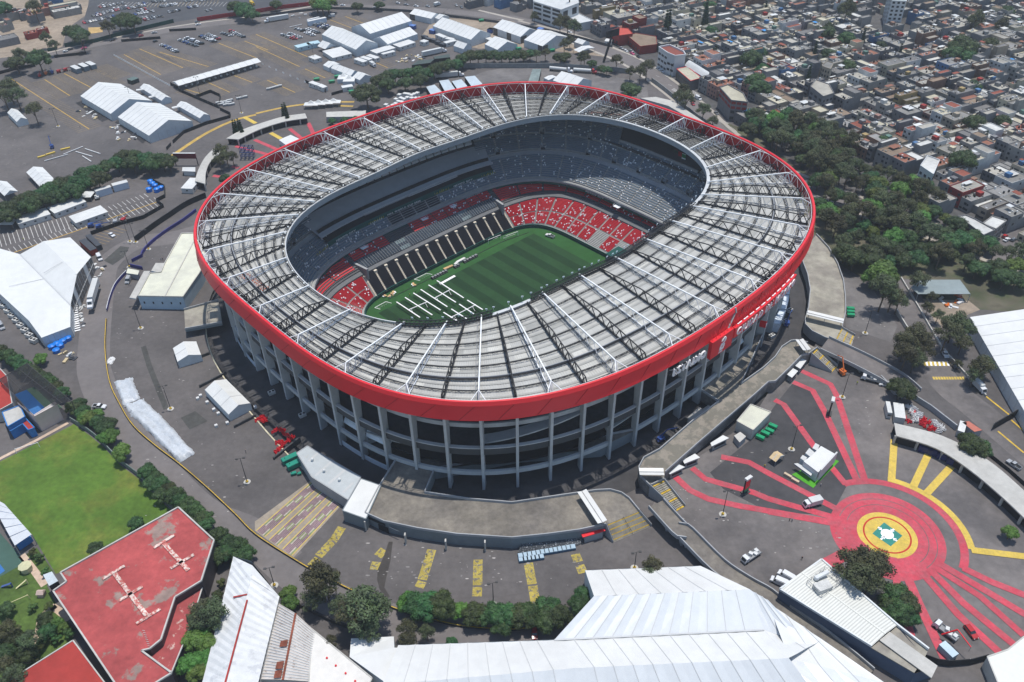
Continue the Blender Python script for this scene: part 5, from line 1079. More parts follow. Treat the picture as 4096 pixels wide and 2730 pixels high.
def acunit(c, rz, label, s=1.0, grp=None, z=0):
 g = empty('air_unit', (c.x, c.y, z), label, 'air conditioner', grp); b = MB(); b.box((c.x, c.y, z+.3), (3.4*s, 2.1*s, 1.7*s), rz); b.box((c.x, c.y, z), (3.0*s, 1.7*s, .3), rz, 1); b.build('casing', [m_ac, m_dark], g)
 for k in (-1, 1): b = MB(); q = Vector((c.x+cos(rz)*.85*k*s, c.y+sin(rz)*.85*k*s, z+.3+1.7*s)); b.tube(q, q+Vector((0, 0, .12)), .62*s, n=10); b.build('fan', m_dark, g)
 return g
for i in range(9): acunit(G(4, 5+i*38, 1150+i*44), radians(-25), 'grey twin-fan air unit, number %s from the top along the big left tent' % ('one', 'two', 'three', 'four', 'five', 'six', 'seven', 'eight', 'nine')[i], 1.0, 'air units along the big left tent')
st = empty('scaffold_stair', G(4, 690, 1380), 'white scaffold stair tower at the near corner of the big left tent', 'stair'); b = MB(); p, q = G(4, 690, 1400), G(4, 680, 1190)
for i in range(15): c = p.lerp(q, i/14); b.box((c.x, c.y, .2+i*.28), (3.2, .8, .12), atan2((q-p).y, (q-p).x)-pi/2)
b.build('step_flight', m_letter, st); b = MB()
for s in (-1.7, 1.7): b.bar(p+Vector((s, 0, 1)), q+Vector((s, 0, 5)), .12); b.bar(q+Vector((s, 0, 0)), q+Vector((s, 0, 5)), .14)
b.build('handrail', m_grey, st)
def quadroof(g, pts, m=m_tent, n=8, name='tent_roof', seam=True):      # pts = 4 world points a b (eave) c d (ridge)
 a, b_, c, d = pts; b = MB()
 for i in range(n):
  s0, s1, sm = i/n, (i+1)/n, (i+.5)/n; dz = Vector((0, 0, -.18)); b.grid([[a.lerp(b_, s0), a.lerp(b_, sm)+dz, a.lerp(b_, s1)], [a.lerp(b_, s0).lerp(d.lerp(c, s0), .5), a.lerp(b_, sm).lerp(d.lerp(c, sm), .5)+dz*1.5, a.lerp(b_, s1).lerp(d.lerp(c, s1), .5)], [d.lerp(c, s0), d.lerp(c, sm)+dz, d.lerp(c, s1)]], 0)
  if i and seam: b.bar(a.lerp(b_, s0)+Vector((0, 0, .05)), d.lerp(c, s0)+Vector((0, 0, .05)), .2, .12, 1)
 return b.build(name, [m, m_tents], g)
big = empty('event_tent', G(14, 380, 1185, 6), 'huge glossy white tent hall filling the bottom centre right of the photo', 'tent'); big.location.z = 0
def e14(x, y, z): return G(14, x, y, z)
m_gloss = mat('tent_glossy', (.58, .60, .61), .22, .04, .4, spec=.6, bump=.05)
quadroof(big, (e14(655, 565, 6.5), e14(1690, 525, 6.5), e14(2130, 735, 11), e14(735, 795, 11)), n=7)
quadroof(big, (e14(380, 1187, 6.5), e14(2260, 1100, 6.5), e14(2130, 735, 11), e14(735, 795, 11)), m_gloss, n=11)
quadroof(big, (e14(380, 1190, 6.3), e14(-1020, 1235, 6.3), G(13, 1130, 1590, 11), e14(560, 1440, 11)), n=9)
quadroof(big, (e14(2260, 1100, 6.3), e14(380, 1190, 6.3), e14(560, 1440, 11), e14(2480, 1350, 11)), n=11)
quadroof(big, (e14(2480, 1350, 11), e14(560, 1440, 11), e14(620, 1750, 6.3), e14(2700, 1650, 6.3)), m_gloss, n=11)
quadroof(big, (e14(560, 1440, 11), G(13, 1130, 1590, 11), G(13, 1200, 1850, 6.3), e14(620, 1750, 6.3)), m_gloss, n=9)
quadroof(big, (e14(2130, 735, 11), e14(2294, 830, 10), e14(2700, 1250, 6.3), e14(2260, 1100, 6.3)), m_gloss, n=3)
quadroof(big, (G(15, 0, 850, 8), G(15, 480, 1180, 7), G(15, 1040, 1568, 6.5), e14(2480, 1350, 8)), n=3); quadroof(big, (e14(2480, 1350, 8), G(15, 1040, 1568, 6.5), G(15, 1400, 1900, 6.5), e14(2700, 1650, 6.3)), m_gloss, n=3)
quadroof(big, (e14(2260, 1100, 6.35), e14(2700, 1250, 6.35), G(15, 480, 1190, 7), e14(2480, 1350, 11)), n=2)
b = MB()
wl_ = [e14(1690, 525, 6.5), e14(655, 565, 6.5), e14(735, 795, 11), e14(380, 1187, 6.4), e14(-1020, 1237, 6.3)]
for p, q in zip(wl_, wl_[1:]): b.poly([(p.x, p.y, 0), (q.x, q.y, 0), q, p])
b.build('tent_wall', m_tentw, big)
p = e14(2260, 1098, 6.6); q = e14(380, 1189, 6.6); b = MB(); b.bar(q, p, .5, .15); b.build('valley_gutter', m_tents, big)
tl = empty('event_tent', G(13, 850, 1180, 5), 'low white tent with tree shadows on it at the bottom of the service road', 'tent'); tl.location.z = 0
q = [G(13, 852, 1175, 5), G(13, 1235, 1158, 5), G(13, 1240, 1258, 6), G(13, 1400, 1262, 6.5), G(13, 1550, 1700, 6), G(13, 1200, 1600, 5.5), G(13, 838, 1340, 5)]
b = MB(); b.poly(q); b.build('tent_roof', m_tent, tl); b = MB()
for i in range(len(q)): p0, p1 = q[i], q[(i+1) % len(q)]; b.poly([(p0.x, p0.y, 0), (p1.x, p1.y, 0), p1, p0])
b.build('tent_wall', m_tentw, tl)
rt = tent(None, G(7, 1810, 1275, 6), G(11, 2500, 900, 6), G(7, 2700, 1100, 6), 6, 12, 'huge bright white tent at the right edge beside the trees', nseam=12)
canopy_ = empty('yard_shelter', G(7, 1350, 1065, 4.5), 'flat grey-green metal shelter over the works yard among the trees', 'shelter'); canopy_.location.z = 0
q = GL(7, 4.5, (1280, 1010), (1345, 1068), (1815, 1068), (1720, 940), (1355, 940)); b = MB(); b.prism(q, 4.3, 4.5, bottom=True); b.build('roof', mat('shelter_metal', (.22, .26, .26), .5, .08, .5), canopy_)
for p in q: b = MB(); b.bar((p.x, p.y, 0), (p.x, p.y, 4.3), .2); b.build('post', m_grey, canopy_)
rr = E_(12, (1600, 5), (1920, 300), (1805, 665), (1575, 810), (1445, 1190), (1345, 1268), (1290, 1110), z=9)
main = [G(12, *p, 9) for p in ((545, 590), (1600, 5), (1920, 300), (1805, 665), (1570, 810), (1445, 1190), (1345, 1272), (1270, 1290), (1540, 1490), (1330, 1620), (1060, 1620), (480, 755), (600, 670))]
m_rroof = mat('red_roof_coating', (.33, .062, .060), .85, .2, .5, col2=(.24, .17, .145), mixs=.11, thr=(.555, .60), detail=8); m_rroof2 = mat('red_roof_faded', (.30, .06, .06), .85, .15, .35, col2=(.45, .30, .26), mixs=.5, thr=(.58, .64)); m_rroof3 = mat('red_roof_plain', (.30, .035, .028), .85, .12, .4); m_dkglass = mat('facade_dark', (.05, .04, .045), .5, .3, .8)
mg = building('school_building', None, main, 9, 'big red flat-roofed building with worn patches in the lower left corner', m_rroof, m_dkglass, par=.6, pm=m_wallp, inset=.45)
for cx_, cy_, L1_, w_, an in (): pass
b = MB()
for (x0, y0), (x1, y1), wd in (((920, 650), (1120, 530), 1.0), ((1030, 600), (1320, 980), 1.3), ((1070, 845), (1280, 715), 1.0), ((1225, 1050), (1440, 915), 1.0), ((1380, 370), (1565, 255), 1.0), ((1470, 330), (1690, 570), 1.3), ((1530, 555), (1740, 430), 1.0)):
 b.strip([G(12, x0, y0, 9), G(12, x1, y1, 9)], wd, 9.02, .45)
b.build('roof_duct', mat('duct_peeled', (.42, .12, .10), .85, .2, 1, col2=(.60, .50, .44), mixs=1.2, thr=(.45, .55)), mg)
b = MB(); m0 = [G(12, *p, 9) for p in ((1290, 1110), (1345, 1268))]; 
for i in range(9): p = m0[0].lerp(m0[1], i/8); b.bar(p+Vector((-.4, .1, .3)), p+Vector((.4, -.1, .3)), .1)
b.build('roof_ladder', m_wallp, mg)
low = [G(12, *p, 6) for p in ((1580, 850), (1815, 720), (1700, 1090), (1540, 1480), (1290, 1330), (1350, 1290), (1470, 1200))]
building('school_wing', None, low, 6, 'lower red-roofed wing tucked along the right side of the big red roof', m_rroof2, m_dkglass, par=.4, pm=m_wallp, cat='building wing')
building('red_hall', None, [G(12, *p, 6) for p in ((655, 1195), (935, 1568), (1200, 1900), (-200, 1900), (60, 1568))], 6, 'plain red-roofed hall at the bottom left edge', m_rroof3, m_wallp, par=.3, pm=m_wallp)
tb = building('tin_roof_hut', 12, [(385, 605), (465, 575), (520, 660), (440, 705)], 8, 'small corrugated tin roof beside the big red-roofed building', mat('tin', (.45, .5, .52), .5, .1, 1), m_dkglass, par=0, cat='hut')
m_shed = mat('sheet_white', (.57, .58, .58), .5, .07, .4, col2=(.47, .48, .49), mixs=.25, thr=(.55, .62)); m_shed2 = mat('sheet_pale', (.48, .45, .42), .7, .12, .5, col2=(.30, .25, .22), mixs=.6, thr=(.56, .66))
h1 = empty('sheet_hall', G(12, 2070, 450, 7), 'long white corrugated hall with a red ridge strip at the bottom left', 'hall'); h1.location.z = 0
quadroof(h1, (G(12, 2090, 440, 6), G(12, 1830, 1500, 6), G(12, 2010, 1568, 9), G(12, 2250, 640, 9)), m_shed, 14, 'roof', False); quadroof(h1, (G(13, 210, 800, 6), G(13, 20, 1568, 6), G(12, 2010, 1568, 9), G(12, 2260, 600, 9)), m_shed, 14, 'roof', False)
quadroof(h1, (G(12, 1830, 1500, 6), G(12, 1700, 1950, 6), G(12, 1920, 1950, 9), G(12, 2010, 1568, 9)), m_shed, 5, 'roof', False); quadroof(h1, (G(13, 20, 1568, 6), G(13, -60, 1950, 6), G(12, 1920, 1950, 9), G(12, 2010, 1568, 9)), m_shed, 5, 'roof', False)
b = MB(); b.bar(G(12, 2215, 830, 9.1), G(12, 2010, 1600, 9.1), .5, .12); b.bar(G(12, 2090, 805, 7.8), G(12, 2215, 780, 9.05), .5, .1); b.build('ridge_strip', m_rroof3, h1)
b = MB(); q = [G(12, 2090, 440, 6), G(12, 1830, 1500, 6), G(12, 1700, 1950, 6)]
for p0, p1 in zip(q, q[1:]): b.poly([(p0.x, p0.y, 0), (p1.x, p1.y, 0), p1, p0])
q = [G(12, 2090, 440, 6), G(12, 2250, 480, 8), G(13, 210, 800, 6), G(13, -60, 1950, 6)]
for p0, p1 in zip(q, q[1:]): b.poly([(p0.x, p0.y, 0), (p1.x, p1.y, 0), p1, p0])
b.build('wall', m_wallp, h1)
b = MB(); b.poly([G(12, 2090, 440, 6), G(12, 2260, 520, 8), G(13, 210, 800, 6), G(12, 2250, 640, 9)]); b.build('roof', m_shed, h1)
h2 = empty('sheet_hall', G(13, 215, 850, 6), 'rusty grey corrugated hall with skylights beside the white hall', 'hall'); h2.location.z = 0
quadroof(h2, (G(13, 205, 860, 5), G(13, 45, 1540, 5), G(13, 240, 1545, 7), G(13, 355, 950, 7)), m_shed2, 26, 'roof'); quadroof(h2, (G(13, 530, 1110, 5), G(13, 465, 1560, 5), G(13, 240, 1545, 7), G(13, 355, 950, 7)), m_shed2, 22, 'roof')
b = MB(); b.poly([G(13, 205, 860, 5), G(13, 355, 950, 7), G(13, 355, 950, 5)]); q = [G(13, 205, 860, 5), G(13, 355, 950, 6), G(13, 530, 1110, 5), G(13, 465, 1560, 5), G(13, 45, 1540, 5)]
for i in range(5): p0, p1 = q[i], q[(i+1) % 5]; b.poly([(p0.x, p0.y, 0), (p1.x, p1.y, 0), p1, p0])
b.build('wall', m_wallp, h2); b = MB(); b.bar(G(13, 355, 950, 7.1), G(13, 240, 1545, 7.1), .6, .2); 
for y0, y1 in ((1190, 1250), (1380, 1450), (1460, 1530)):
 x0 = 355-(y0-950)*.19; p = [G(13, x0-20, y0, 7.05), G(13, x0-85, y0+10, 6.3), G(13, x0-100, y1+5, 6.3), G(13, x0-35, y1, 7.05)]; b.poly([v+Vector((0, 0, .25)) for v in p])
b.build('rust_panel', mat('rust_brown', (.20, .06, .035), .9, .3, 1), h2)
building('flat_roof_hall', 13, [(500, 1090), (1040, 1530), (990, 1640), (470, 1640)], 5, 'pale flat slab roof with small red vents at the bottom', mat('slab_pale', (.60, .58, .54), .85, .07, .4), m_wallp, par=.2)
for x, y in ((635, 1350), (715, 1418), (803, 1487), (888, 1557)): b = MB(); p = G(13, x, y, 5.2); b.blob(p, .35, 1, 0); b.build('roof_vent', m_red, bpy.data.objects['flat_roof_hall'])
h3 = empty('sheet_hall', G(15, 110, 730, 7), 'long pale ribbed-roof hall with dark blue wall in the lower right', 'hall'); h3.location.z = 0
A_, B_, C2, D_ = G(15, 105, 735, 7), G(15, 930, 1245, 7), G(15, 1160, 1055, 7), G(15, 480, 468, 7); md = lambda p, q, dz: (p+q)/2+Vector((0, 0, dz))
m_rib = mat('ribbed_roof', (.60, .60, .55), .6, .04, .6); m_rib2 = mat('ribbed_roof_groove', (.44, .44, .41), .6, .04, .6)
b = MB(); n = 34; r0, r1 = md(A_, D_, .9), md(B_, C2, .9)
for i in range(n):
 for j, (s, t_) in enumerate(((i/n, (i+.62)/n), ((i+.62)/n, (i+1)/n))): b.poly([A_.lerp(B_, s), A_.lerp(B_, t_), r0.lerp(r1, t_), r0.lerp(r1, s)], j); b.poly([r0.lerp(r1, s), r0.lerp(r1, t_), D_.lerp(C2, t_), D_.lerp(C2, s)], j)
b.bar(r0, r1, .5, .2, 0); b.build('roof', [m_rib, m_rib2], h3)
q = [A_, G(15, 1320, 1490, 6), G(15, 1520, 1420, 6), G(15, 1400, 1350, 6), C2, D_]; b = MB()
for i in range(6): p0, p1 = q[i], q[(i+1) % 6]; b.poly([(p0.x, p0.y, 0), (p1.x, p1.y, 0), p1, p0], 0)
b.build('wall', mat('wall_navy', (.07, .10, .16), .8, .08, .4), h3); b = MB(); b.prism([B_, C2, G(15, 1440, 1270, 6.2), G(15, 1405, 1345, 6.2), G(15, 1310, 1485, 6.2)], 6, 6.3); b.build('terrace', m_deck2, h3); b = MB(); b.prism(E_(15, (1000, 1190), (1090, 1115), (1520, 1420), (1465, 1530), z=6.9), 6.6, 6.9); b.build('white_slab', m_wallp, h3)
b = MB()
for p, q_ in ((A_, D_), (A_, B_), (D_, C2), (C2, G(15, 1440, 1270, 7))): b.strip([p, q_], .5, 6.6, .8)
b.build('parapet', m_seatpale, h3)
pl = empty('roof_plant', G(15, 480, 700, 7.4), 'caged air-handling plant with silver duct on the ribbed roof', 'air handling plant'); c = G(15, 495, 680, 7.6); pl.location = (c.x, c.y, 7.4)
b = MB(); b.box((c.x-1, c.y-2, 7.6), (5, 3, 1.8), radians(20)); b.build('casing', m_ac, pl); b = MB(); b.tube((c.x-2, c.y+1, 9), (c.x+2, c.y+3, 9), .7); b.blob((c.x-2, c.y+1, 8.8), .9, 1, 0); b.build('duct', m_seatpale, pl)
b = MB(); a_ = [G(15, *p, 8) for p in ((345, 680), (500, 560), (650, 680), (480, 800))]
for i in range(4):
 for zz_ in (7.6, 8.6, 9.6): b.bar((a_[i].x, a_[i].y, zz_), (a_[(i+1) % 4].x, a_[(i+1) % 4].y, zz_), .08)
 for k in range(4): p = a_[i].lerp(a_[(i+1) % 4], k/4); b.bar((p.x, p.y, 7.3), (p.x, p.y, 9.6), .08)
b.build('cage', m_grey, pl)
building('corner_hall', 15, [(1965, 1340), (2150, 1275), (2294, 1160), (2600, 1150), (2600, 1700), (2110, 1700)], 5, 'pale ribbed-roof gate building in the bottom right corner', m_rib, m_wallp, par=.2)
building('sports_block', 8, [(145, 455), (310, 595), (510, 488), (490, 470), (300, 590)], 8, 'tall pink-grey rendered wall at the edge of the netted court', m_wallp, mat('render_pink', (.56, .46, .42), .9, .06, .4), par=.2, cat='wall')
building('blue_house', 8, [(20, 560), (180, 500), (225, 600), (70, 690)], 6, 'bright blue rendered house wall beside the netted court', m_wallp, mat('render_blue', (.03, .16, .42), .8, .08, .6), par=.3); building('red_terrace', 8, [(70, 690), (230, 615), (310, 700), (255, 720), (205, 665), (95, 730)], 4, 'red terrace roof with blue walls under the bright blue house', m_rroof3, MATS['render_blue'], par=.3)
building('red_annex', 8, [(-200, 200), (0, 170), (65, 240), (110, 480), (0, 540), (-200, 560)], 6, 'red-roofed annex cut by the left edge beside the netted court', m_rroof3, m_wallp, par=.3)
nt_ = empty('shade_net', G(8, 240, 120, 9), 'black shade net on poles stretched over the blue padel court', 'shade net'); nt_.location.z = 0
m_net = mat('net_black', (.012, .012, .014), .8, .1, 1, alpha=.72); b = MB(); q = GL(8, 9, (240, 120), (640, 460), (480, 500), (300, 330), (130, 400), (-5, 265)); b.poly(q); b.build('net', m_net, nt_); b = MB()
for (a0, a1) in (((240, 120), (640, 460)), ((180, 180), (560, 480)), ((-5, 265), (240, 120)), ((-5, 265), (300, 590)), ((60, 230), (200, 360)), ((290, 165), (140, 400)), ((370, 230), (190, 330)), ((460, 310), (330, 370)), ((560, 390), (460, 440))): b.bar(G(8, *a0, 9.05), G(8, *a1, 9.05), .14)
for p in ((240, 120), (640, 460), (-5, 265)): v = G(8, *p, 9); b.bar((v.x, v.y, 0), (v.x, v.y, 9), .2)
b.build('net_frame', m_rail, nt_)
st2 = empty('stand_roof', G(12, 0, 190, 5), 'grey panelled grandstand roof at the left edge of the sports field', 'grandstand'); st2.location.z = 0
q = [G(12, *p, 5) for p in ((-120, -120), (40, -30), (285, 245), (135, 348))]; b = MB(); n = 6
for i in range(n): b.poly([q[1].lerp(q[2], i/n), q[1].lerp(q[2], (i+.94)/n), q[0].lerp(q[3], (i+.94)/n), q[0].lerp(q[3], i/n)])
b.build('roof', mat('stand_panel', (.50, .52, .54), .5, .06, 1), st2); b = MB(); b.prism([p.lerp((q[0]+q[2])/2, .15) for p in q], 0, 2.5); b.build('seating', MATS['render_blue'], st2)
for p in q: b = MB(); b.bar((p.x, p.y, 0), (p.x, p.y, 5), .2); b.build('post', m_grey, st2)
# ================================================================== OBJECTS
ONES = 'first second third fourth fifth sixth seventh eighth ninth tenth eleventh twelfth thirteenth fourteenth fifteenth sixteenth seventeenth eighteenth nineteenth'.split()
def ordw(n):
 if n <= 19: return ONES[n-1]
 t = ['twentieth', 'thirtieth', 'fortieth', 'fiftieth', 'sixtieth', 'seventieth', 'eightieth', 'ninetieth'][n//10-2]
 return t if n % 10 == 0 else ['twenty', 'thirty', 'forty', 'fifty', 'sixty', 'seventy', 'eighty', 'ninety'][n//10-2]+'-'+ONES[n % 10-1]
def proj(p):
 d = Vector(p)-Vector((0, 0, CAMH)); z = d.dot(_f)
 return (2048+FOC*d.dot(_r)/z, 1365-FOC*d.dot(_u)/z) if z > 1 else (-9999, -9999)
def cont(t, A, B, C_, h, label, m=m_tent, name='site_cabin', cat='cabin', win=0, roof=None, grp=None, z0=0.):
 q = rect3(*[G(t, *p, h) for p in (A, B, C_)]); g = empty(name, (q[0].x, q[0].y, 0), label, cat, grp); b = MB(); b.prism(q, z0+.1, h-.12); b.build('body', m, g)
 b = MB(); c = sum(q, Vector((0, 0)))/4; b.prism([c+(p-c)*1.02 for p in q], h-.12, h); b.build('roof', roof or m_tent, g)
 if win:
  for e in (0, 1):
   a_, b_ = q[e], q[e+1]; d = (b_-a_).normalized(); nn = Vector((d.y, -d.x)); nn = nn if nn.dot((a_+b_)/2-c) > 0 else -nn; k = max(1, int((b_-a_).length/4))
   for j in range(k): b = MB(); p = a_+(b_-a_)*((j+.5)/k)+nn*.04; b.strip([p-d*.55, p+d*.55], .1, h*.45, .8); b.build('window', m_tgl, g)
 return g
m_cab = mat('cabin_grey', (.50, .51, .50), .6, .06, 1); m_cabr = mat('cabin_roof', (.55, .555, .54), .6, .08, 1); m_cyan = mat('cabin_pale_blue', (.36, .50, .55), .6, .06, 1)
for t, A, B, C_, lab in ((4, (165, 440), (450, 352), (412, 292), 'long white site cabin nearest the left edge under the tree row'), (4, (490, 345), (770, 240), (725, 180), 'long white site cabin second from the left under the tree row'), (4, (680, 432), (962, 332), (895, 275), 'long white site cabin standing alone in front of the other two'),
 (1, (690, 520), (858, 480), (740, 425), 'wide ribbed-roof white cabin block left of the trailers'), (1, (1080, 480), (1250, 430), (1210, 400), 'long white cabin right of the large gabled tent'), (1, (1290, 425), (1430, 380), (1400, 345), 'long white cabin joined at the right end of the first one'), (1, (1140, 490), (1250, 462), (1240, 448), 'short white cabin in front of the long joined cabins'),
 (1, (1605, 310), (1680, 340), (1700, 322), 'left one of two small white cabins below the arched tent'), (1, (1690, 345), (1750, 360), (1775, 345), 'right one of two small white cabins below the arched tent'), (1, (1705, 390), (1800, 365), (1780, 350), 'narrow white cabin above the small centre tent'), (1, (1465, 370), (1510, 382), (1525, 360), 'tiny white cabin in the yard of dark containers'), (1, (470, 740), (540, 765), (560, 745), 'left of two little white cabins by the black fence'), (1, (545, 765), (600, 790), (615, 765), 'right of two little white cabins by the black fence'), (1, (775, 790), (870, 775), (860, 755), 'white cabin beside the red forklift under the trees'),
 (1, (468, 510), (525, 535), (552, 500), 'small square white hut at the lamp post'), (2, t5(92, 345), t5(130, 362), t5(160, 345), 'small white cabin between two white tents'), (4, (1620, 120), (1722, 125), (1720, 28), 'square white cabin by the curved gatehouse end'), (2, (830, 370), (890, 375), (885, 350), 'white box cabin raised beside the billboard mast')):
 cont(t, A, B, C_, 3.2, lab, m_cab, win=1, roof=m_cabr)
for k, (A, B, C_) in enumerate((((875, 530), (960, 560), (970, 535)), ((930, 515), (1010, 540), (1025, 520)), ((985, 500), (1070, 528), (1083, 505)))): cont(1, A, B, C_, 3.2, 'white trailer cabin, %s from the left of the three in echelon' % ONES[k], m_cab, win=1, roof=m_cabr, grp='trailer cabins in echelon')
for k, (A, B, C_, t) in enumerate((((375, 430), (500, 400), (490, 375), 1), ((470, 405), (578, 385), (570, 360), 1))): cont(t, A, B, C_, 3.4, '%s pale blue cabin above the open marquee' % ('lower', 'upper')[k], m_cyan, win=1, roof=m_cyan)
m_trl = mat('trailer_blue_white', (.45, .52, .60), .4, .06, 1)
cont(1, (470, 195), (630, 160), (625, 150), 4, 'parked semi-trailer box nearer the car cluster', m_trl, 'trailer', 'trailer', roof=m_cabr); cont(1, (465, 180), (570, 155), (568, 148), 4, 'parked semi-trailer box behind the nearer one', m_trl, 'trailer', 'trailer', roof=m_cabr)
cont(4, (858, 150), (995, 108), (985, 90), 4, 'white semi-trailer parked under the left tree row', m_trl, 'trailer', 'trailer', roof=m_cab); cont(4, (1010, 100), (1145, 65), (1135, 42), 4, 'white semi-trailer farther right under the left tree row', m_trl, 'trailer', 'trailer', roof=m_cab)
m_cred = mat('container_red', (.33, .05, .03), .6, .15, 1); m_cdk = mat('container_dark', (.05, .055, .065), .6, .15, 1)
cont(4, (708, 590), (808, 680), (855, 648), 3.2, 'dark-roofed red container beside the big left tent', m_cred, 'container', 'container', roof=m_cdk); cont(4, (765, 545), (862, 640), (903, 618), 3.0, 'black container behind the red one at the big left tent', m_cdk, 'container', 'container', roof=m_cdk)
for k, (x, y) in enumerate(((625, 595), (695, 575), (760, 560))): cont(0, (x, y), (x+55, y+28), (x+80, y+5), 3.6, 'grey box container, %s from the left above the parking bays' % ONES[k], mat('container_slate', (.14, .18, .21), .6, .1, 1), 'container', 'container', roof=m_cab, grp='grey box containers in the parking lot')
cont(0, (1135, 710), (1180, 725), (1235, 700), 3, 'dark green box tank between the walkway canopy and large tent', mat('box_green_black', (.03, .04, .038), .6, .1, 1), 'container', 'container', roof=mat('box_green', (.09, .13, .12), .6, .1, 1))
for k, (x, y) in enumerate(((1510, 340), (1560, 350), (1600, 370), (1640, 390), (1480, 320))): cont(1, (x, y), (x+40, y+12), (x+60, y+2), 2.6, 'dark container, %s from the left in the yard by the arched tent' % ONES[k], m_cdk, 'container', 'container', roof=m_cdk, grp='dark containers in the yard')
for k, (x, y, t) in enumerate(((1365, 230, 1), (1548, 270, 1), (2070, 262, 1), t5(108, 262)+(2,), t5(552, 258)+(2,))): cont(t, (x, y), (x+45, y+8), (x+60, y-8), 3, ('blue cabin at the right end of the longest tent', 'blue cabin left of the arched tent', 'blue cabin between the arched tent and its right neighbour', 'blue cabin at the left corner of the tent with arches', 'blue cabin behind the tent with two doors')[k], mat('cabin_blue', (.04, .09, .28), .5, .08, 1), roof=mat('cabin_blue_roof', (.10, .18, .42), .5, .08, 1))
for k, (A, B, C_) in enumerate((((1540, 790), (1610, 855), (1665, 825)), ((1665, 800), (1730, 800), (1790, 790)), ((1790, 780), (1850, 790), (1895, 775)), ((1900, 750), (1970, 780), (2030, 760)))):
 q = [G(1, *p, 3.5) for p in (((1525, 780), (1570, 855), (1665, 825), (1600, 760)), ((1640, 725), (1695, 825), (1785, 800), (1725, 715)), ((1755, 730), (1800, 795), (1895, 775), (1840, 712)), ((1870, 690), (1930, 775), (2030, 755), (1960, 680)))[k]]; building('loading_shed', None, q, 3.5, 'corrugated light-blue shed roof, %s from the left behind the far rim' % ONES[k], mat('sheet_light_blue', (.42, .48, .52), .5, .1, 1), m_dark, par=0, cat='shed')
building('green_roof_shed', 2, [(145, 735), (185, 620), (262, 620), (235, 735)], 3.5, 'grey-green and cream roofed shed behind the far rim', mat('sheet_sage', (.17, .21, .20), .6, .2, 1), m_dark, par=0, cat='shed')
q = [G(1, *p, 3) for p in ((1395, 585), (1560, 565), (1600, 530), (1450, 545))]; building('net_roof_shed', None, q, 3, 'dark green net-roofed shed above the centre tree row', mat('sheet_dark_green', (.05, .07, .065), .7, .1, 1), m_dark, par=0, cat='shed')
q = [G(1, *p, 3) for p in ((1600, 530), (1740, 515), (1735, 485), (1590, 510))]; building('net_roof_shed', None, q, 3, 'dark green net-roofed shed next to the semi-truck', MATS['sheet_dark_green'], m_dark, par=0, cat='shed')
m_tyre = mat('tyre_black', (.015, .015, .015), .8, .1, 1); m_gls = mat('vehicle_glass', (.02, .025, .03), .08, .1, 1, spec=.7)
VC = {'white': (.62, .63, .64), 'silver': (.32, .33, .34), 'grey': (.12, .13, .14), 'black': (.018, .018, .02), 'red': (.36, .02, .02), 'blue': (.03, .07, .24), 'yellow': (.60, .40, .03), 'pink': (.55, .08, .18), 'orange': (.55, .13, .02)}
def paint(c): return mat('car_paint_'+c, VC[c], .25, .02, 1, spec=.6)
def hull(b, prof, w, m=0, taper=1.0):            # side profile (x,z) swept across the width
 n = len(prof); A = [(x, -w/2*(taper if z > .95 else 1), z) for x, z in prof]; B = [(x, w/2*(taper if z > .95 else 1), z) for x, z in prof]
 b.grid([A+[A[0]], B+[B[0]]], m); b.poly(A, m); b.poly(B[::-1], m)
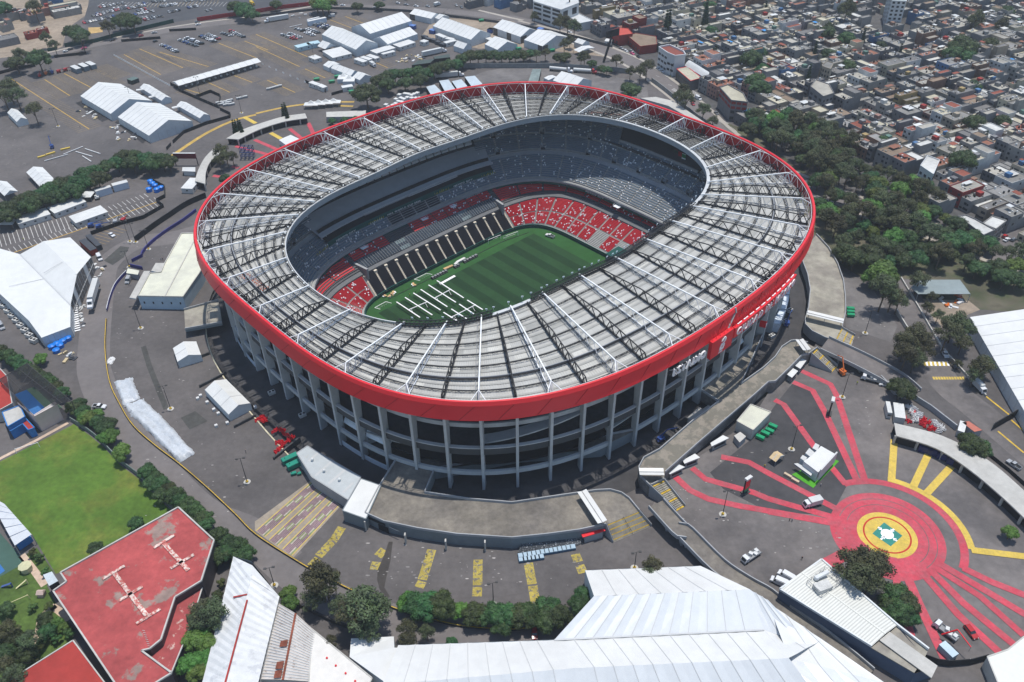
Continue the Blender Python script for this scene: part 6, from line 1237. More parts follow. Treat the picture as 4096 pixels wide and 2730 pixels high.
def vehicle(kind, col, name=None):
 g = empty(name or {'sedan': 'parked_car', 'hatch': 'parked_car', 'suv': 'parked_car', 'pickup': 'pickup_truck', 'van': 'van', 'box': 'box_truck', 'semi': 'semi_truck', 'flat': 'flatbed_truck', 'tanker': 'tanker_truck'}[kind], (0, 0, 0)); P_ = paint(col); wheels = []
 def part(n, f, mm): b = MB(); f(b); return b.build(n, mm, g)
 if kind in ('sedan', 'hatch', 'suv', 'pickup', 'van'):
  L, w, h = {'sedan': (4.5, 1.8, 1.45), 'hatch': (3.9, 1.72, 1.5), 'suv': (4.7, 1.9, 1.75), 'pickup': (5.3, 1.9, 1.8), 'van': (5.4, 2.0, 2.3)}[kind]; a = L/2; s = h/1.45
  body = [(-a, .35), (-a, .85*s), (-a+.1, .92*s), (a*.45, .95*s), (a-.15, .78*s), (a, .6), (a, .35)]
  if kind == 'van': body = [(-a, .35), (-a, 1.2), (a*.62, 1.2), (a-.12, 1.0), (a, .7), (a, .35)]
  if kind == 'pickup': body = [(-a, .45), (-a, .85), (-a*.25, .85), (-a*.25, 1.1), (a*.45, 1.1), (a-.1, 1.0), (a, .7), (a, .45)]
  part('body', lambda b: hull(b, body, w), P_)
  cb = {'sedan': (-a*.75, -a*.45, a*.1, a*.42), 'hatch': (-a*.97, -a*.78, a*.15, a*.5), 'suv': (-a*.97, -a*.85, a*.15, a*.45), 'pickup': (-a*.25, -a*.2, a*.22, a*.45), 'van': (-a, -a*.98, a*.45, a*.65)}[kind]; zb = body[2][1] if kind != 'pickup' else 1.1
  if kind == 'van': zb = 1.2
  def cabin(b): W1, W2 = w/2*.97, w/2*.80; x0, x1, x2, x3 = cb; b.hexa([(x0, -W1, zb), (x3, -W1, zb), (x3, W1, zb), (x0, W1, zb), (x1, -W2, h-.06), (x2, -W2, h-.06), (x2, W2, h-.06), (x1, W2, h-.06)])
  part('window_glass', cabin, m_gls); part('roof_panel', lambda b: b.hexa([(cb[1]-.03, -w*.41, h-.08), (cb[2]+.03, -w*.41, h-.08), (cb[2]+.03, w*.41, h-.08), (cb[1]-.03, w*.41, h-.08), (cb[1], -w*.4, h), (cb[2], -w*.4, h), (cb[2], w*.4, h), (cb[1], w*.4, h)]), P_)
  if kind == 'van': part('side_panel', lambda b: (b.box((-a*.25, w/2*.95, 1.15), (L*.6, .1, h-1.3)), b.box((-a*.25, -w/2*.95, 1.15), (L*.6, .1, h-1.3)), b.box((-a+.06, 0, 1.15), (.12, w*.9, h-1.3))), P_)
  if kind == 'pickup': part('load_bed', lambda b: (b.box((-a*.62, w/2-.06, .8), (a*.74, .12, .45)), b.box((-a*.62, -w/2+.06, .8), (a*.74, .12, .45)), b.box((-a+.05, 0, .8), (.1, w, .45))), P_); part('bed_floor', lambda b: b.box((-a*.62, 0, .84), (a*.7, w-.26, .04)), m_tyre)
  for x in (-a*.62, a*.62):
   for y in (-1, 1): part('wheel', lambda b: b.tube((x, y*(w/2-.2), .34), (x, y*(w/2+.01), .34), .34, n=10), m_tyre)
  part('headlight', lambda b: b.box((a-.02, w*.34, .6), (.08, .3, .16)), m_letter); part('headlight', lambda b: b.box((a-.02, -w*.34, .6), (.08, .3, .16)), m_letter)
 else:
  L = {'box': 6.6, 'semi': 20.5, 'flat': 7.5, 'tanker': 17}[kind]; a = L/2; w = 2.4
  cw = 3.6 if kind in ('semi', 'tanker') else 1.9; ch = 3.2 if kind in ('semi', 'tanker') else 2.4
  if cw > 3: part('cab', lambda b: hull(b, [(a-cw, .7), (a-cw, ch+.3), (a-2.3, ch), (a-1.7, 1.9), (a-.1, 1.6), (a, .7)], 2.3), P_)
  else: part('cab', lambda b: hull(b, [(a-cw, .6), (a-cw, ch), (a-.6, ch), (a-.05, 1.3), (a, .6)], 2.1), P_)
  part('windscreen', lambda b: b.hexa([(a-(1.75 if cw > 3 else .12), -.9, 1.85 if cw > 3 else 1.45), (a-(1.6 if cw > 3 else .0), -.9, 1.85 if cw > 3 else 1.4), (a-(1.6 if cw > 3 else 0), .9, 1.85 if cw > 3 else 1.4), (a-(1.75 if cw > 3 else .12), .9, 1.85 if cw > 3 else 1.45), (a-(2.35 if cw > 3 else .66), -.85, ch-.15), (a-(2.15 if cw > 3 else .5), -.85, ch-.15), (a-(2.15 if cw > 3 else .5), .85, ch-.15), (a-(2.35 if cw > 3 else .66), .85, ch-.15)]), m_gls)
  bx0, bx1 = -a, a-cw-(.9 if cw > 3 else .15)
  part('chassis', lambda b: b.box(((bx0+a-cw)/2+.3, 0, .55), (L-cw+.4, 1.0, .35)), m_tyre)
  if kind in ('box', 'semi'): part('cargo_box', lambda b: b.box(((bx0+bx1)/2, 0, .95), (bx1-bx0, 2.45, 3.1 if kind == 'semi' else 2.1)), mat('cargo_white', (.50, .51, .50), .5, .06, 1) if col != 'yellow' else P_)
  elif kind == 'flat': part('load_bed', lambda b: (b.box(((bx0+bx1)/2, 0, .95), (bx1-bx0, 2.3, .2)), [b.box(((bx0+bx1)/2, y, 1.1), (bx1-bx0, .08, .5)) for y in (-1.12, 1.12)]), m_grey); part('cargo', lambda b: [b.box((bx0+1+i*1.3, (-.4, .4)[i % 2], 1.15), (1.1, 1.3, .6+.2*i), .2*i) for i in range(3)], m_cabr)
  else: part('tank', lambda b: b.tube((bx0, 0, 2.1), (bx1, 0, 2.1), 1.15, n=14), mat('tank_white', (.52, .53, .52), .4, .06, 1))
  for x in ([a-1.0, bx0+1.0, bx0+2.2, a-3.3] if L > 10 else [a-1.0, bx0+1.3]):
   for y in (-1, 1): part('wheel', lambda b: b.tube((x, y*.85, .48), (x, y*1.2, .48), .48, n=10), m_tyre)
 g.location = (0, 0, -500); return proto(g)
_vp = {}
def place_vehicle(kind, col, c, hd, label, cat, group=None, z=0, name=None):
 k = (kind, col)
 if k not in _vp: _vp[k] = vehicle(kind, col, name); o = _vp[k]
 else: o = copy_tree(_vp[k])
 o.location = (c.x, c.y, c.z+z+.06); o.rotation_euler = (0, 0, hd); tag(o, label, cat)
 if group: o['group'] = group
 elif 'group' in o: del o['group']
 return o
def hdg(t, p, q, z=0): a, b_ = G(t, *p, z), G(t, *q, z); return (a+b_)/2, atan2(b_.y-a.y, b_.x-a.x)
def vh(kind, col, t, tail, nose, label, cat, z=0, **k): c, h = hdg(t, tail, nose, z); return place_vehicle(kind, col, c, h, label, cat, **k)
vh('pickup', 'white', 8, (835, 515), (958, 525), 'white pickup parked beside the round trees along the sports field', 'pickup'); vh('van', 'white', 4, (880, 725), (912, 785), 'white passenger van beside the big left tent', 'van'); vh('van', 'silver', 4, (1170, 925), (1140, 985), 'silver-white van numbered on its roof at the guard booth', 'van'); vh('sedan', 'white', 4, (980, 530), (1030, 565), 'white car alone below the black fence on the left lot', 'car')
b = MB(); c = G(4, 1155, 955, 2.3); text(b, '03', lambda s: (Vector((c.x+s, c.y-.4, 2.4)), Vector((1, 0, 0)), Vector((0, 1, 0)), Vector((0, 0, 1))), 1.2, bold=.05); b.build('roof_number', m_black, None, c); o = bpy.data.objects['roof_number']; o['label'] = 'dark number 03 painted on the roof of the silver-white van'; o['category'] = 'number'
vh('flat', 'blue', 4, (875, 220), (865, 185), 'small blue and white lorry under the left tree row', 'lorry'); vh('van', 'silver', 4, (0, 1340), (35, 1400), 'silver van cut by the left edge below the big tent', 'van')
sm = vh('semi', 'white', 4, (885, 965), (805, 1240), 'long white semi-truck parked along the big left tent', 'semi-truck', z=2)
vh('pickup', 'white', 11, (1560, 10), (1600, 85), 'white pickup at the hatched crossing on the right road', 'pickup'); vh('suv', 'black', 11, (1635, 120), (1675, 165), 'black car parked by the kerb at the hatched crossing', 'car'); vh('box', 'white', 11, (1850, 320), (1920, 390), 'small white lorry with grey cargo box on the right road', 'lorry'); vh('box', 'silver', 11, (2190, 470), (2270, 560), 'white cargo truck behind the right edge tent', 'lorry'); vh('pickup', 'silver', 11, (2250, 1080), (2142, 1005), 'silver pickup driving on the lower right road', 'pickup')
vh('box', 'white', 11, (455, 1375), (325, 1410), 'white box truck parked on the crimson rays', 'lorry', name='box_truck'); vh('flat', 'white', 11, (980, 295), (850, 262), 'white utility truck beside the curving vehicle ramp', 'utility truck'); vh('suv', 'white', 11, (1090, 325), (1000, 315), 'white jeep parked behind the utility truck', 'car'); vh('van', 'white', 15, (205, 655), (110, 600), 'white minivan beside the ribbed-roof hall, farther from the wall', 'van'); vh('van', 'white', 15, (140, 700), (50, 660), 'white van beside the ribbed-roof hall, nearer the ramp', 'van')
vh('suv', 'red', 15, (1765, 1070), (1860, 1190), 'red estate car on the crimson rays in the lower right', 'car'); vh('flat', 'white', 15, (1640, 1170), (1520, 1080), 'white crane truck unloading a pale blue container', 'crane truck'); cont(15, (1535, 1230), (1655, 1345), (1725, 1325), 2.6, 'pale blue container beside the crane truck', m_cyan, 'container', 'container', roof=mat('roof_pale_blue', (.42, .52, .58), .5, .05, 1))
b = MB(); p = G(15, 1640, 1150, 3); b.bar((p.x-2, p.y+1, 2), (p.x+1, p.y, 6), .35, m=0); b.bar((p.x+1, p.y, 6), (p.x+3, p.y-5, 5), .25, m=0); b.bar((p.x+3, p.y-5, 5), (p.x+3, p.y-5, 2.8), .06, m=1); tag(b.build('crane_arm', [m_red, m_black], None, (p.x, p.y, 0)), 'red folding crane arm over the pale blue container', 'crane arm')
vh('flat', 'white', 14, (2190, 420), (2085, 490), 'white-cabbed flatbed truck with timber behind the foot ramp', 'lorry'); vh('hatch', 'red', 14, (200, 1105), (205, 1180), 'red and black small car under the trees on the service road', 'car'); vh('pickup', 'white', 6, (375, 570), (305, 545), 'white pickup parked on the turf behind the goal line', 'pickup', z=ZP)
vh('semi', 'white', 1, (275, 175), (95, 205), 'white-cabbed flatbed semi-truck at the upper left compound', 'semi-truck', 0); vh('box', 'white', 1, (1005, 570), (1095, 625), 'white removal truck beside the trailer cabins', 'lorry'); vh('semi', 'white', 1, (1510, 510), (1690, 470), 'white semi-truck beside the dark green shed roofs', 'semi-truck'); tk = vh('semi', 'white', 1, (1675, 700), (1800, 690), 'white semi-truck with dark sign lettering behind the centre tree row', 'semi-truck'); vh('tanker', 'red', 2, (550, 650), (765, 665), 'tanker lorry with white tank and red cab behind the stadium', 'tanker'); vh('tanker', 'white', 2, (390, 640), (490, 650), 'white tanker lorry left of the red-cabbed one', 'tanker')
vh('van', 'white', 1, (720, 150), (640, 155), 'white minibus at the upper edge of the compound', 'minibus'); vh('van', 'white', 0, (1710, 370), (1770, 380), 'tall white van within the middle car cluster', 'van')
rnd = random.Random(77); pal = ['white']*9+['silver']*5+['grey']*4+['black']*5+['blue']*2+['red']*2
def carrow(ox, oy, k, a, e, n, rowname, along=False, nose=None, group='cars parked in the lots'):
 A, B = GS(ox+a[0]*k, oy+a[1]*k), GS(ox+e[0]*k, oy+e[1]*k); d = (B-A); h = atan2(d.y, d.x)+(0 if along else pi/2)
 if nose is not None: h = nose
 for i in range(n):
  c = A.lerp(B, i/max(1, n-1)); col = rnd.choice(pal); kd = rnd.choice(('sedan', 'hatch', 'suv', 'sedan'))
  place_vehicle(kd, col, c+Vector((rnd.uniform(-.2, .2), rnd.uniform(-.3, .3), 0)), h+rnd.choice((0, pi))+rnd.uniform(-.04, .04), '%s car, %s from left in %s' % (col, ordw(i+1), rowname.replace('the ', '', 1)), 'car', group)
K3 = 400/1345.; KB = 520/1345.; DC = 'of far car park'; HN = radians(-50)
for a, e, n, r in (((60, 318), (485, 225), 12, 'the front row'), ((180, 225), (320, 198), 4, 'the short left second row'), ((745, 205), (900, 172), 5, 'the short second row right of the tree'), ((235, 195), (400, 165), 5, 'the left third row'), ((440, 158), (600, 125), 5, 'the middle third row'), ((275, 105), (410, 85), 4, 'the left fourth row'), ((455, 75), (570, 55), 3, 'the middle fourth row'), ((470, 135), (620, 105), 4, 'the row above the round dark tree'), ((650, 125), (870, 85), 7, 'the row right above the tree'), ((790, 65), (860, 55), 2, 'the pair with a yellow cab'), ((850, 250), (1110, 228), 7, 'the row along the green fence'), ((870, 278), (1000, 252), 4, 'the row nearest the green fence'), ((910, 140), (985, 160), 3, 'the three in the middle aisle'), ((1085, 100), (1290, 65), 8, 'the upper right row'), ((1200, 175), (1330, 148), 5, 'the right row'), ((980, 35), (1130, 22), 5, 'the top right row'), ((780, 155), (890, 140), 3, 'the row around the white van')): carrow(320, 0, K3, a, e, n, r+' '+DC, nose=HN)
for a, e, n, r in (((470, 22), (530, 12), 3, 'the far right top row'), ((500, 88), (590, 72), 4, 'the far right middle row'), ((690, 118), (735, 106), 2, 'the isolated pair'), ((630, 12), (700, 4), 3, 'the row at the top edge')): carrow(560, 0, KB, a, e, n, r+' '+DC, nose=HN)
HC = radians(45)
for a, e, n, r in (((105, 283), (300, 372), 9, 'the single line beside the barrier'), ((430, 192), (630, 262), 8, 'the upper line of the second cluster'), ((345, 215), (560, 295), 10, 'the lower line of the second cluster'), ((715, 140), (860, 200), 6, 'the upper line of the third cluster'), ((625, 162), (805, 236), 9, 'the lower line of the third cluster'), ((1030, 95), (1190, 175), 7, 'the upper line of the fourth cluster'), ((915, 122), (1025, 155), 4, 'the lower line of the fourth cluster')): carrow(620, 100, K3, a, e, n, r, nose=HC*.2)
for a, e, n, r in (((375, 478), (540, 535), 6, 'the lower line near the pale blue cabins'), ((470, 462), (605, 515), 6, 'the upper line near the pale blue cabins'), ((560, 397), (640, 425), 3, 'the line of three below the flatbed semi'), ((715, 402), (850, 452), 5, 'the line left of the large tent'), ((695, 448), (780, 486), 4, 'the lower line left of the large tent'), ((820, 345), (965, 402), 6, 'the line under the trailer box'), ((890, 325), (1000, 375), 5, 'the upper line under the trailer box')): carrow(1020, 0, K3, a, e, n, r, nose=HC*.2)
for k, (t, x, y, col, dx, dy, lab) in enumerate(((0, 590, 470, 'white', 10, -3, 'white car on the upper avenue, leftmost of all'), (0, 632, 450, 'black', 10, -3, 'black car just ahead of the leftmost white one on the avenue'), (0, 755, 440, 'pink', 10, -3, 'pink and white taxi on the upper avenue'), (0, 1265, 330, 'red', 10, -3, 'red car on the upper avenue beside the gate'), (0, 1385, 302, 'silver', 10, -2, 'silver car on the upper avenue right of the red one'), (0, 1010, 368, 'black', 10, -3, 'black car at the avenue gate ramp'), (0, 1395, 378, 'black', 10, -3, 'black van-like car inside the lot corner'), (0, 1780, 228, 'white', 10, -2, 'white car waiting by the red fence end'), (0, 1770, 205, 'grey', 10, -2, 'grey car waiting by the red fence end'), (1, 720, 50, 'grey', 10, -1, 'grey car at the junction by the bright green tree'), (1, 778, 56, 'white', 10, 0, 'white car at the junction by the bright green tree'), (1, 1070, 76, 'white', 10, 1, 'white car on the avenue above the minibus'), (1, 1272, 36, 'white', 10, 1, 'white van-like car beside the top footbridge'), (1, 1345, 48, 'silver', 10, 1, 'silver car right of the top footbridge'), (1, 1435, 62, 'white', 10, 2, 'white car on the avenue over the small tents'), (1, 1540, 66, 'silver', 10, 2, 'silver car turning near the street market wall'), (1, 1796, 56, 'silver', 5, 5, 'silver car at the top crossing'), (1, 1842, 72, 'grey', 6, 5, 'grey car behind the one at the top crossing'), (2, 320, 206, 'red', 8, -8, 'red car parked under the white office building'), (2, 367, 220, 'white', 8, -8, 'white hatchback parked under the white office building'), (2, 515, 295, 'white', 10, 3, 'white car on the avenue below the office building'), (2, 902, 396, 'grey', 10, 4, 'grey car at the red corner building, leftmost of the kerb line'), (2, 935, 412, 'black', 10, 5, 'black car second in the kerb line by the red corner building'), (2, 980, 440, 'silver', 10, 5, 'silver car third in the kerb line by the red walls'), (2, 1020, 465, 'white', 10, 5, 'white car fourth in the kerb line by the red walls'), (2, 1070, 466, 'silver', 10, 5, 'silver car parked close to the red walls'), (2, 1076, 489, 'pink', 10, 5, 'pink and white taxi on the avenue by the red walls'), (2, 1132, 520, 'black', 10, 6, 'black car driving before the white corner building'), (2, 1312, 626, 'white', 10, 7, 'white car beside the white corner building, first of two'), (2, 1342, 648, 'white', 10, 7, 'white car beside the white corner building, second of two'), (2, 1620, 942, 'red', 10, 10, 'dark red car on the avenue behind the van'), (2, 1830, 1025, 'grey', 10, 9, 'grey jeep passing the red-banded apartment block'), (2, 2022, 1095, 'orange', 10, 2, 'orange car turning at the red-banded apartment block'), (7, 2120, 560, 'red', 10, -6, 'dark red car in the street at the right edge'), (7, 2135, 590, 'white', 10, -6, 'white car in the street at the right edge'), (7, 2045, 590, 'black', 10, -6, 'black car in the street at the right edge'), (7, 2195, 590, 'grey', 10, -6, 'grey car in the street at the right edge'), (2, 2150, 280, 'white', 10, -6, 'white car in the hillside street, upper'), (2, 2110, 320, 'silver', 10, -4, 'silver car in the hillside street, lower'), (2, 1960, 325, 'blue', 10, -6, 'blue car in the hillside street'), (2, 2230, 640, 'silver', 10, -8, 'silver car in the narrow street by the big round tree'))):
 c, h = hdg(t, (x-dx, y-dy), (x+dx, y+dy)); place_vehicle('sedan' if k % 3 else 'hatch', col, c, h, lab, 'car')
c, h = hdg(2, (1645, 880), (1690, 905)); place_vehicle('van', 'white', c, h, 'white delivery van at the pedestrian crossing on the right avenue', 'van'); c, h = hdg(7, (1925, 640), (1995, 605)); place_vehicle('van', 'silver', c, h, 'silver van parked in the street at the right edge', 'van'); c, h = hdg(1, (1600, 62), (1650, 45)); place_vehicle('box', 'white', c, h, 'white box truck on the top avenue', 'lorry')
b = MB(); c, h = hdg(0, (2250, 40), (2275, 55)); place_vehicle('box', 'yellow', c, h, 'yellow truck parked near the dark trees at the top', 'lorry')
def boom(c, rz, col, label, up=3.0, reach=7):
 g = empty('boom_lift', (c.x, c.y, c.z), label, 'boom lift'); m = paint(col); R = Matrix.Rotation(rz, 3, 'Z'); f = lambda x, y, z: c+R@Vector((x, y, z))
 b = MB(); b.box((c.x, c.y, c.z+.5), (3, 1.6, .7), rz); b.build('chassis', m, g); b = MB(); b.box((c.x, c.y, c.z+1.2), (2.4, 2.0, 1.0), rz+.3); b.build('turret', m, g)
 for x in (-1, 1):
  for y in (-.9, .9): b = MB(); b.tube(f(x, y-.18, .45), f(x, y+.18, .45), .45, n=10); b.build('wheel', m_tyre, g)
 b = MB(); b.bar(f(-1, 0, 2), f(2.5, 0, 2+up), .35); b.bar(f(2.5, 0, 2+up), f(reach, 0, 2.2+up*.6), .28); b.build('boom_arm', m, g)
 b = MB(); e = f(reach, 0, 1.8+up*.6)
 for z in (0, 1.1):
  for x0, y0, x1, y1 in ((-.5, -.9, .5, -.9), (.5, -.9, .5, .9), (.5, .9, -.5, .9), (-.5, .9, -.5, -.9)): b.bar(e+R@Vector((x0, y0, z)), e+R@Vector((x1, y1, z)), .07)
 b.box((e.x, e.y, e.z), (1, 1.8, .08), rz); b.build('basket', m_rail, g)
boom(G(10, 1330, 820, ZR), radians(25), 'blue', 'blue boom lift on the ring road before gate 7'); boom(G(7, 165, 1350, ZR), radians(60), 'blue', 'blue boom lift on the ring road at the right end'); boom(G(11, 660, 220), radians(100), 'orange', 'orange boom lift raised beside the plaza stairs', 5, 6); boom(G(4, 820, 470), radians(10), 'blue', 'blue boom lift folded by the black fence, left one', .6, 6); boom(G(4, 890, 480), radians(20), 'blue', 'blue boom lift folded by the black fence, right one', .6, 6)
boom(G(0, 470, 1330), radians(115), 'blue', 'blue boom lift raised beside the yellow steel beams', 5, 7); boom(G(0, 360, 690), radians(100), 'red', 'red boom lift parked at the left fence', 1, 5); boom(G(0, 415, 670), radians(110), 'orange', 'orange boom lift parked next to the red one', .8, 4); boom(G(0, 470, 660), radians(120), 'blue', 'blue boom lift parked next to the orange one', .8, 5); boom(G(0, 530, 655), radians(30), 'red', 'small dark red lift parked fourth along the left fence', .4, 3); boom(G(0, 590, 640), radians(30), 'red', 'small dark red lift parked last along the left fence', .4, 3); boom(G(4, 1040, 440), radians(80), 'silver', 'white telehandler by the black fence', .4, 3); boom(G(4, 1110, 425), radians(60), 'red', 'red lift beside the white telehandler', .5, 3)
m_gen = mat('generator_green', (.01, .26, .11), .4, .06, 1); m_teal = mat('container_teal', (.01, .22, .15), .5, .08, 1)
def gen(c, rz, label, L=3.2, w=1.6, h=1.7, m=m_gen, z=0, cat='generator', name='generator', grp=None):
 g = empty(name, (c.x, c.y, z), label, cat, grp); b = MB(); R = Matrix.Rotation(rz, 3, 'Z'); f = lambda x, y, zz: Vector((c.x, c.y, z))+R@Vector((x, y, zz)); a, d = L/2, w/2
 b.hexa([f(-a, -d, .5), f(a, -d, .5), f(a, d, .5), f(-a, d, .5), f(-a, -d, h-.15), f(a, -d, h-.15), f(a, d, h-.15), f(-a, d, h-.15)]); b.hexa([f(-a, -d, h-.15), f(a, -d, h-.15), f(a, d, h-.15), f(-a, d, h-.15), f(-a+.2, -d+.2, h), f(a-.2, -d+.2, h), f(a-.2, d-.2, h), f(-a+.2, d-.2, h)]); b.build('casing', m, g)
 b = MB(); b.box((c.x, c.y, z+.1), (L*.9, w*.8, .4), rz); b.bar(f(a, 0, .4), f(a+1.1, 0, .4), .1); b.build('chassis', m_tyre, g); b = MB(); q = f(-a*.6, 0, h); b.tube(q, q+Vector((0, 0, .4)), .12, n=6); b.build('exhaust', m_black, g)
rz = atan2((G(10, 2260, 790)-G(10, 2215, 820)).y, (G(10, 2260, 790)-G(10, 2215, 820)).x)
for k, (t, x, y) in enumerate(((10, 2220, 800), (10, 2265, 765), (11, 10, 740), (11, 40, 700))): gen(G(t, x, y), rz-pi/2.4, 'green generator, %s from the bottom beside the pump house' % ONES[k], grp='green generators by the pump house')
for k, (x, y) in enumerate(((735, 1215), (735, 1243), (737, 1272))): gen(G(7, x, y), radians(-8), 'green generator beside the right-hand deck, %s' % ('farthest of three', 'middle of three', 'nearest of three')[k], grp='green generators by the right-hand deck')
gen(G(9, 310, 1000), radians(35), 'longer dark green generator container above the striped ramp', 6, 2.2, 2.6, m_teal); gen(G(9, 355, 1050), radians(35), 'dark green generator container nearest the grey service roof', 6, 2.2, 2.6, m_teal); gen(G(9, 340, 1120), radians(20), 'small green pump box beside the teal containers', 2, 1.2, 1.3, m_teal); gen(G(9, 390, 1120), radians(20), 'tiny green pump box right of the other one', 1.4, 1, 1.2, m_teal)
for k, (t, x, y) in enumerate(((1, 730, 700), (1, 545, 725), (1, 680, 745), (1, 840, 815), (1, 860, 835), (1, 2020, 195), (2, 60, 450), (2, 360, 465))): gen(G(t, x, y), radians(20), ('green generator beside the low centre tents', 'green generator by the little white cabins', 'green generator below the shed', 'green generator under the centre trees, upper', 'green generator under the centre trees, lower', 'green generator in the fenced pen near the avenue', 'green skip between the tents and trees', 'green skip beside the door tent')[k], 4, 2, 2)
m_tank = mat('tank_blue', (.01, .16, .55), .35, .05, 1)
def tank(c, r, h, label, grp, m=m_tank):
 g = empty('water_tank', (c.x, c.y, 0), label, 'water tank', grp); b = MB(); b.tube((c.x, c.y, .03), (c.x, c.y, h*.8), r, n=16); b.build('shell', m, g); b = MB(); b.tube((c.x, c.y, h*.8), (c.x, c.y, h), r, r*.35, n=16); b.build('lid', m, g)
for k, (x, y) in enumerate(((1352, 78), (1372, 97), (1395, 115), (1340, 150), (1410, 152), (1447, 135))): tank(G(4, x, y), 1.6, 2.6, 'blue water tank, %s along the cluster by the black fence corner' % ONES[k], 'blue tanks at the fence corner')
for k, (x, y) in enumerate(((615, 1480), (570, 1505), (545, 1545), (515, 1530), (470, 1555))): tank(G(4, x, y), 1.5, 2, 'blue water tank, %s from the right at the foot of the big left tent' % ONES[k], 'blue tanks by the big left tent')
tank(G(8, 510, 20), 1.5, 1.8, 'lone blue tank nearest the camera below the big left tent', 'blue tanks by the big left tent')
b = MB(); b.box((*G(0, 2220, 1430).xy, 0), (6, 5, 4.5), .5); c = G(0, 2230, 1420); g = empty('steel_tower', (c.x, c.y, 0), 'bright blue steel scaffold tower by the left rim of the stadium', 'scaffold'); b = MB()
for i in range(4):
 for j in range(3):
  for z in (0, 2.4, 4.8): b.bar((c.x+i*2.4-4, c.y+j*2.2-2, z), (c.x+i*2.4-4, c.y+j*2.2-2, z+2.4), .25); b.bar((c.x+i*2.4-4, c.y-2, z+2.4), (c.x+i*2.4-4, c.y+2.4, z+2.4), .22)
for j in range(3):
 for z in (2.4, 4.8, 7.2): b.bar((c.x-4, c.y+j*2.2-2, z), (c.x+3.2, c.y+j*2.2-2, z), .22)
b.build('frame', paint('blue'), g)
m_bar = mat('barrier_red', (.55, .012, .02), .35, .05, 1); m_barw = mat('barrier_white', (.58, .58, .57), .5, .06, 1)
def barrier(c, rz, label, grp, m=m_bar, L=1.9):
 b = MB(); R = Matrix.Rotation(rz, 3, 'Z'); pr = ((-.3, 0), (-.3, .2), (-.12, .4), (-.08, .9), (.08, .9), (.12, .4), (.3, .2), (.3, 0)); A = [c+R@Vector((-L/2, y, z)) for y, z in pr]; B = [c+R@Vector((L/2, y, z)) for y, z in pr]; b.grid([A, B]); b.poly(A); b.poly(B[::-1]); o = b.build('road_barrier', m, None, c); tag(o, label, 'barrier', grp)
rnd = random.Random(31)
for nm, t, pts, m in (('red plastic barrier in the upper heap beside the stone wall', 9, [(15, 640), (35, 620), (55, 610), (75, 625), (90, 635), (60, 650)], m_bar), ('red plastic barrier in the long stacked row beside the ramp wall', 9, [(160, 740), (185, 725), (225, 715), (235, 730), (250, 745), (265, 760), (285, 780), (305, 800), (330, 790), (225, 830), (240, 850), (200, 845), (280, 830), (310, 815)], m_bar), ('red plastic barrier in the small heap above the teal containers', 9, [(185, 915), (205, 895), (225, 885), (210, 910)], m_bar), ('red plastic barrier among white ones behind the cream gatehouse', 11, [(1190, 640), (1230, 620), (1260, 650), (1375, 650), (1400, 630), (1420, 660), (1380, 680), (1440, 660), (1460, 700), (1490, 715), (1300, 570), (1450, 720), (1405, 690)], m_bar), ('white plastic barrier stacked behind the cream gatehouse', 11, [(1250, 520), (1270, 535), (1290, 520), (1310, 540), (1270, 560), (1290, 580), (1310, 600), (1330, 590), (1350, 610), (1320, 630), (1300, 640), (1340, 640), (1360, 585), (1480, 660), (1500, 680), (1520, 690), (1540, 700), (1560, 720), (1530, 740), (1500, 660)], m_barw)):
 for x, y in pts:
  for q in range(3 if m is m_barw else 2): barrier(G(t, x+rnd.uniform(-6, 6), y+rnd.uniform(-5, 5))+Vector((0, 0, .3*q)), rnd.uniform(0, 3), nm, nm.replace(' plastic barrier', ' barriers'), m, 2.2)
for k, (x, y) in enumerate(((1390, 905), (1480, 935), (1560, 970), (1648, 1015))):
 c = G(11, x, y); g = empty('covered_cart', (c.x, c.y, 0), 'navy tarpaulin-covered cart, %s from the left along the cream gatehouse' % ONES[k], 'cart', 'navy covered carts'); b = MB(); b.box((c.x, c.y, .3), (4.0, 3.0, 2.3), radians(-25)); b.box((c.x, c.y, 2.6), (3.7, 2.7, .25), radians(-25)); b.build('cover', mat('tarp_navy', (.015, .025, .11), .3, .2, 1, bump=.6), g); b = MB(); b.box((c.x, c.y, 0), (3.6, 2.6, .3), radians(-25)); b.build('base', m_tyre, g)
for k in range(13):
 p = G(14, 80+k*38.5, 448-k*6.6); b = MB(); b.box((p.x, p.y, 0), (1.9, 1.9, 1.0), .15); b.box((p.x, p.y, 1.0), (1.7, 1.7, .15), .15, 1); tag(b.build('plastic_crate', [mat('crate_blue_side', (.05, .12, .20), .5, .1, 1), mat('crate_blue_top', (.33, .43, .50), .4, .05, 1)], None, p), 'pale blue lidded crate, %s from the left below the pebbled slope' % ONES[k], 'crate', 'pale blue crates below the slope')
for k in range(6):
 p = G(14, 85+k*35, 482-k*5); b = MB(); b.box((p.x, p.y, 0), (1.9, 1.7, 1.0), .15); b.box((p.x, p.y, 1.0), (1.7, 1.5, .15), .15, 1); tag(b.build('plastic_crate', [MATS['crate_blue_side'], MATS['crate_blue_top']], None, p), 'pale blue lidded crate in the front line, %s from the left' % ONES[k], 'crate', 'pale blue crates in the front line')
b = MB(); q = E_(14, (50, 410), (110, 330), (610, 250), (640, 320), (580, 350)); tp = [q[0]+Vector((0, 0, .2)), q[1]+Vector((0, 0, 3)), q[2]+Vector((0, 0, 3)), q[3]+Vector((0, 0, .6)), q[4]+Vector((0, 0, .2))]; b.poly(tp)
for i in range(5): p0, p1 = tp[i], tp[(i+1) % 5]; b.poly([(p0.x, p0.y, 0), (p1.x, p1.y, 0), p1, p0])
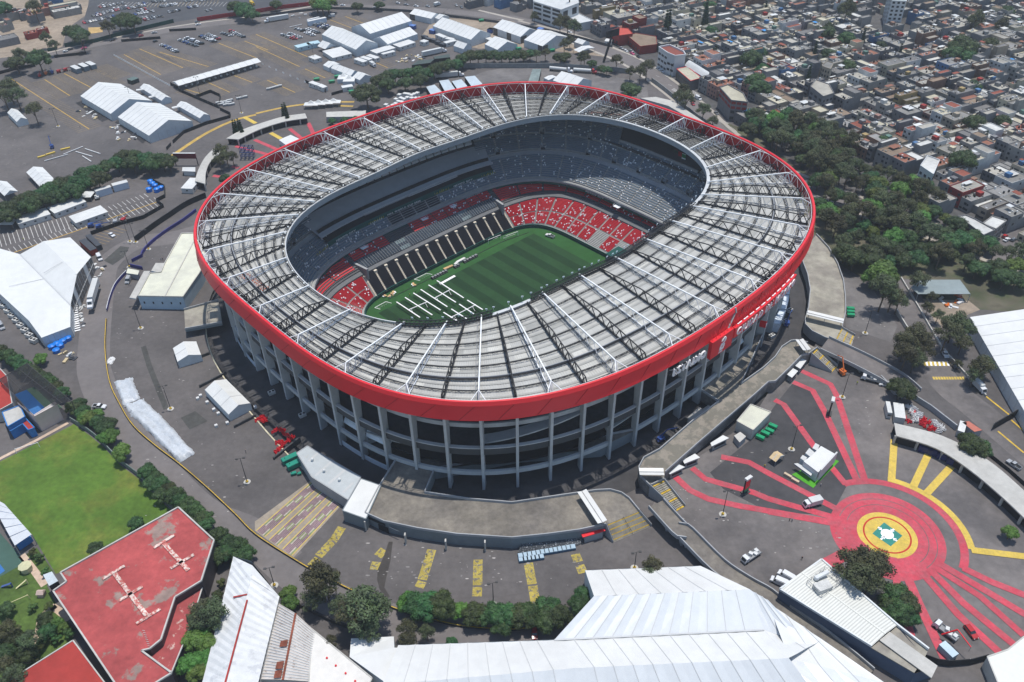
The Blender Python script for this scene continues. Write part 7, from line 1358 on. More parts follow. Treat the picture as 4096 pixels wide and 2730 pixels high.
tag(b.build('pebble_slope', mat('pebbled', (.05, .055, .06), .9, .3, 2, col2=(.30, .31, .32), mixs=2.2, thr=(.56, .6)), None, q[0]), 'dark pebble-studded slope against the curved deck wall', 'slope')
kiosk(14, [(620, 240), (635, 270), (838, 210), (825, 183)], 3.4, 'red-roofed narrow stall against the curved deck wall', m_red, m_conc, 'stall', 'stall')
m_tarp = mat('tarp_silver', (.46, .49, .52), .3, .12, 1.5, spec=.5, bump=.5)
def tarp(t, A, B, C_, D, nu, nv, h, label, seed):
 rnd = random.Random(seed); a, b_, c, d = GL(t, 0, A, B, C_, D); g = empty('covered_pile', (a.x, a.y, 0), label, 'covered pile'); rows = []
 for i in range(nu+1):
  row = []
  for j in range(nv+1):
   s, u = i/nu, j/nv; p = (a.lerp(b_, s)).lerp(d.lerp(c, s), u); e = min(s*nu, (1-s)*nu, u*nv, (1-u)*nv); z = 0 if e == 0 else h+rnd.uniform(-.35, .35)+.25*sin(s*nu*.9)
   row.append(p+Vector((rnd.uniform(-.3, .3), rnd.uniform(-.3, .3), z+.1)))
  rows.append(row)
 b = MB(); b.grid(rows); b.build('tarpaulin', m_tarp, g, smooth=True)
 b = MB(); b.prism([p.lerp((a+c)/2, .12) for p in (a, b_, c, d)], 0, h*.5); b.build('stack', m_dark, g)
tarp(8, (1020, 290), (1185, 252), (1255, 438), (1110, 500), 10, 14, 1.0, 'flat silver tarpaulin with rows of small weights beside the yellow kerb', 1); tarp(8, (1110, 500), (1285, 440), (1440, 600), (1180, 600), 12, 10, 1.1, 'short crumpled silver tarpaulin between the flat one and the long one', 2); tarp(8, (1160, 570), (1420, 570), (1750, 930), (1610, 1018), 12, 34, 1.4, 'long crumpled silver tarpaulin pile along the yellow kerb', 3)
b = MB(); c = G(8, 995, 100); b.blob(c, 1.6, 2, .3, sq=(1, 1.6, .5)); tag(b.build('plastic_sheet', m_barw, None, c), 'white plastic sheeting heap beside the kerb of the left lot', 'sheeting')
tent(8, (1550, -15), (1590, 108), (1800, 40), 3.4, 5.2, 'small white tent by the stone wall, upper of the two on the left lot', name='event_tent'); tent(8, (1835, 358), (2048, 580), (2265, 500), 3.6, 5.6, 'white gabled tent on the left lot beside the retaining wall, lower of the two')
for k, (x, y) in enumerate(((1920, 545), (1960, 580), (2040, 665), (1775, 445), (1800, 420), (1860, 480), (2290, 520), (1940, 690))): p = G(8, x, y); b = MB(); b.box((p.x, p.y, 0), (1.1, 1.1, 1.0), .5); b.box((p.x, p.y, 1), (.9, .9, .12), .5); tag(b.build('ballast_block', m_barw, None, p), 'white ballast block around the lower white tent of the left lot', 'ballast', 'ballast blocks round the lower tent')
for k, (A, B) in enumerate((((1790, 340), (2030, 215)), ((2100, 700), (2294, 600)), ((1650, 130), (1880, 40)))):
 b = MB(); p, q = G(8, *A), G(8, *B); b.strip([p, q], .6, 0, 1.3); tag(b.build('stone_wall', MATS['dark_stone'], None, p), ('dark stone wall above the lower white tent', 'dark stone wall below the lower white tent', 'dark stone wall below the upper white tent')[k], 'wall')
b = MB(); p, q = G(9, 160, 985), G(9, 395, 800); b.strip([p, q], .7, -1, 2.2); tag(b.build('stone_wall', MATS['dark_stone'], None, p), 'dark stone wall beside the red barriers', 'wall')
def wall(name, segs, h, wd, m, label, cat='fence', sm=0, rail=None, z=0):
 P_ = [G(t, x, y) for t, x, y in segs]; P_ = smooth(P_, sm) if sm else P_; g = empty(name, P_[0], label, cat); b = MB(); b.strip(P_, wd, z, h); b.build('panel', m, g)
 if rail: 
  b = MB(); b.strip(P_, .26, z+h, .08); b.build('coping', rail, g)
 n = max(2, min(40, int(sum((P_[i+1]-P_[i]).length for i in range(len(P_)-1))/6))); L = [0]
 for i in range(len(P_)-1): L.append(L[-1]+(P_[i+1]-P_[i]).length)
 for k in range(n+1):
  s = L[-1]*k/n; i = max(0, min(len(P_)-2, next((j for j in range(len(L)-1) if L[j+1] >= s-1e-6), len(P_)-2))); p = P_[i].lerp(P_[i+1], (s-L[i])/(L[i+1]-L[i]+1e-9)); b = MB(); b.bar((p.x, p.y, z), (p.x, p.y, z+h+.15), .16, .16); b.build('post', m_grey, g)
 return g
m_fblk = mat('fence_black', (.02, .021, .023), .8, .2, 1); m_fgrn = mat('fence_green', (.012, .055, .045), .8, .2, 1); m_fred = mat('fence_red', (.30, .018, .025), .6, .2, .8, col2=(.42, .25, .24), mixs=.35, thr=(.62, .66)); m_ban = mat('banner_purple', (.035, .03, .19), .5, .15, .5)
wall('kerb_wall', [(4, 955, 1300), (4, 945, 1568), (8, 985, 290), (8, 1080, 500), (8, 1200, 690), (8, 1400, 870), (8, 1610, 1030), (8, 1850, 1235), (8, 2110, 1480), (13, 0, 250), (13, 330, 465), (13, 560, 600), (13, 900, 770), (13, 1290, 930), (13, 1600, 1020), (13, 1900, 1080), (13, 2294, 1105), (14, 200, 1080), (14, 340, 1060)], .8, .5, mat('wall_black', (.04, .04, .042), .9, .2, 1), 'long low curved wall topped with yellow between the left lot and service road', 'wall', 4, m_kerb)
wall('banner_wall', [(4, 962, 1225), (4, 985, 1130), (4, 1030, 1010), (4, 1090, 930), (4, 1140, 880)], 1.6, .4, m_ban, 'purple-blue banner wall with pale top curving down from the guard booth', 'banner wall', 3, m_cabr)
wall('banner_wall', [(4, 1270, 735), (4, 1300, 680), (4, 1380, 600), (4, 1500, 510), (4, 1640, 420), (4, 1760, 330)], 1.8, .4, m_ban, 'long purple-blue banner wall leading up to the stadium rim', 'banner wall', 3); wall('banner_wall', [(4, 1185, 785), (4, 1280, 735)], 1.8, .3, m_ban, 'short purple-blue banner panel across the lot entrance', 'banner wall'); wall('banner_wall', [(4, 1170, 825), (4, 1283, 850)], 1.8, .3, m_ban, 'short dark banner panel behind the guard booth', 'banner wall')
wall('screen_fence', [(4, 1215, 605), (4, 1380, 480), (4, 1520, 385), (4, 1680, 280), (4, 1850, 205)], 3.2, .3, m_fblk, 'tall black screen fence above the purple banner wall', 'fence', 3); wall('screen_fence', [(4, 820, 540), (4, 1080, 450), (4, 1290, 395), (4, 1470, 292), (4, 1405, 245), (4, 1482, 205), (4, 1480, 120), (4, 1365, 60)], 2.2, .2, m_fblk, 'black zigzag screen fence round the left parking bays')
wall('screen_fence', [(0, 1530, 765), (0, 1600, 800), (0, 1605, 820), (0, 1840, 922), (0, 1965, 975), (0, 1978, 872), (0, 1890, 832), (0, 1760, 880)], 2.2, .2, m_fblk, 'black screen fence boxing a pen right of the walkway canopy'); wall('screen_fence', [(0, 1552, 1290), (0, 1650, 1200), (0, 1850, 1120), (0, 2065, 1060), (0, 2068, 1035), (0, 1972, 990)], 2.2, .2, m_fblk, 'black screen fence in front of the two large gabled tents'); wall('screen_fence', [(0, 1495, 1350), (0, 1535, 1305)], 2, .2, m_fblk, 'short black screen panel near the red sign board')
wall('screen_fence', [(1, 445, 740), (1, 630, 832)], 2, .2, m_fblk, 'black screen fence below the little white cabins'); wall('screen_fence', [(1, 678, 858), (1, 815, 820)], 2, .2, m_fblk, 'black screen fence running to the big round tree'); wall('screen_fence', [(0, -50, 680), (0, 180, 620), (0, 320, 600)], 2.2, .2, m_fblk, 'black screen fence at the left edge behind the lifts'); wall('screen_fence', [(0, 490, 520), (0, 780, 488)], 2, .2, m_fblk, 'black barrier fence along the lower side of the upper avenue'); wall('screen_fence', [(0, 1090, 378), (0, 1440, 350)], 2, .2, m_fblk, 'black barrier fence at the second avenue gate'); wall('screen_fence', [(0, 1520, 285), (0, 1760, 272)], 2, .2, m_fblk, 'dark screen fence right of the second avenue gate')
wall('screen_fence', [(1, 0, 158), (1, 350, 115), (1, 640, 85), (1, 1000, 90), (1, 1370, 110), (1, 1700, 150), (1, 2294, 225), (2, 300, 280), (2, 600, 350), (2, 900, 430)], 2, .2, mat('fence_mesh_grey', (.07, .075, .08), .8, .2, 1), 'long grey mesh fence between the compound and the upper avenue'); wall('red_hoarding', [(0, 1770, 195), (0, 2000, 160), (0, 2294, 120), (1, 200, 85), (1, 530, 48)], 3.2, .3, m_fred, 'long dark red hoarding beside the upper avenue', 'hoarding'); wall('green_fence', [(0, 585, 425), (0, 850, 385), (0, 1200, 290), (0, 1560, 205)], 3, .3, m_fgrn, 'long dark green fence between the avenue and distant car park'); wall('green_fence', [(0, 430, 465), (0, 515, 448)], 2.5, .3, m_fgrn, 'short dark green fence left of the dirt road')
wall('perimeter_wall', [(1, 1600, 640), (1, 1900, 610), (1, 2294, 612), (2, 400, 610), (2, 900, 645), (2, 1060, 665)], 3.5, .4, mat('wall_bare_grey', (.21, .22, .22), .9, .15, .5), 'long bare concrete wall under the centre tree row', 'wall'); wall('perimeter_wall', [(2, 1250, 735), (2, 1340, 800), (2, 1450, 890), (2, 1560, 990), (2, 1750, 1130), (2, 1950, 1260)], 3, .4, MATS['wall_bare_grey'], 'bare concrete wall between the stadium and the right avenue', 'wall', 2); wall('plaza_fence', [(11, 1000, 270), (11, 1130, 400), (11, 1260, 420), (11, 1450, 540), (11, 1680, 720)], 2.5, .5, m_conc, 'low concrete wall between the plaza and the right road', 'wall'); wall('road_fence', [(11, 1960, 940), (11, 2150, 1090), (11, 2350, 1270)], 1.6, .2, m_fblk, 'dark railing along the lower right road'); wall('field_wall', [(8, 640, 640), (8, 800, 740), (8, 930, 850), (8, 1080, 1010), (8, 1240, 1130), (8, 1440, 1330), (8, 1560, 1440)], 2.2, .3, mat('fence_sage', (.13, .16, .15), .8, .2, 1), 'grey-green wall along the right side of the sports field', 'wall', 2); wall('gate_railing', [(15, 1390, 1370), (15, 1500, 1410), (15, 1620, 1425), (15, 1800, 1410), (15, 1950, 1370)], 3, .2, m_fblk, 'black gate railing across the bottom right drive'); wall('road_wall', [(13, 355, 870), (13, 700, 1040), (13, 920, 1110)], 1.6, .4, MATS['wall_black'], 'dark low wall under the eucalyptus trees by the lower service road', 'wall'); wall('gate_screen', [(11, 2000, 720), (11, 2240, 580)], 3.5, .3, m_fblk, 'tall black gate screen across the right road', 'gate'); wall('side_road_wall', [(7, 1190, 930), (7, 1350, 1200), (7, 1560, 1568), (11, 1800, 260), (11, 1950, 420)], 1.0, .5, m_wallp, 'pale kerb wall along the right side of the brown road', 'wall'); wall('side_road_wall', [(7, 1140, 1230), (7, 1250, 1410)], 2, .5, m_wallp, 'pale retaining wall left of the brown road', 'wall')
b = MB(); p, q = G(0, 1025, 500), G(0, 1520, 770)
for k in range(40): c = p.lerp(q, k/39); barrier(c, atan2((q-p).y, (q-p).x), 'white barrier, %s from the top in the long line across the upper lot' % ordw(k+1), 'white barriers across the upper lot', m_barw, 1.7)
for k in range(8): p, q = (G(1, 0, 555), G(1, 440, 740)); c = p.lerp(q, k/7); barrier(c, atan2((q-p).y, (q-p).x), 'white barrier, %s of the dotted line toward the black fence' % ONES[k], 'white barriers toward the black fence', m_barw, 1.7)
for nm, t, a, e, m, lab in (('steel_beam', 0, (340, 1420), (410, 1400), m_yel, 'yellow steel beam nearest the white canopy tent'), ('steel_beam', 0, (415, 1395), (495, 1370), m_yel, 'yellow steel beam in the middle of three'), ('steel_beam', 0, (545, 1350), (630, 1330), m_yel, 'yellow steel beam farthest right of three'), ('roof_beam', 0, (680, 1365), (830, 1410), m_barw, 'long white beam, left of the pair of bent ones'), ('roof_beam', 0, (765, 1340), (900, 1385), m_barw, 'long white beam, right of the pair of bent ones'), ('roof_beam', 0, (400, 1450), (610, 1390), m_barw, 'long white beam lying behind the canopy tent'), ('roof_beam', 0, (570, 1390), (745, 1320), m_barw, 'long white beam with a red end'), ('roof_beam', 0, (740, 1405), (820, 1455), m_barw, 'short pale beam pair beside the bent ones'), ('roof_beam', 1, (300, 250), (410, 225), m_barw, 'long white beam near the car cluster'), ('roof_beam', 1, (50, 165), (185, 150), m_barw, 'long white beam by the flatbed semi')):
 p, q = G(t, *a), G(t, *e); b = MB(); b.bar(p+Vector((0, 0, .4)), q+Vector((0, 0, .4)), 1.2 if m is m_yel else .5, .8 if m is m_yel else .4); tag(b.build(nm, m, None, p), lab, 'beam')
sg = empty('sign_board', G(0, 1650, 1520), 'dark red sign board on two posts beside the short curved gatehouse', 'sign'); p, q = G(0, 1555, 1400, 6), G(0, 1755, 1400, 6); b = MB(); b.strip([p, q], .8, 4.5, 3.2); b.build('board', mat('sign_maroon', (.14, .01, .02), .5, .1, 1), sg); b = MB(); b.strip([p, q], 1.0, 7.7, .2); b.build('board_top', m_cabr, sg)
for e in (p, q): b = MB(); b.bar((e.x, e.y, 0), (e.x, e.y, 5), .4); b.build('post', m_black, sg)
kiosk(0, [(1630, 1535), (1750, 1540), (1750, 1500), (1635, 1500)], 3, 'grey site hut below the dark red sign board', m_cab, m_cab, 'site_hut', 'hut')
bm = empty('billboard_mast', G(2, 820, 560), 'tall leaning black lattice billboard mast by the right avenue', 'mast'); c = bm.location.copy(); b = MB(); e = G(2, 850, 420); b.bar(c, (c.x+6, c.y+4, 20), 1.2); b.build('mast', m_black, bm); b = MB(); b.strip([Vector((c.x+1, c.y+1, 0)), Vector((c.x+11, c.y+8, 0))], .6, 17, 5); b.build('billboard', m_dark, bm)
tm_ = empty('telecom_mast', G(2, 510, 190), 'tall thin black mast in front of the white office building', 'mast'); c = tm_.location; b = MB(); b.bar(c, (c.x, c.y, 42), 1.0); b.build('mast', m_black, tm_); 
def lamp(t, x, y, h, label):
 c = G(t, x, y); g = empty('street_lamp', c, label, 'street lamp', 'lamp posts of the lots'); b = MB(); b.tube(c, c+Vector((0, 0, h)), .16, .1, n=6); b.build('pole', m_rail, g); b = MB(); b.tube(c, c+Vector((0, 0, .7)), .5, n=8); b.build('base', m_kerb, g)
 for s in (-1, 1): b = MB(); b.bar(c+Vector((0, 0, h)), c+Vector((s*1.0, .3*s, h)), .1); b.box((c.x+s*1.2, c.y+.3*s, h-.15), (.9, .6, .3)); b.build('lamp_head', m_rail, g)
 b = MB(); b.poly([c+Vector((cos(i)*1.3, sin(i)*1.3, .11)) for i in frange(0, 6.28, 9)[:-1]]); b.build('footing', m_wallp, g)
for k, (t, x, y, h, lab) in enumerate(((8, 1530, 530, 12, 'twin-head lamp post beside the lower white tent of the left lot'), (8, 2215, 1185, 12, 'twin-head lamp post with a small red panel, nearest the striped ramp'), (4, 1262, 1375, 12, 'twin-head lamp post below the beige hall'), (4, 1165, 600, 12, 'twin-head lamp post, left of three above the purple wall'), (4, 1217, 605, 11, 'twin-head lamp post, middle of three above the purple wall'), (4, 1332, 668, 11, 'twin-head lamp post, right of three above the purple wall'), (4, 1160, 825, 9, 'lamp post beside the guard booth'), (10, 1888, 1475, 12, 'tall lamp post on the pale patch by the crimson rays'), (11, 665, 425, 12, 'lamp post beside the utility truck'), (11, 210, 892, 12, 'lamp post beside the square white stage on the plaza'), (13, 2128, 872, 11, 'lamp post before the bottom tree row'), (14, 1097, 545, 8, 'lamp post behind the huge glossy tent'), (0, 1790, 845, 12, 'lamp post beside the long walkway canopy'), (0, 1185, 937, 12, 'lamp post between the two large gabled tents'), (0, 2165, 1015, 12, 'lamp post by the faded orange arc'), (0, 522, 1135, 12, 'lamp post near the single lone tree, upper left'), (1, 520, 540, 12, 'lamp post at the small square hut'), (7, 870, 1420, 12, 'lamp post on the worn asphalt right of the deck'), (7, 935, 1240, 0.1, ''), (13, 165, 700, 9, 'pale single lamp post by the lower service road'), (2, 1420, 690, 9, 'lamp post in front of the gym roof'))):
 if lab: lamp(t, x, y, h, lab)
def totem(t, x, y, rz, label):
 c = G(t, x, y); g = empty('screen_totem', c, label, 'screen'); b = MB(); b.box((c.x, c.y, 0), (3, 2, .5), rz); b.build('base', m_rail, g); b = MB(); b.box((c.x, c.y, .5), (2.6, .5, 6.5), rz); b.build('casing', m_black, g); R = Matrix.Rotation(rz, 3, 'Z'); f = lambda a, e, z: c+R@Vector((a, e, z)); b = MB(); b.poly([f(-1.15, -.27, .9), f(1.15, -.27, .9), f(1.15, -.27, 3), f(-1.15, -.27, 2.2)], 0); b.poly([f(-1.15, -.27, 2.2), f(1.15, -.27, 3), f(1.15, -.27, 6.6), f(-1.15, -.27, 6.6)], 1); b.build('screen_face', [m_gen, m_red], g); b = MB(); b.box((c.x, c.y, 7.0), (2.8, 1.2, .8), rz); b.build('speaker_row', m_cabr, g)
totem(11, 545, 575, radians(65), 'tall dark screen totem on the crimson ray in the upper plaza'); totem(10, 2090, 1280, radians(35), 'tall screen totem with red and green face on the left crimson ray')
sheet('stage_lawn', GL(11, 0, (212, 1118), (405, 1240), (636, 1000), (560, 965)), .12, mat('lawn_artificial', (.07, .30, .02), .9, .1, 1), 'bright artificial lawn strip round the white stage')
sgx = empty('stage_house', G(11, 450, 1000), 'white boxy two-storey pavilion on the green lawn strip of the plaza', 'pavilion')
for nm, pts, z, m, mr in (('hall', [(320, 1000), (450, 1098), (605, 935), (475, 862), (400, 940)], 5, m_tentw, m_tent), ('side_room', [(335, 925), (385, 962), (425, 925), (370, 880)], 4, m_tentw, m_cab), ('side_room', [(398, 880), (440, 905), (462, 855), (425, 835)], 4, m_tentw, m_cab), ('side_room', [(290, 970), (330, 1000), (352, 965), (310, 942)], 3.5, m_tentw, m_cab), ('awning', [(232, 1020), (385, 1130), (405, 1095), (265, 1015)], 2.8, m_ban, m_cab)):
 q = GL(11, z, *pts); b = MB(); b.prism(q, 0 if nm != 'awning' else 2.4, z-.05, 0); b.prism(q, z-.05, z, 1); b.build(nm, [m, mr], sgx)
b = MB(); p, q = G(11, 465, 1105, 5), G(11, 610, 945, 5); b.strip([p, q], .5, 1.5, 5.2); b.build('screen_wall', m_cab, sgx)
tent(11, (10, 965), (70, 1005), (145, 945), 2.4, 3.6, 'small cream gazebo beside the white pavilion', 0, name='gazebo', rm=mat('gazebo_cream', (.55, .42, .24), .7, .08, 1))
for k, (x, y) in enumerate(((175, 1135), (240, 1180))): p = G(11, x, y); b = MB(); b.box((p.x, p.y, .1), (2.8, .8, .8), radians(-45)); b.box((p.x, p.y, .9), (2.9, .9, .08), radians(-45)); tag(b.build('counter', mat('counter_tan', (.5, .40, .28), .8, .1, 1), None, p), ('tan bar counter left of the lawn strip', 'tan bar counter closest to the lawn corner')[k], 'counter')
acu = (7, 190, 1230), (7, 110, 1290), (7, 150, 1330), (7, 30, 1460), (9, 145, 400), (9, 420, 600)
for k, (t, x, y) in enumerate(acu): acunit(G(t, x, y, ZR), .6, ('grey air unit at the right end of the ring road', 'pale round-lidded unit by the wrapped volumes', 'second pale unit by the wrapped volumes', 'lone pale unit on the right ring road', 'white twin-fan unit at the left columns', 'white twin-fan unit at the next left column gap')[k], .8, z=ZR)
vh('box', 'white', 9, (1100, 810), (960, 860), 'white truck with grey load parked under the stadium columns', 'lorry', z=ZR)
cont(11, (1075, 560), (1115, 565), (1130, 470), 3.2, 'white cabin pair with fans against the plaza wall', m_cab, roof=m_cabr, win=1); cont(11, (1140, 600), (1235, 615), (1245, 490), 3.2, 'white-roofed cabin beside the stacked white barriers', m_cab, roof=m_cabr)
cont(11, (1700, 720), (1760, 740), (1790, 655), 3, 'small guard hut with white frame roof beside the right road', m_cab, roof=m_cabr); building('gate_roof', 11, [(1740, 650), (1850, 735), (1920, 720), (1800, 640)], 3, 'faded salmon-red flat roof beside the right road gate', mat('roof_salmon', (.42, .14, .10), .85, .1, 1), m_conc, par=0)
for k, (x, y) in enumerate(((1140, 930), (1165, 950), (1230, 880), (1250, 900), (1275, 870), (1300, 880), (1260, 840), (1310, 830), (1340, 835), (1370, 845), (1390, 835), (1420, 825), (1330, 865), (1370, 870), (1410, 870), (1440, 870), (1225, 920), (1280, 905), (1200, 935))): cont(1, (x, y+8), (x+28, y+14), (x+40, y), 2.2, 'small white equipment box in the yard left of the blue shed roofs', m_barw, 'equipment_box', 'box', roof=m_tent, grp='white equipment boxes in the yard')
for k, (x, y) in enumerate(((1965, 930), (1985, 945), (2010, 925), (2030, 950), (2050, 930), (2075, 945), (2060, 910), (2150, 890), (2190, 880))): b = MB(); p = G(0, x, y); b.box((p.x, p.y, 0), (4.5, 1.6, 1.1), .5); b.box((p.x, p.y, 1.1), (4.2, 1.3, .3), .5, 1); tag(b.build('seat_stack', [m_grey, m_cab], None, p), 'stack of grey barriers right of the black pen' if k < 7 else 'stack of grey barriers beside the lamp post', 'stack', 'stacks of grey barriers')
for k in range(5): b = MB(); p = G(1, 115+k*25, 808-k*7); b.box((p.x, p.y, 0), (3, 1.6, 1.2), .3); b.box((p.x, p.y, 1.2), (2.8, 1.3, .2), .3, 1); tag(b.build('seat_stack', [m_grey, m_cab], None, p), 'grey stack, %s from the left in the short line on the upper lot' % ONES[k], 'stack', 'short line of grey stacks')
for k in range(4):
 x, y = 480+k*67, 950-k*7; c = G(1, x+20, y+20); g = empty('peaked_tent', (c.x, c.y, 0), 'small white peaked tent, %s from the left in the row of four' % ONES[k], 'tent', 'peaked tents in a row'); b = MB(); w_ = 4.6; cs = [(c.x+a*w_, c.y+e*w_*.55, 2.8) for a, e in ((-1, -1), (1, -1), (1, 1), (-1, 1))]; md_ = [((p[0]*.45+c.x*.55), (p[1]*.45+c.y*.55), 3.6) for p in cs]; b.grid([cs, md_, [(c.x, c.y, 5.4)]*4], None, True); b.build('tent_roof', m_tent, g)
 for p in cs: b = MB(); b.bar((p[0], p[1], 0), p, .12); b.build('post', m_grey, g)
for k, (x, y) in enumerate(((790, 730), (840, 750))):
 c = G(1, x, y); g = empty('peaked_tent', (c.x, c.y, 0), 'white pagoda tent %s beside the green generators' % ('left', 'right')[k], 'tent'); b = MB(); cs = [(c.x+a*4, c.y+e*4, 3) for a, e in ((-1, -1), (1, -1), (1, 1), (-1, 1))]; md_ = [((p[0]*.45+c.x*.55), (p[1]*.45+c.y*.55), 4) for p in cs]; b.grid([cs, md_, [(c.x, c.y, 6.4)]*4], None, True); b.build('tent_roof', m_tent, g); b = MB(); b.prism([(p[0]*.98+c.x*.02, p[1]*.98+c.y*.02) for p in cs], 0, 2.95); b.build('tent_wall', m_tentw, g)
for k, (t, x, y) in enumerate(((4, 95, 460), (4, 790, 215))): c = G(t, x, y); g = empty('peaked_tent', (c.x, c.y, 0), ('white peaked tent at the left end of the nearest long cabin', 'white peaked tent at the right end of the second long cabin')[k], 'tent'); b = MB(); cs = [(c.x+a*3.6, c.y+e*3.6, 2.8) for a, e in ((-1, -1), (1, -1), (1, 1), (-1, 1))]; b.grid([cs, [(c.x, c.y, 4.6)]*4], None, True); b.build('tent_roof', m_tent, g); b = MB(); [b.bar((p[0], p[1], 0), p, .12) for p in cs]; b.build('tent_frame', m_grey, g)
rnd = random.Random(61)
for t_, x0, y0, dx, dy, n, lab in ((0, 700, 960, 190, 110, 14, 'loose tan and white floor panel beside the farther large tent'), (0, 960, 1130, 130, 80, 8, 'coloured packing piece near the lamp post'), (0, 1050, 1120, 230, 150, 16, 'loose white piece on the black mats beside the nearer large tent'), (1, 1250, 500, 260, 60, 18, 'pallet or pipe bundle in the yard beside the white cabins'), (1, 330, 110, 200, 60, 10, 'small machine part in the upper compound'), (4, 840, 800, 100, 120, 10, 'packing box beside the glazed end of the big left tent'), (4, 700, 1130, 60, 250, 12, 'grey crate beside the scaffold stair'), (8, 530, 30, 150, 80, 8, 'tan or grey crate below the big left tent'), (7, 1540, 1080, 200, 110, 12, 'orange and white bundle in the works yard')):
 for k in range(n):
  c = G(t_, x0+rnd.random()*dx, y0+rnd.random()*dy); b = MB(); s_ = rnd.uniform(.7, 2.2); r_ = rnd.random()*3; b.box((c.x, c.y, .03), (s_*1.6, s_*.7, rnd.uniform(.2, .9)), r_); b.box((c.x+.2, c.y, .03+.9), (s_*.9, s_*.5, .15), r_+.3) if rnd.random() < .3 else None
  tag(b.build('loose_material', [mat('stock_tan', (.52, .42, .25), .8, .1, 1), m_barw, m_cdk, m_cab][rnd.randrange(4)] if 'orange' not in lab else [paint('orange'), m_barw][k % 2], None, c), lab, 'material', lab+'s')
mats_ = [[(675, 925), (735, 905), (990, 1065), (915, 1095)], [(1030, 1100), (1060, 1075), (1325, 1240), (1280, 1290)]]
for q in mats_: sheet('black_matting', GL(0, 0, *q), .08, mat('matting_black', (.03, .03, .032), .9, .3, .6), 'black ground matting beside a large white tent')
def play(nm, f, x, y, m, lab, cat): c = G(12, x, y); b = MB(); f(b, c); tag(b.build(nm, m, None, c), lab, cat)
play('slide', lambda b, c: (b.hexa([c+Vector(p) for p in ((-2, -.4, .1), (1.6, -.4, 1.7), (1.6, .4, 1.7), (-2, .4, .1), (-2, -.4, .3), (1.6, -.4, 1.9), (1.6, .4, 1.9), (-2, .4, .3))]), b.bar(c+Vector((1.6, 0, 0)), c+Vector((1.6, 0, 2)), .3)), 70, 715, paint('blue'), 'blue slide on the playground lawn', 'slide'); play('slide', lambda b, c: (b.hexa([c+Vector(p) for p in ((-1.6, -1.2, .1), (1.2, .8, 1.6), (1, 1.4, 1.6), (-1.8, -.7, .1), (-1.6, -1.2, .3), (1.2, .8, 1.8), (1, 1.4, 1.8), (-1.8, -.7, .3))]), b.bar(c+Vector((1.2, 1, 0)), c+Vector((1.2, 1, 2)), .3)), 205, 710, mat('play_cream', (.6, .55, .3), .6, .1, 1), 'cream slide with steps on the playground lawn', 'slide'); play('swing_frame', lambda b, c: (b.bar(c+Vector((-3, -1.6, 2)), c+Vector((2, 1.6, 2)), .18), [b.bar(c+Vector((x, y, 0)), c+Vector((x*.9, y*.9, 2)), .14) for x, y in ((-3.3, -1.6), (-2.6, -2), (2.3, 1.4), (1.7, 2))]), 195, 860, mat('play_cream', 0), 'pale swing frame on the playground lawn', 'swing'); play('play_house', lambda b, c: (b.box((c.x, c.y, 0), (2, 1.8, 1.6)), b.hexa([c+Vector(p) for p in ((-1.2, -1, 1.6), (1.2, -1, 1.6), (1.2, 1, 1.6), (-1.2, 1, 1.6), (-1, -.1, 2.4), (1, -.1, 2.4), (1, .1, 2.4), (-1, .1, 2.4))])), 380, 790, mat('play_rose', (.5, .38, .33), .7, .1, 1), 'pale pink plastic play house with slide', 'play house'); play('octagon_kiosk', lambda b, c: (b.tube(c, c+Vector((0, 0, 2.4)), 1.7, n=8), b.tube(c+Vector((0, 0, 2.4)), c+Vector((0, 0, 3.2)), 2.1, .3, n=8)), 245, 565, mat('kiosk_cream', (.5, .48, .3), .8, .1, 1), 'cream octagonal kiosk at the tennis court corner', 'kiosk'); play('football_goal', lambda b, c: (b.bar(c+Vector((-3.6, -1.6, 0)), c+Vector((-3.6, -1.6, 2.4)), .12), b.bar(c+Vector((3.6, 1.6, 0)), c+Vector((3.6, 1.6, 2.4)), .12), b.bar(c+Vector((-3.6, -1.6, 2.4)), c+Vector((3.6, 1.6, 2.4)), .12)), 255, -510, m_letter, 'white goal frame at the top of the sports field', 'goal')
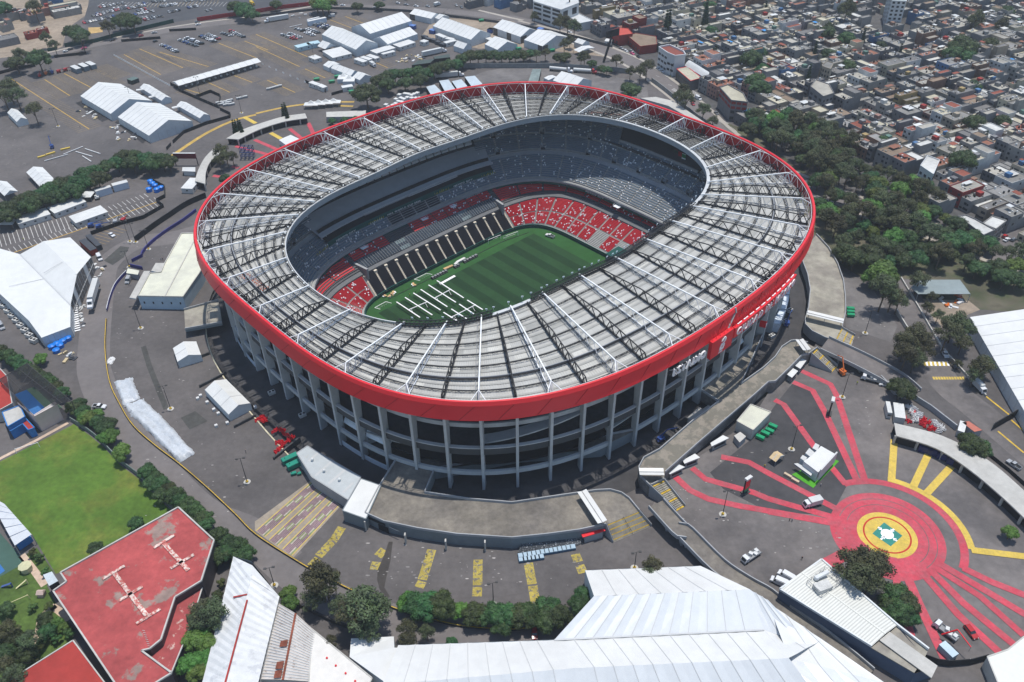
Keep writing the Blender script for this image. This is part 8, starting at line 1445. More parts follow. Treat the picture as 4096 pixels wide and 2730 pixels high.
def person_mesh(pose, shirt, pants):
 V = [(0, 0, .95), (0, 0, 1.2), (0, 0, 1.42), (0, .01, 1.52), (0, .02, 1.66), (.1, 0, .9), (.13, .06*pose, .48), (.14, -.05*pose, .06), (-.1, 0, .9), (-.13, -.1*pose, .48), (-.14, .1*pose, .06), (.19, 0, 1.4), (.25, -.04*pose, 1.13), (.26, .1*pose, .88), (-.19, 0, 1.4), (-.25, .04*pose, 1.13), (-.26, -.1*pose, .88), (.15, .14, .04), (-.15, .22, .04)]
 Eg = [(0, 1), (1, 2), (2, 3), (3, 4), (0, 5), (5, 6), (6, 7), (0, 8), (8, 9), (9, 10), (2, 11), (11, 12), (12, 13), (2, 14), (14, 15), (15, 16), (7, 17), (10, 18)]; R = [.15, .14, .15, .06, .11, .1, .075, .05, .1, .075, .05, .065, .05, .038, .065, .05, .038, .04, .04]
 me = bpy.data.meshes.new('person'); me.from_pydata(V, Eg, []); ob = bpy.data.objects.new('person', me); SC.collection.objects.link(ob); md = ob.modifiers.new('s', 'SKIN')
 for v, r in zip(me.skin_vertices[0].data, R): v.radius = (r, r)
 me.skin_vertices[0].data[0].use_root = True; sb = ob.modifiers.new('u', 'SUBSURF'); sb.levels = 1; sb.render_levels = 1
 dg = bpy.context.evaluated_depsgraph_get(); m2 = bpy.data.meshes.new_from_object(ob.evaluated_get(dg)); bpy.data.objects.remove(ob)
 m2.materials.clear()
 for q in (mat('skin', (.35, .2, .13), .6, .05, 1), shirt, pants, m_black): m2.materials.append(q)
 for p in m2.polygons: z = p.center.z; x = abs(p.center.x); p.material_index = 3 if z < .1 or z > 1.68 else 2 if z < .95 and x < .22 else 1 if z < 1.47 and not (x > .23 and z < 1.0) else 0
 m2.name = 'person'; return m2
pm_ = [person_mesh(1, mat('vest_yellow', (.55, .60, .05), .7, .05, 1), m_crate), person_mesh(-.6, mat('shirt_dark', (.03, .03, .05), .7, .05, 1), m_crate), person_mesh(.7, mat('shirt_pale', (.5, .5, .48), .7, .05, 1), mat('jeans', (.03, .05, .12), .8, .1, 1))]
for k, (t, x, y, z, i, lab) in enumerate(((13, 1530, 440, 0, 2, 'person in pale shirt walking on the ochre stripe by the deck wall'), (13, 1550, 560, 0, 0, 'person in yellow vest crossing the ochre stripe'), (11, 795, 310, 0, 0, 'person in yellow vest below the utility truck'), (11, 190, 1535, 0, 1, 'person in dark clothes, left of a pair beside the crimson ray'), (11, 212, 1540, 0, 2, 'person in pale shirt, right of a pair beside the crimson ray'), (4, 1445, 770, 0, 2, 'person in pale shirt, left of the pair beside the beige hall'), (4, 1462, 768, 0, 1, 'person in dark clothes, right of the pair beside the beige hall'), (4, 1355, 470, 0, 1, 'person in dark clothes by the tall black screen fence'), (4, 215, 590, 0, 0, 'person in yellow vest on the left parking bays'), (8, 2205, 925, 0, 1, 'person in dark clothes walking above the lamp with red panel'), (5, 1378, 1090, ZP, 0, 'person in yellow vest on the turf beside the lighting rigs'), (5, 1430, 1060, ZP, 1, 'person in dark clothes on the turf beside the lighting rigs'), (10, 2262, 1055, 0, 0, 'person in yellow vest beside the plaza ray near the kiosks'), (15, 1520, 1265, 0, 1, 'person in dark clothes beside the crane truck'), (15, 300, 470, 0, 1, 'person in dark clothes at the corner of the ribbed-roof hall'), (11, 468, 1225, 0, 2, 'person in pale shirt at the corner of the lawn strip'), (0, 720, 1150, 0, 1, 'person in dark clothes by the end of the yellow bay line'))):
 o = bpy.data.objects.new('person', pm_[i]); SC.collection.objects.link(o); p = G(t, x, y, z); o.location = (p.x, p.y, z+.1); o.rotation_euler = (0, 0, k*1.3); tag(o, lab, 'person')
# ================================================================== TREES
m_bark = mat('bark', (.12, .09, .065), .9, .2, 2)
LM = {'ficus': mat('leaf_dark', (.026, .052, .016), .6, .35, .5, objvar=1, col2=(.042, .080, .022), mixs=.6), 'bright': mat('leaf_bright', (.07, .125, .022), .6, .3, .5, objvar=.8), 'euc': mat('leaf_olive', (.075, .088, .035), .65, .35, .6, objvar=1, col2=(.05, .055, .03), mixs=.5), 'cypress': mat('leaf_cypress', (.018, .036, .014), .7, .3, 1, objvar=.5), 'shrub': mat('leaf_shrub', (.05, .085, .02), .7, .4, .8, objvar=1)}
NM = {'ficus': 'broadleaf_tree', 'bright': 'broadleaf_tree', 'euc': 'eucalyptus_tree', 'cypress': 'cypress_tree', 'shrub': 'shrub'}; HC_ = {'ficus': 6.3, 'bright': 5, 'euc': 9, 'cypress': 6, 'shrub': 2}; RC = {'ficus': 5.0, 'bright': 3.9, 'euc': 5.2, 'cypress': 1.5, 'shrub': 1.8}
def tree_proto(kind, seed):
 rn = random.Random(seed); g = empty(NM[kind], (0, 0, 0)); b = MB(); t = MB(); H = {'ficus': 8, 'bright': 6.5, 'euc': 13, 'cypress': 11, 'shrub': 3}[kind]; bl = []
 if kind == 'cypress': bl = [((0, 0, 1+i*1.25), 1.3*(1-i/9.)+.25) for i in range(8)]
 else:
  n = {'ficus': 13, 'bright': 11, 'euc': 14, 'shrub': 5}[kind]; R_ = {'ficus': 3.7, 'bright': 2.9, 'euc': 3.9, 'shrub': 1.3}[kind]
  for i in range(n):
   a = i*2.4+rn.uniform(-.3, .3); q = sqrt((i+.4)/n); z = H*(.60 if kind != 'euc' else .62)+(1-q*q)*H*.24+rn.uniform(-.5, .5)*(2.4 if kind == 'euc' else .8); bl.append(((R_*q*cos(a), R_*q*sin(a), z), rn.uniform(.36, .56)*R_*(.78 if kind == 'euc' else 1)))
 for j, (c, r) in enumerate(bl):
  if kind != 'euc': b.blob(c, r*.86, 2, .1, sq=(1, 1, .85), seed=seed*50+j)
  else: b.blob(c, r*.55, 1, .2, sq=(1, 1, .7), seed=seed*50+j)
  for _ in range(int(r*r*{'ficus': 62, 'bright': 75, 'euc': 90, 'cypress': 90, 'shrub': 130}[kind])):
   u, ph = rn.uniform(-.75, 1), rn.uniform(0, 6.283); s = sqrt(1-u*u); d = Vector((s*cos(ph), s*sin(ph), u)); p = Vector(c)+Vector((d.x, d.y, d.z*.85))*r*rn.uniform(.78, 1.12 if kind != 'euc' else 1.3)
   nn = (d+Vector((rn.uniform(-.7, .7), rn.uniform(-.7, .7), rn.uniform(-.2, .7)))).normalized(); x = nn.orthogonal().normalized(); x = Matrix.Rotation(rn.uniform(0, 6.28), 3, nn)@x; y = nn.cross(x); k = rn.uniform(.16, .40)*(.7 if kind in ('shrub', 'cypress') else 1)
   b.poly([p-x*k, p-y*k*.6, p+x*k+nn*.1, p+y*k*.6])
 b.build('crown', LM[kind], g)
 t.tube((0, 0, 0), (.2, .1, H*.55), .32 if kind != 'shrub' else .12, .18, 6)
 for c, r in (bl[::3] if kind != 'cypress' else []): t.tube((.15, .08, H*.35), (c[0]*.7, c[1]*.7, c[2]), .14, .05, 5)
 t.build('trunk', m_bark, g); g.location = (0, 0, -400); return proto(g)
DW = {'ficus': 'dark green broadleaf tree', 'bright': 'bright green round tree', 'euc': 'loose olive eucalyptus tree', 'cypress': 'narrow dark cypress', 'shrub': 'low green shrub'}
TP = {k: [] for k in LM}; rt_ = random.Random(99)
for k in LM:
 for s in range(3 if k in ('ficus', 'euc') else 2): TP[k].append([tree_proto(k, 10+s), False])
def tree(kind, p, r, lab, grp=None, hs=1.0):
 e = rt_.choice(TP[kind]); o = e[0] if not e[1] else copy_tree(e[0]); e[1] = True; s = r/RC[kind]
 o.location = (p.x, p.y, .0); o.scale = (s, s, s*hs*rt_.uniform(.9, 1.1)); o.rotation_euler = (0, 0, rt_.uniform(0, 6.28)); tag(o, lab, 'tree' if kind != 'shrub' else 'shrub'); o['group'] = grp or lab+'s'
 return o
def trees(t, kind, pts, where, r=5, hs=1.0):
 for q in pts:
  rr = q[2] if len(q) > 2 else r; tree(kind, G(t, q[0], q[1], HC_[kind]*rr/RC[kind]*hs), rr*rt_.uniform(.94, 1.06), DW[kind]+' '+where, DW[kind]+'s '+where, hs)
trees(0, 'ficus', [(745, 1545), (840, 1505), (945, 1470), (1040, 1440), (1120, 1400), (1200, 1385), (1290, 1405), (1370, 1410), (1450, 1430), (1505, 1440), (1330, 1470), (1180, 1450)], 'in the left tree row', 6)
trees(4, 'ficus', [(-40, 330), (30, 290), (110, 255), (190, 225), (270, 195), (350, 165), (430, 130), (520, 95), (600, 75), (690, 60), (780, 40), (870, 20), (480, 170), (60, 350), (330, 230), (250, 260), (640, 130), (560, 60)], 'in the left tree row', 6.5)
trees(1, 'ficus', [(985, 810, 10.5), (1100, 720), (1170, 680), (1240, 660), (1310, 650), (1380, 645), (1450, 640), (1520, 640), (1590, 620), (1650, 600), (1720, 575), (1790, 555), (1850, 520), (1920, 500), (1990, 490), (2060, 485), (2130, 480), (2200, 480), (2270, 480), (1180, 745), (1330, 720), (1470, 710)], 'in the centre tree row', 6.3)
trees(2, 'ficus', [(30, 490), (100, 480), (160, 470), (430, 515, 5.5), (720, 560, 4), (800, 605, 4), (850, 620, 4), (1070, 790, 7.5), (1040, 760, 5), (480, 480, 5)], 'behind the stadium', 5.5); trees(2, 'euc', [(220, 480, 4), (300, 470, 4), (470, 390), (520, 360, 4), (620, 510, 4), (650, 500), (940, 540), (1060, 640, 4), (1150, 650, 5), (1210, 590, 6), (1540, 800, 5), (1560, 880, 6), (1490, 850, 5), (500, 210, 6), (560, 240, 6), (200, 140, 4), (430, 210, 6), (1720, 980, 5), (1800, 1080, 4)], 'by the right avenue', 5)
trees(8, 'ficus', [(0, 0), (60, 50), (130, 90), (190, 130), (240, 160), (310, 190), (370, 230), (430, 275), (490, 320), (545, 360), (650, 505), (730, 540), (690, 470), (870, 625), (940, 690), (960, 640), (1310, 1085), (1380, 1130), (1440, 1190), (1500, 1240), (1560, 1290), (1600, 1330), (1360, 1180), (1450, 1280), (1680, 1370), (1740, 1420), (1830, 1490)], 'beside the sports field', 3.7); trees(8, 'bright', [(790, 600), (850, 560), (940, 770), (990, 760), (1075, 905, 4.2), (750, 590), (350, 60)], 'beside the sports field', 3.4)
trees(12, 'ficus', [(1830, 130), (1790, 90), (1960, 240), (2030, 290), (2010, 400), (1960, 430), (2130, 330), (2200, 400), (2150, 440), (850, 350, 3), (1210, 130, 3), (40, 900, 3), (100, 1180), (30, 1300), (400, 1000, 3), (420, 1100, 3), (220, 1300), (1950, 780, 2)], 'around the red roofs', 3.6); trees(12, 'euc', [(1830, 920, 5), (1900, 960, 5), (1780, 1010, 4), (60, 1100), (250, 1180), (20, 1450), (120, 1500)], 'around the red roofs', 4); trees(12, 'bright', [(1740, 1180, 4.3), (1850, 1200, 4.3), (1790, 1160, 4), (1700, 1380, 4.3), (1830, 1340, 4), (1760, 1450, 4), (490, 1020, 2.4), (560, 1060, 2)], 'along the red building', 4)
trees(12, 'shrub', [(290, 410), (350, 450), (410, 580), (280, 890), (620, 1130), (380, 1200), (450, 1160), (340, 1270), (290, 1360), (600, 1120), (440, 880), (1980, 670), (500, 1180)], 'in the garden', 1.8)
trees(13, 'euc', [(575, 650, 6.5), (620, 690, 5), (960, 870, 7.5), (880, 930, 6), (1060, 900, 6), (740, 880, 4), (1350, 1090, 3.5), (1360, 1190, 3), (1530, 1110, 3), (1010, 1110, 4), (500, 830, 4), (660, 1200, 2.5)], 'beside the lower service road', 5); trees(13, 'bright', [(285, 760, 3), (300, 840, 3), (1345, 850, 3.4), (1830, 920, 3.4), (1370, 800, 2.6)], 'along the lower kerb wall', 3); trees(13, 'ficus', [(1450, 850, 5), (1550, 860, 5.5), (1640, 870, 5), (1500, 900, 4.5), (1700, 900, 4), (1960, 930, 4.5), (2030, 960, 3.6), (2150, 930), (2230, 970), (2200, 1030, 4), (1750, 1195, 2)], 'in the bottom tree row', 4.6)
trees(14, 'ficus', [(50, 960, 5), (130, 930, 4.5), (180, 980, 4), (330, 900, 5.2), (400, 950, 5), (300, 980, 5), (630, 770, 3.6), (600, 850, 3.6)], 'in the bottom tree row', 5); trees(14, 'euc', [(1270, 520, 3.8), (1240, 590, 3)], 'poking through the glossy tent', 3.5)
trees(15, 'euc', [(760, 520, 6), (900, 500, 6), (820, 620, 6), (980, 560, 5), (920, 650, 5)], 'beside the ribbed-roof hall', 5); trees(15, 'ficus', [(1150, 780, 5), (1230, 830, 5), (1180, 920, 5), (1270, 950, 4), (1100, 860, 4)], 'beside the ribbed-roof hall', 5); trees(15, 'bright', [(2180, 215, 3.1)], 'alone right of the yellow arc', 3)
trees(11, 'ficus', [(1210, 320, 5.8), (1860, 840, 5.5), (1800, 800, 4), (1920, 870, 4.5), (1160, 290, 3.5)], 'beside the right road', 5); trees(11, 'euc', [(1250, 20, 6), (1330, 60, 5), (1400, -10, 5), (1900, 150, 5), (1960, 130, 4), (1860, 210, 4), (1710, 120, 2)], 'beside the right road', 5)
trees(0, 'ficus', [(130, 540, 8), (340, 520, 9), (1110, 150, 9), (1180, 180, 9), (1060, 190, 7), (20, 60, 9), (640, 260, 9), (700, 290, 8), (2180, 60, 9), (2100, 40, 8), (2250, 110, 7)], 'in the upper left distance', 6); trees(0, 'euc', [(60, 760, 8), (130, 840, 7), (20, 850, 7), (295, 980, 6), (960, 230, 6), (720, 330, 7), (300, 60, 8), (400, 340, 5), (180, 480, 6), (480, 400, 5)], 'in the upper left corner', 6); trees(0, 'cypress', [(2095, 1145), (2115, 1140), (2138, 1120), (2160, 1145)], 'on the curved gatehouse lawn', 1.7); trees(1, 'cypress', [(240, 990), (255, 1000), (275, 1020), (262, 985)], 'beside the curved gatehouse', 1.7); trees(1, 'bright', [(590, 25, 9), (540, 10, 8), (640, 10, 8)], 'at the top junction', 8); trees(1, 'ficus', [(900, 40, 6), (170, 25, 6), (1100, 30, 5), (680, 1070, 3), (790, 1070, 3), (890, 1050, 3)], 'near the top edge', 4)
for x, y, r in ((350, 620, 5), (300, 580, 5), (330, 780, 4), (400, 600, 4), (280, 650, 4)): tree('euc' if y < 700 else 'ficus', Z2(x, y, 5), r, 'dense tree between the short curved gatehouse and the rim')
PK = [GS(*p) for p in (S(3, -150, 1150), S(3, 300, 1160), S(3, 620, 1230), S(3, 760, 1500), S(7, 1250, 150), S(7, 1420, 200), S(7, 1520, 420), S(7, 1850, 620), S(7, 2150, 740), S(7, 2450, 800), S(7, 2450, 1080), S(7, 2100, 1040), S(7, 1700, 880), S(7, 1280, 860), S(7, 1180, 850), S(7, 800, 900), S(7, 640, 830), S(7, 540, 600), S(7, 440, 300), S(7, 380, 60), S(3, 250, 1530), S(3, 60, 1380))]
def inside(p, P_):
 c = False; j = len(P_)-1
 for i in range(len(P_)):
  a, b_ = P_[i], P_[j]
  if (a.y > p.y) != (b_.y > p.y) and p.x < (b_.x-a.x)*(p.y-a.y)/(b_.y-a.y)+a.x: c = not c
  j = i
 return c
pl_ = []; avn = smooth(avp, 4)
for _ in range(9000):
 p = Vector((rt_.uniform(95, 300), rt_.uniform(200, 520), 0))
 if not inside(p, PK) or min((p-q).length for q in avn) < 7.5 and rt_.random() < .85: continue
 if all((p-q).length > 5.6 for q in pl_): pl_.append(p)
pl_ = pl_[:175]; pl_.sort(key=lambda p: p.length)
for i, p in enumerate(pl_):
 k = rt_.choice(('euc', 'euc', 'ficus', 'ficus', 'euc', 'bright')) if i > 30 else rt_.choice(('ficus', 'euc', 'ficus')); sx, sy = proj(p); w_ = 'upper' if sy < 800 else 'middle' if sy < 1000 else 'lower'
 tree(k, p, rt_.uniform(4, 6.6), DW[k]+' in the %s park wood right of the stadium' % w_, 'trees of the park wood')
trees(7, 'bright', [(1020, 850, 8), (960, 900, 6), (1080, 900, 6), (1040, 800, 5)], 'in front of the park wood', 6); trees(7, 'euc', [(1050, 1030, 7), (1130, 1060, 6), (1180, 1110, 5), (1360, 930, 5), (1440, 1180, 3), (1480, 1080, 3), (1530, 1250, 3), (1680, 1330, 6), (1620, 1420, 6), (1760, 1400, 5), (1320, 1420, 6), (1250, 1500, 6), (1380, 1480, 5), (1750, 1500, 4)], 'beside the brown road', 5)
# ================================================================== HILLSIDE HOUSES
HM = {}
WALLS = [('bare grey', (.20, .20, .20)), ('bare grey', (.24, .235, .22)), ('dark grey', (.12, .12, .125)), ('bare grey', (.17, .17, .175)), ('sandy', (.30, .26, .20)), ('cream', (.42, .38, .28)), ('white', (.52, .52, .50)), ('brick-brown', (.20, .12, .085)), ('blue', (.07, .15, .28)), ('ochre', (.30, .22, .10)), ('pink-brown', (.30, .17, .14)), ('green', (.10, .17, .14)), ('dark red', (.25, .035, .03)), ('bare grey', (.22, .22, .215)), ('bare grey', (.19, .185, .18))]
ROOFS = [('grey slab', (.22, .215, .20)), ('pale slab', (.38, .36, .31)), ('grey slab', (.17, .165, .16)), ('cream', (.46, .43, .33)), ('white-painted', (.56, .56, .53)), ('brick-red', (.24, .075, .05)), ('pale slab', (.30, .285, .25)), ('terracotta', (.27, .12, .08)), ('grey slab', (.25, .245, .235)), ('dusty brown', (.24, .18, .13))]
wm_ = [mat('house_wall_%s_%d' % (n.replace(' ', '_').replace('-', '_'), i), c, .9, .14, .5) for i, (n, c) in enumerate(WALLS)]; rm_ = [mat('house_roof_%s_%d' % (n.replace(' ', '_').replace('-', '_'), i), c, .9, .2, .5, col2=tuple(x*.7 for x in c), mixs=.5) for i, (n, c) in enumerate(ROOFS)]
m_wind = mat('house_window', (.02, .025, .03), .3, .2, 1); m_tinaco = mat('tank_black', (.02, .02, .02), .5, .1, 1); m_tin = mat('roof_tin', (.50, .51, .50), .5, .1, 1); m_tarpb = mat('tarp_sky_blue', (.05, .25, .55), .6, .1, 1)
HMATS = wm_+rm_+[m_wind, m_tinaco, m_tin, m_tent, m_tarpb]; NW, NRf = len(wm_), len(rm_)
wme = bpy.data.meshes.new('window'); wb = MB(); wb.box((0, 0, 0), (1, .16, 1)); wme.from_pydata([tuple(v) for v in wb.v], [], wb.f); wme.materials.append(m_wind)
rh = random.Random(404); HS = []
def side(p):                                  # distance right of the avenue (positive = hillside)
 best = None
 for i in range(len(avn)-1):
  a, b_ = avn[i], avn[i+1]; d = b_-a; s = max(0, min(1, (p-a).dot(d)/d.length_squared)); q = a+d*s; dd = (p-q).length
  if best is None or dd < best[0]: best = (dd, (d.x*(p.y-a.y)-d.y*(p.x-a.x)))
 return best[0]*(1 if best[1] > 0 else -1)
CUST = []
def cb(name, t, pts, z, label, rm, wm, wins, **k): CUST.append([GS(*S(t, x, y), z) for x, y in pts]); return building(name, t, pts, z, label, rm, wm, wins=wins, **k)
m_hw = mat('paint_building_white', (.52, .54, .55), .7, .05, .4)
cb('office_building', 2, [(190, 15), (440, 92), (600, 30), (560, -90), (300, -120)], 15, 'white four-storey office building beside the upper avenue', m_tin, m_hw, [(0, 3, z, 1.8, .8, m_wind) for z in (2, 6, 9.5, 12.5)]+[(1, 2, 8, 5, .5, m_wind)], cat='office block')
cb('market_hall', 2, [(440, 160), (600, 215), (728, 190), (585, 120)], 6, 'low white-roofed hall beside the white office building', m_tin, m_hw, [(0, 3, 1, 2, .6, m_wind)])
cb('corner_building', 2, [(865, 283), (960, 322), (1082, 305), (1040, 258), (955, 250)], 8, 'dark red corner building with bright red roof on the avenue', mat('roof_bright_red', (.42, .07, .05), .85, .1, .5), wm_[12], [(0, 3, 2, 1.5, .4, m_wind)], par=.3)
cb('row_building', 2, [(1035, 325), (1150, 420), (1300, 400), (1290, 330), (1110, 300)], 6, 'dark red walled row house beside the red corner building', rm_[9], wm_[12], [(0, 5, 1.5, 1.6, .4, m_wind)], par=.4)
cb('corner_building', 2, [(1315, 432), (1395, 485), (1460, 512), (1555, 502), (1535, 470), (1410, 412)], 14, 'white and teal corner building with maroon roof terrace', mat('roof_maroon', (.20, .06, .045), .9, .1, .5), m_hw, [(0, 3, z, 1.5, .7, m_wind) for z in (2, 6, 10)]+[(1, 2, z, 1.5, .7, m_wind) for z in (3, 7)], par=1.2, inset=.6)
cb('gym_building', 2, [(1475, 620), (1600, 728), (1700, 700), (1570, 600)], 7, 'flat cream-roofed corner building with red trim beside the vaulted roof', rm_[3], wm_[2], [(0, 4, 1.5, 3, .8, m_wind)], par=.3, pm=m_red)
b = MB(); q = [G(2, *p, 7) for p in ((1545, 590), (1615, 562), (1805, 680), (1735, 706))]; CUST.append(q); gy = empty('gym_hall', (q[0].x, q[0].y, 0), 'long white vaulted roof hall with a blue sign wall', 'hall')
for i in range(6):
 f = lambda k, e: q[0].lerp(q[1], k).lerp(q[3].lerp(q[2], k), e)+Vector((0, 0, 2.6*sin(pi*k))); b.grid([[f(i/6, 0), f(i/6, 1)], [f((i+1)/6, 0), f((i+1)/6, 1)]])
b.build('roof', m_tin, gy); b = MB(); b.prism(q, 0, 7.1); b.build('wall', mat('wall_navy_blue', (.03, .06, .16), .7, .1, 1), gy); b = MB(); d = (q[2]-q[3]).normalized(); text(b, 'GYM', lambda s: ((q[2]+q[3])/2+d*s+Vector((d.y, -d.x, 0))*.1+Vector((0, 0, -3)), d, Vector((0, 0, 1)), Vector((d.y, -d.x, 0))), 2.4, bold=.08); b.build('sign_lettering', m_letter, gy)
cb('apartment_block', 2, [(1862, 790), (1965, 905), (2112, 922), (2070, 840), (1935, 765)], 13, 'grey apartment block with red bands and green terrace', rm_[3], wm_[3], [(0, 4, z, 1.6, .8, wm_[12]) for z in (8, 11)]+[(1, 3, z, 1.6, .8, wm_[12]) for z in (8, 11)]+[(1, 3, z, 1.8, .7, m_wind) for z in (1, 5)], par=.7)
for t, pts, z, lab, rm, wm in ((3, [(1085, -90), (1110, 10), (1240, 15), (1265, -80)], 22, 'tall white tower with dark stripes at the top edge', m_tin, m_hw), (3, [(1365, 1490), (1480, 1568), (1535, 1440), (1430, 1400)], 12, 'tall white L-shaped building right of the park', rm_[4], m_hw), (3, [(380, 780), (495, 870), (590, 840), (545, 760), (430, 720)], 12, 'five-storey grey building with white balconies on the hillside', rm_[1], wm_[3]), (3, [(485, 585), (490, 600), (560, 625), (585, 570), (530, 550)], 14, 'narrow beige apartment tower on the hillside', rm_[0], wm_[4]), (7, [(1700, 378), (1790, 440), (1930, 545), (2030, 500), (1850, 400), (1770, 365)], 8, 'white-roofed corner house nearest the street at the right edge', rm_[4], wm_[3]), (7, [(1920, 440), (2040, 490), (2135, 415), (2010, 375)], 8, 'flat white roof square beside the corner house', rm_[4], wm_[1])): cb('apartment_block' if z > 9 else 'corner_house', t, pts, z, lab, rm, wm, [(0, 3, zz, 1.5, .5, m_wind) for zz in range(2, int(z)-1, 3)]+[(1, 3, zz, 1.5, .5, m_wind) for zz in range(2, int(z)-1, 3)], par=.6)
CUSTC = [(sum(q, Vector())/len(q), max((p-q[0]).length for p in q)*.5+4) for q in CUST]
O = Vector((125, 522, 0)); D1 = Vector((.46, -.888, 0)); D2 = Vector((.888, .46, 0)); st_ = O-D1*420; row = 0; t = 6.
while t < 640:
 dep = rh.uniform(12, 17); s = 0
 while s < 900:
  w_ = rh.uniform(5.5, 11); s += w_
  if int(s/95) != int((s-w_)/95): s += 5
  c = st_+D1*(s-w_/2)+D2*(t+dep/2); c.z = 0; sx, sy = proj(c)
  if not (-60 < sx < 4180 and -330 < sy < 1060) or c.y > 1000: continue
  if side(c) < 15+w_/2 or inside(c, PK) or any((Vector((c.x, c.y, 0))-Vector((q.x, q.y, 0))).length < r for q, r in CUSTC) or (sx < 2700 and sy < 90 and side(c) < 28) or (sx > 3800 and 960 < sy) or rh.random() < .04: continue
  HS.append((c, w_*.98, dep, atan2(D1.y, D1.x)+rh.uniform(-.03, .03)))
 t += dep+(5.5 if row % 2 else .4); row += 1
for (t_, x, y, w_, d_, wi, ri, z) in ((0, 140, 165, 14, 12, 1, 5, 6), (0, 240, 170, 9, 10, 3, 7, 6), (0, 330, 190, 12, 9, 3, 7, 6), (0, 430, 130, 14, 9, 10, 7, 6), (0, 515, 55, 10, 9, 8, 7, 8), (0, 450, 95, 9, 8, 8, 0, 5), (0, 600, 130, 22, 14, 1, 4, 5), (0, 70, 270, 9, 10, 1, 5, 5), (0, 60, 400, 18, 12, 3, 2, 5), (0, 290, 340, 9, 8, 12, 5, 4), (0, 390, 300, 8, 8, 12, 7, 4), (0, 20, 190, 10, 10, 3, 0, 6), (0, 420, 30, 8, 8, 3, 0, 7), (0, 660, 90, 12, 9, 3, 1, 4), (1, 1000, -30, 14, 10, 12, 0, 6), (1, 1180, -20, 14, 10, 8, 1, 6), (1, 1380, -20, 14, 10, 7, 5, 6), (1, 2100, 30, 16, 10, 6, 4, 10), (1, 2220, 60, 14, 9, 8, 1, 7), (2, 40, 20, 12, 9, 7, 5, 7), (2, 60, 90, 12, 9, 3, 2, 6), (1, 1950, 60, 14, 9, 2, 1, 6)):
 HS.append((G(t_, x, y), w_, d_, radians(35+(x*7 % 13)), wi, ri, z))
vis = [h for h in HS]; vis.sort(key=lambda h: h[0].length); MBF = MB(); lc = {}
for hi, h in enumerate(vis):
 c, w_, d_, rz = h[:4]; wi = h[4] if len(h) > 4 else rh.choice((0, 0, 1, 1, 2, 3, 3, 4, 5, 6, 7, 13, 13, 14, 14, 0, 1, 2, 5, 4, 3, 14, 6, rh.choice((8, 9, 10, 11, 12)))); ri = h[5] if len(h) > 4 else rh.choice((0, 0, 1, 2, 2, 3, 4, 5, 6, 7, 8, 8, 9, 0, 2, 8, 1, 6, 6, 1)); fl = rh.choice((1, 2, 2, 2, 3, 3)); H_ = h[6] if len(h) > 4 else fl*2.8+rh.uniform(.3, 1); R = Matrix.Rotation(rz, 3, 'Z'); f = lambda x, y, z: Vector((c.x, c.y, 0))+R@Vector((x, y, z)); near = hi < 300
 W_, D_, RF, TK = MB(), [], MB(), []; parts = []
 def bx(b, x, y, z, sx_, sy_, sz_, m): p = f(x, y, z); b.box((p.x, p.y, p.z), (sx_, sy_, sz_), rz, m)
 k = rh.random(); segs = [(0, 0, w_, d_, H_)] if k < .25 else [(0, -d_*.22, w_, d_*.56, H_), (0, d_*.28, w_, d_*.44, max(2.6, H_+rh.choice((-2.8, 2.6, -1))))] if k < .7 else [(-w_*.22, 0, w_*.56, d_, H_), (w_*.28, d_*.1, w_*.44, d_*.8, max(2.6, H_+rh.choice((-2.8, 2.6))))]
 wb_, rb_, xb_ = (MB(), MB(), MB()) if near else (MBF, MBF, MBF)
 for j, (x, y, a, e, hh) in enumerate(segs):
  rj = ri if j == 0 else rh.randrange(NRf); bx(wb_, x, y, 0, a, e, hh, wi); bx(rb_, x, y, hh, a-.3, e-.3, .06, NW+rj)
  for q in (-1, 1): bx(wb_, x, y+q*(e/2-.1), hh, a, .2, .5, wi); bx(wb_, x+q*(a/2-.1), y, hh, .2, e-.4, .45, wi)
 x, y, a, e, hh = segs[0]; tall = rh.random(); has = []
 if tall < .5: bx(xb_, x+rh.uniform(-.2, .2)*a, y+rh.uniform(-.2, .25)*e, hh, min(3, a*.5), min(3, e*.4), 2.3, rh.randrange(NW)); bx(xb_, x+a*.15, y-e*.15, hh+2.32, min(3.2, a*.5), min(3, e*.4), .1, NW+rh.randrange(NRf)) if 0 else None; has.append('a roof room')
 if rh.random() < .42: bx(xb_, x-a*.15, y+e*.1, hh+(1.2 if rh.random() < .5 else 2.4), a*rh.uniform(.3, .6), e*rh.uniform(.2, .4), .08, rh.choice((NW+NRf+2, NW+NRf+3, NW+5, NW+7, NW+NRf+2, NW+4, NW+NRf+4 if rh.random() < .3 else NW+3))); has.append('a sheet canopy')
 for _ in range(rh.choice((1, 1, 2, 3))): p = f(x+rh.uniform(-.4, .4)*a, y+rh.uniform(-.4, .4)*e, hh); tb_ = MB() if near else MBF; wt = rh.random() < .35; tb_.tube(p, p+Vector((0, 0, 1.3)), .55, .5, 7, m=NW+NRf+(3 if wt else 1)); TK.append((tb_, wt))
 for _ in range(rh.randint(3, 8)): bx(xb_, x+rh.uniform(-.42, .42)*a, y+rh.uniform(-.42, .42)*e, hh, rh.uniform(.3, 1.4), rh.uniform(.3, .9), rh.uniform(.2, .8), rh.choice((NW+4, NW+NRf+2, NW+NRf+3, 0, 2, NW+1)))
 if not near: continue
 wn, rn_ = WALLS[wi][0], ROOFS[ri][0]; stn = 'one two three four'.split()[max(0, min(3, int(H_/2.8)-1))]; lab = '%s-storey %s house with %s roof' % (stn, wn, rn_)+(', '+' and '.join(has) if has else ' and bare top').replace('a sheet canopy', 'canopy').replace('a roof room', 'roof room')
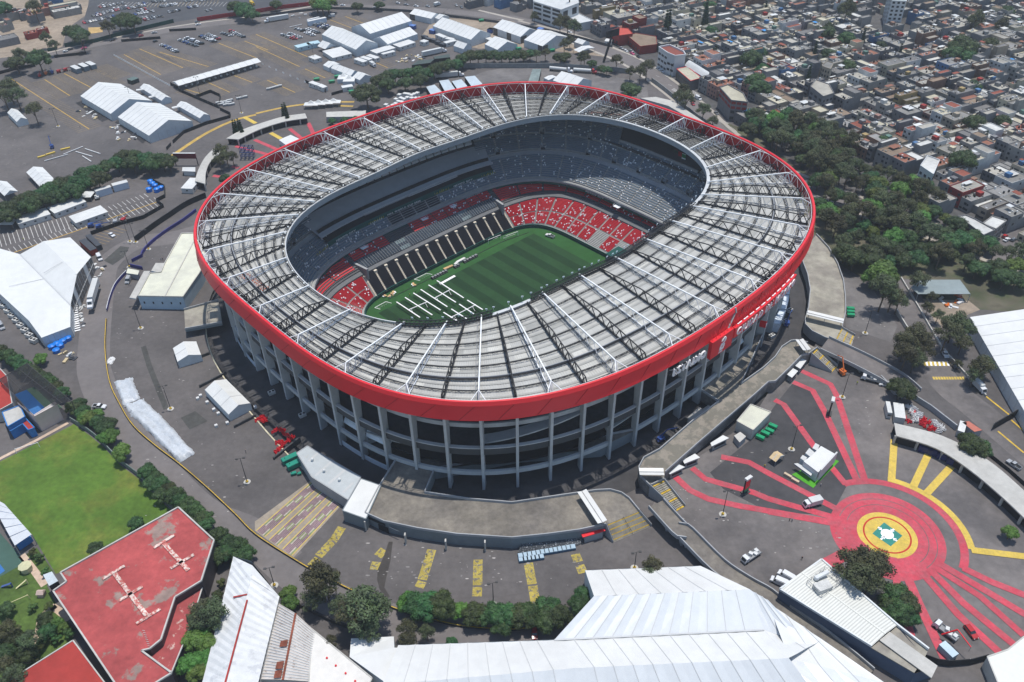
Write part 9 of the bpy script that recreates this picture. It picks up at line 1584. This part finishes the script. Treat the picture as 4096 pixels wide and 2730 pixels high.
 g = empty('house', (c.x, c.y, 0), lab, 'house', 'houses crowding the hillside' if len(h) < 5 else 'houses of the upper left and top edge'); g['h_'] = 1
 for nm, bb in (('wall', wb_), ('roof', rb_), ('roof_clutter', xb_)): bb.build(nm, HMATS, g)
 for tb_, wt in TK: tb_.build('water_tank', HMATS, g)
 for sgn in (-1, 1):
  for fz in range(int(H_/2.8)):
   for xx in (-.28, .05, .3):
    if rh.random() < .8: o = bpy.data.objects.new('window', wme); SC.collection.objects.link(o); o.parent = g; p = f(x+xx*a, y+sgn*(e/2+.03), 1+fz*2.8); o.location = p-Vector((c.x, c.y, 0)); o.rotation_euler = (0, 0, rz); o.scale = (rh.uniform(.8, 1.6), 1, rh.uniform(1, 1.4))
  for fz in range(int(H_/2.8)):
   if rh.random() < .5: o = bpy.data.objects.new('window', wme); SC.collection.objects.link(o); o.parent = g; p = f(x+sgn*(a/2+.03), y+rh.uniform(-.3, .3)*e, 1+fz*2.8); o.location = p-Vector((c.x, c.y, 0)); o.rotation_euler = (0, 0, rz+pi/2); o.scale = (1.2, 1, 1.2)
o = MBF.build('distant_houses', HMATS, None, (300, 700, 0)); tag(o, 'crowd of small grey, cream and terracotta roofed houses on the far hillside', 'houses', kind='stuff')
hc = [h[0] for h in vis if side(h[0]) > 20]; rh.shuffle(hc)
for i, c in enumerate(hc[:75]): k = ('ficus', 'ficus', 'euc', 'cypress')[i % 4]; tree(k, c+D2*7.5+D1*rh.uniform(-3, 3), rh.uniform(4.5, 8.5) if k != 'cypress' else 2, DW[k]+' rising among the hillside houses', 'trees among the hillside houses', 1.15)
trees(3, 'ficus', [(1740, 400, 11), (1690, 460, 9), (1790, 470, 9), (560, 470, 7), (720, 560, 7), (1860, 1080, 7), (1830, 760, 6)], 'standing out among the hillside houses', 8); trees(2, 'cypress', [(1385, 200, 3), (1410, 190, 3), (1740, 110, 3.4), (1800, 500, 2), (1820, 500, 2)], 'by the hillside street', 3); trees(2, 'ficus', [(2180, 720, 8), (2230, 760, 8), (2180, 1020, 7), (2220, 1080, 7), (990, 130, 5), (1790, 260, 6), (1790, 40, 7), (2120, 1150, 6)], 'among the avenue houses', 7)
struct(sheet('hillside_ground', [O+D2*8-D1*60, O+D2*8+D1*40, avp[8]+Vector((12, 8, 0)), avp[11]+Vector((10, 10, 0)), avp[14]+Vector((60, 10, 0)), Vector((900, 500, 0)), Vector((900, 1100, 0)), Vector((60, 1100, 0)), Vector((30, 720, 0))], .03, mat('street_dark', (.075, .073, .072), .9, .3, .3), 'dark narrow streets between the hillside houses'))
hz = MB(); hz.prism([(-1400, -300), (1400, -300), (1400, 1700), (-1400, 1700)], -12.5, 232, bottom=True)
vm = bpy.data.materials.new('haze_air'); vm.use_nodes = True; n = vm.node_tree; n.nodes.clear(); pv = n.nodes.new('ShaderNodeVolumePrincipled'); pv.inputs['Density'].default_value = .00011; pv.inputs['Color'].default_value = (.78, .84, .92, 1); ou = n.nodes.new('ShaderNodeOutputMaterial'); n.links.new(pv.outputs[0], ou.inputs['Volume'])
tag(hz.build('haze', vm, None, (0, 0, 0)), 'thin pale haze in the air over the city', 'haze', kind='stuff')
grp_ = {}
for o in bpy.data.objects:
 if '_o' in o: del o['_o']
 if 'h_' in o: del o['h_']
 if o.parent is None and 'label' in o and o.get('kind') is None: grp_.setdefault(o['label'], []).append(o)
bpy.context.view_layer.update()
for lab, L in grp_.items():
 if len(L) > 1:
  L.sort(key=lambda o: proj(o.matrix_world.translation)[0])
  for i, o in enumerate(L):
   o['label'] = lab+', '+('leftmost' if i == 0 else 'rightmost' if i == len(L)-1 else ordw(i+1)+' from left')
   if 'group' not in o: o['group'] = lab+'s'
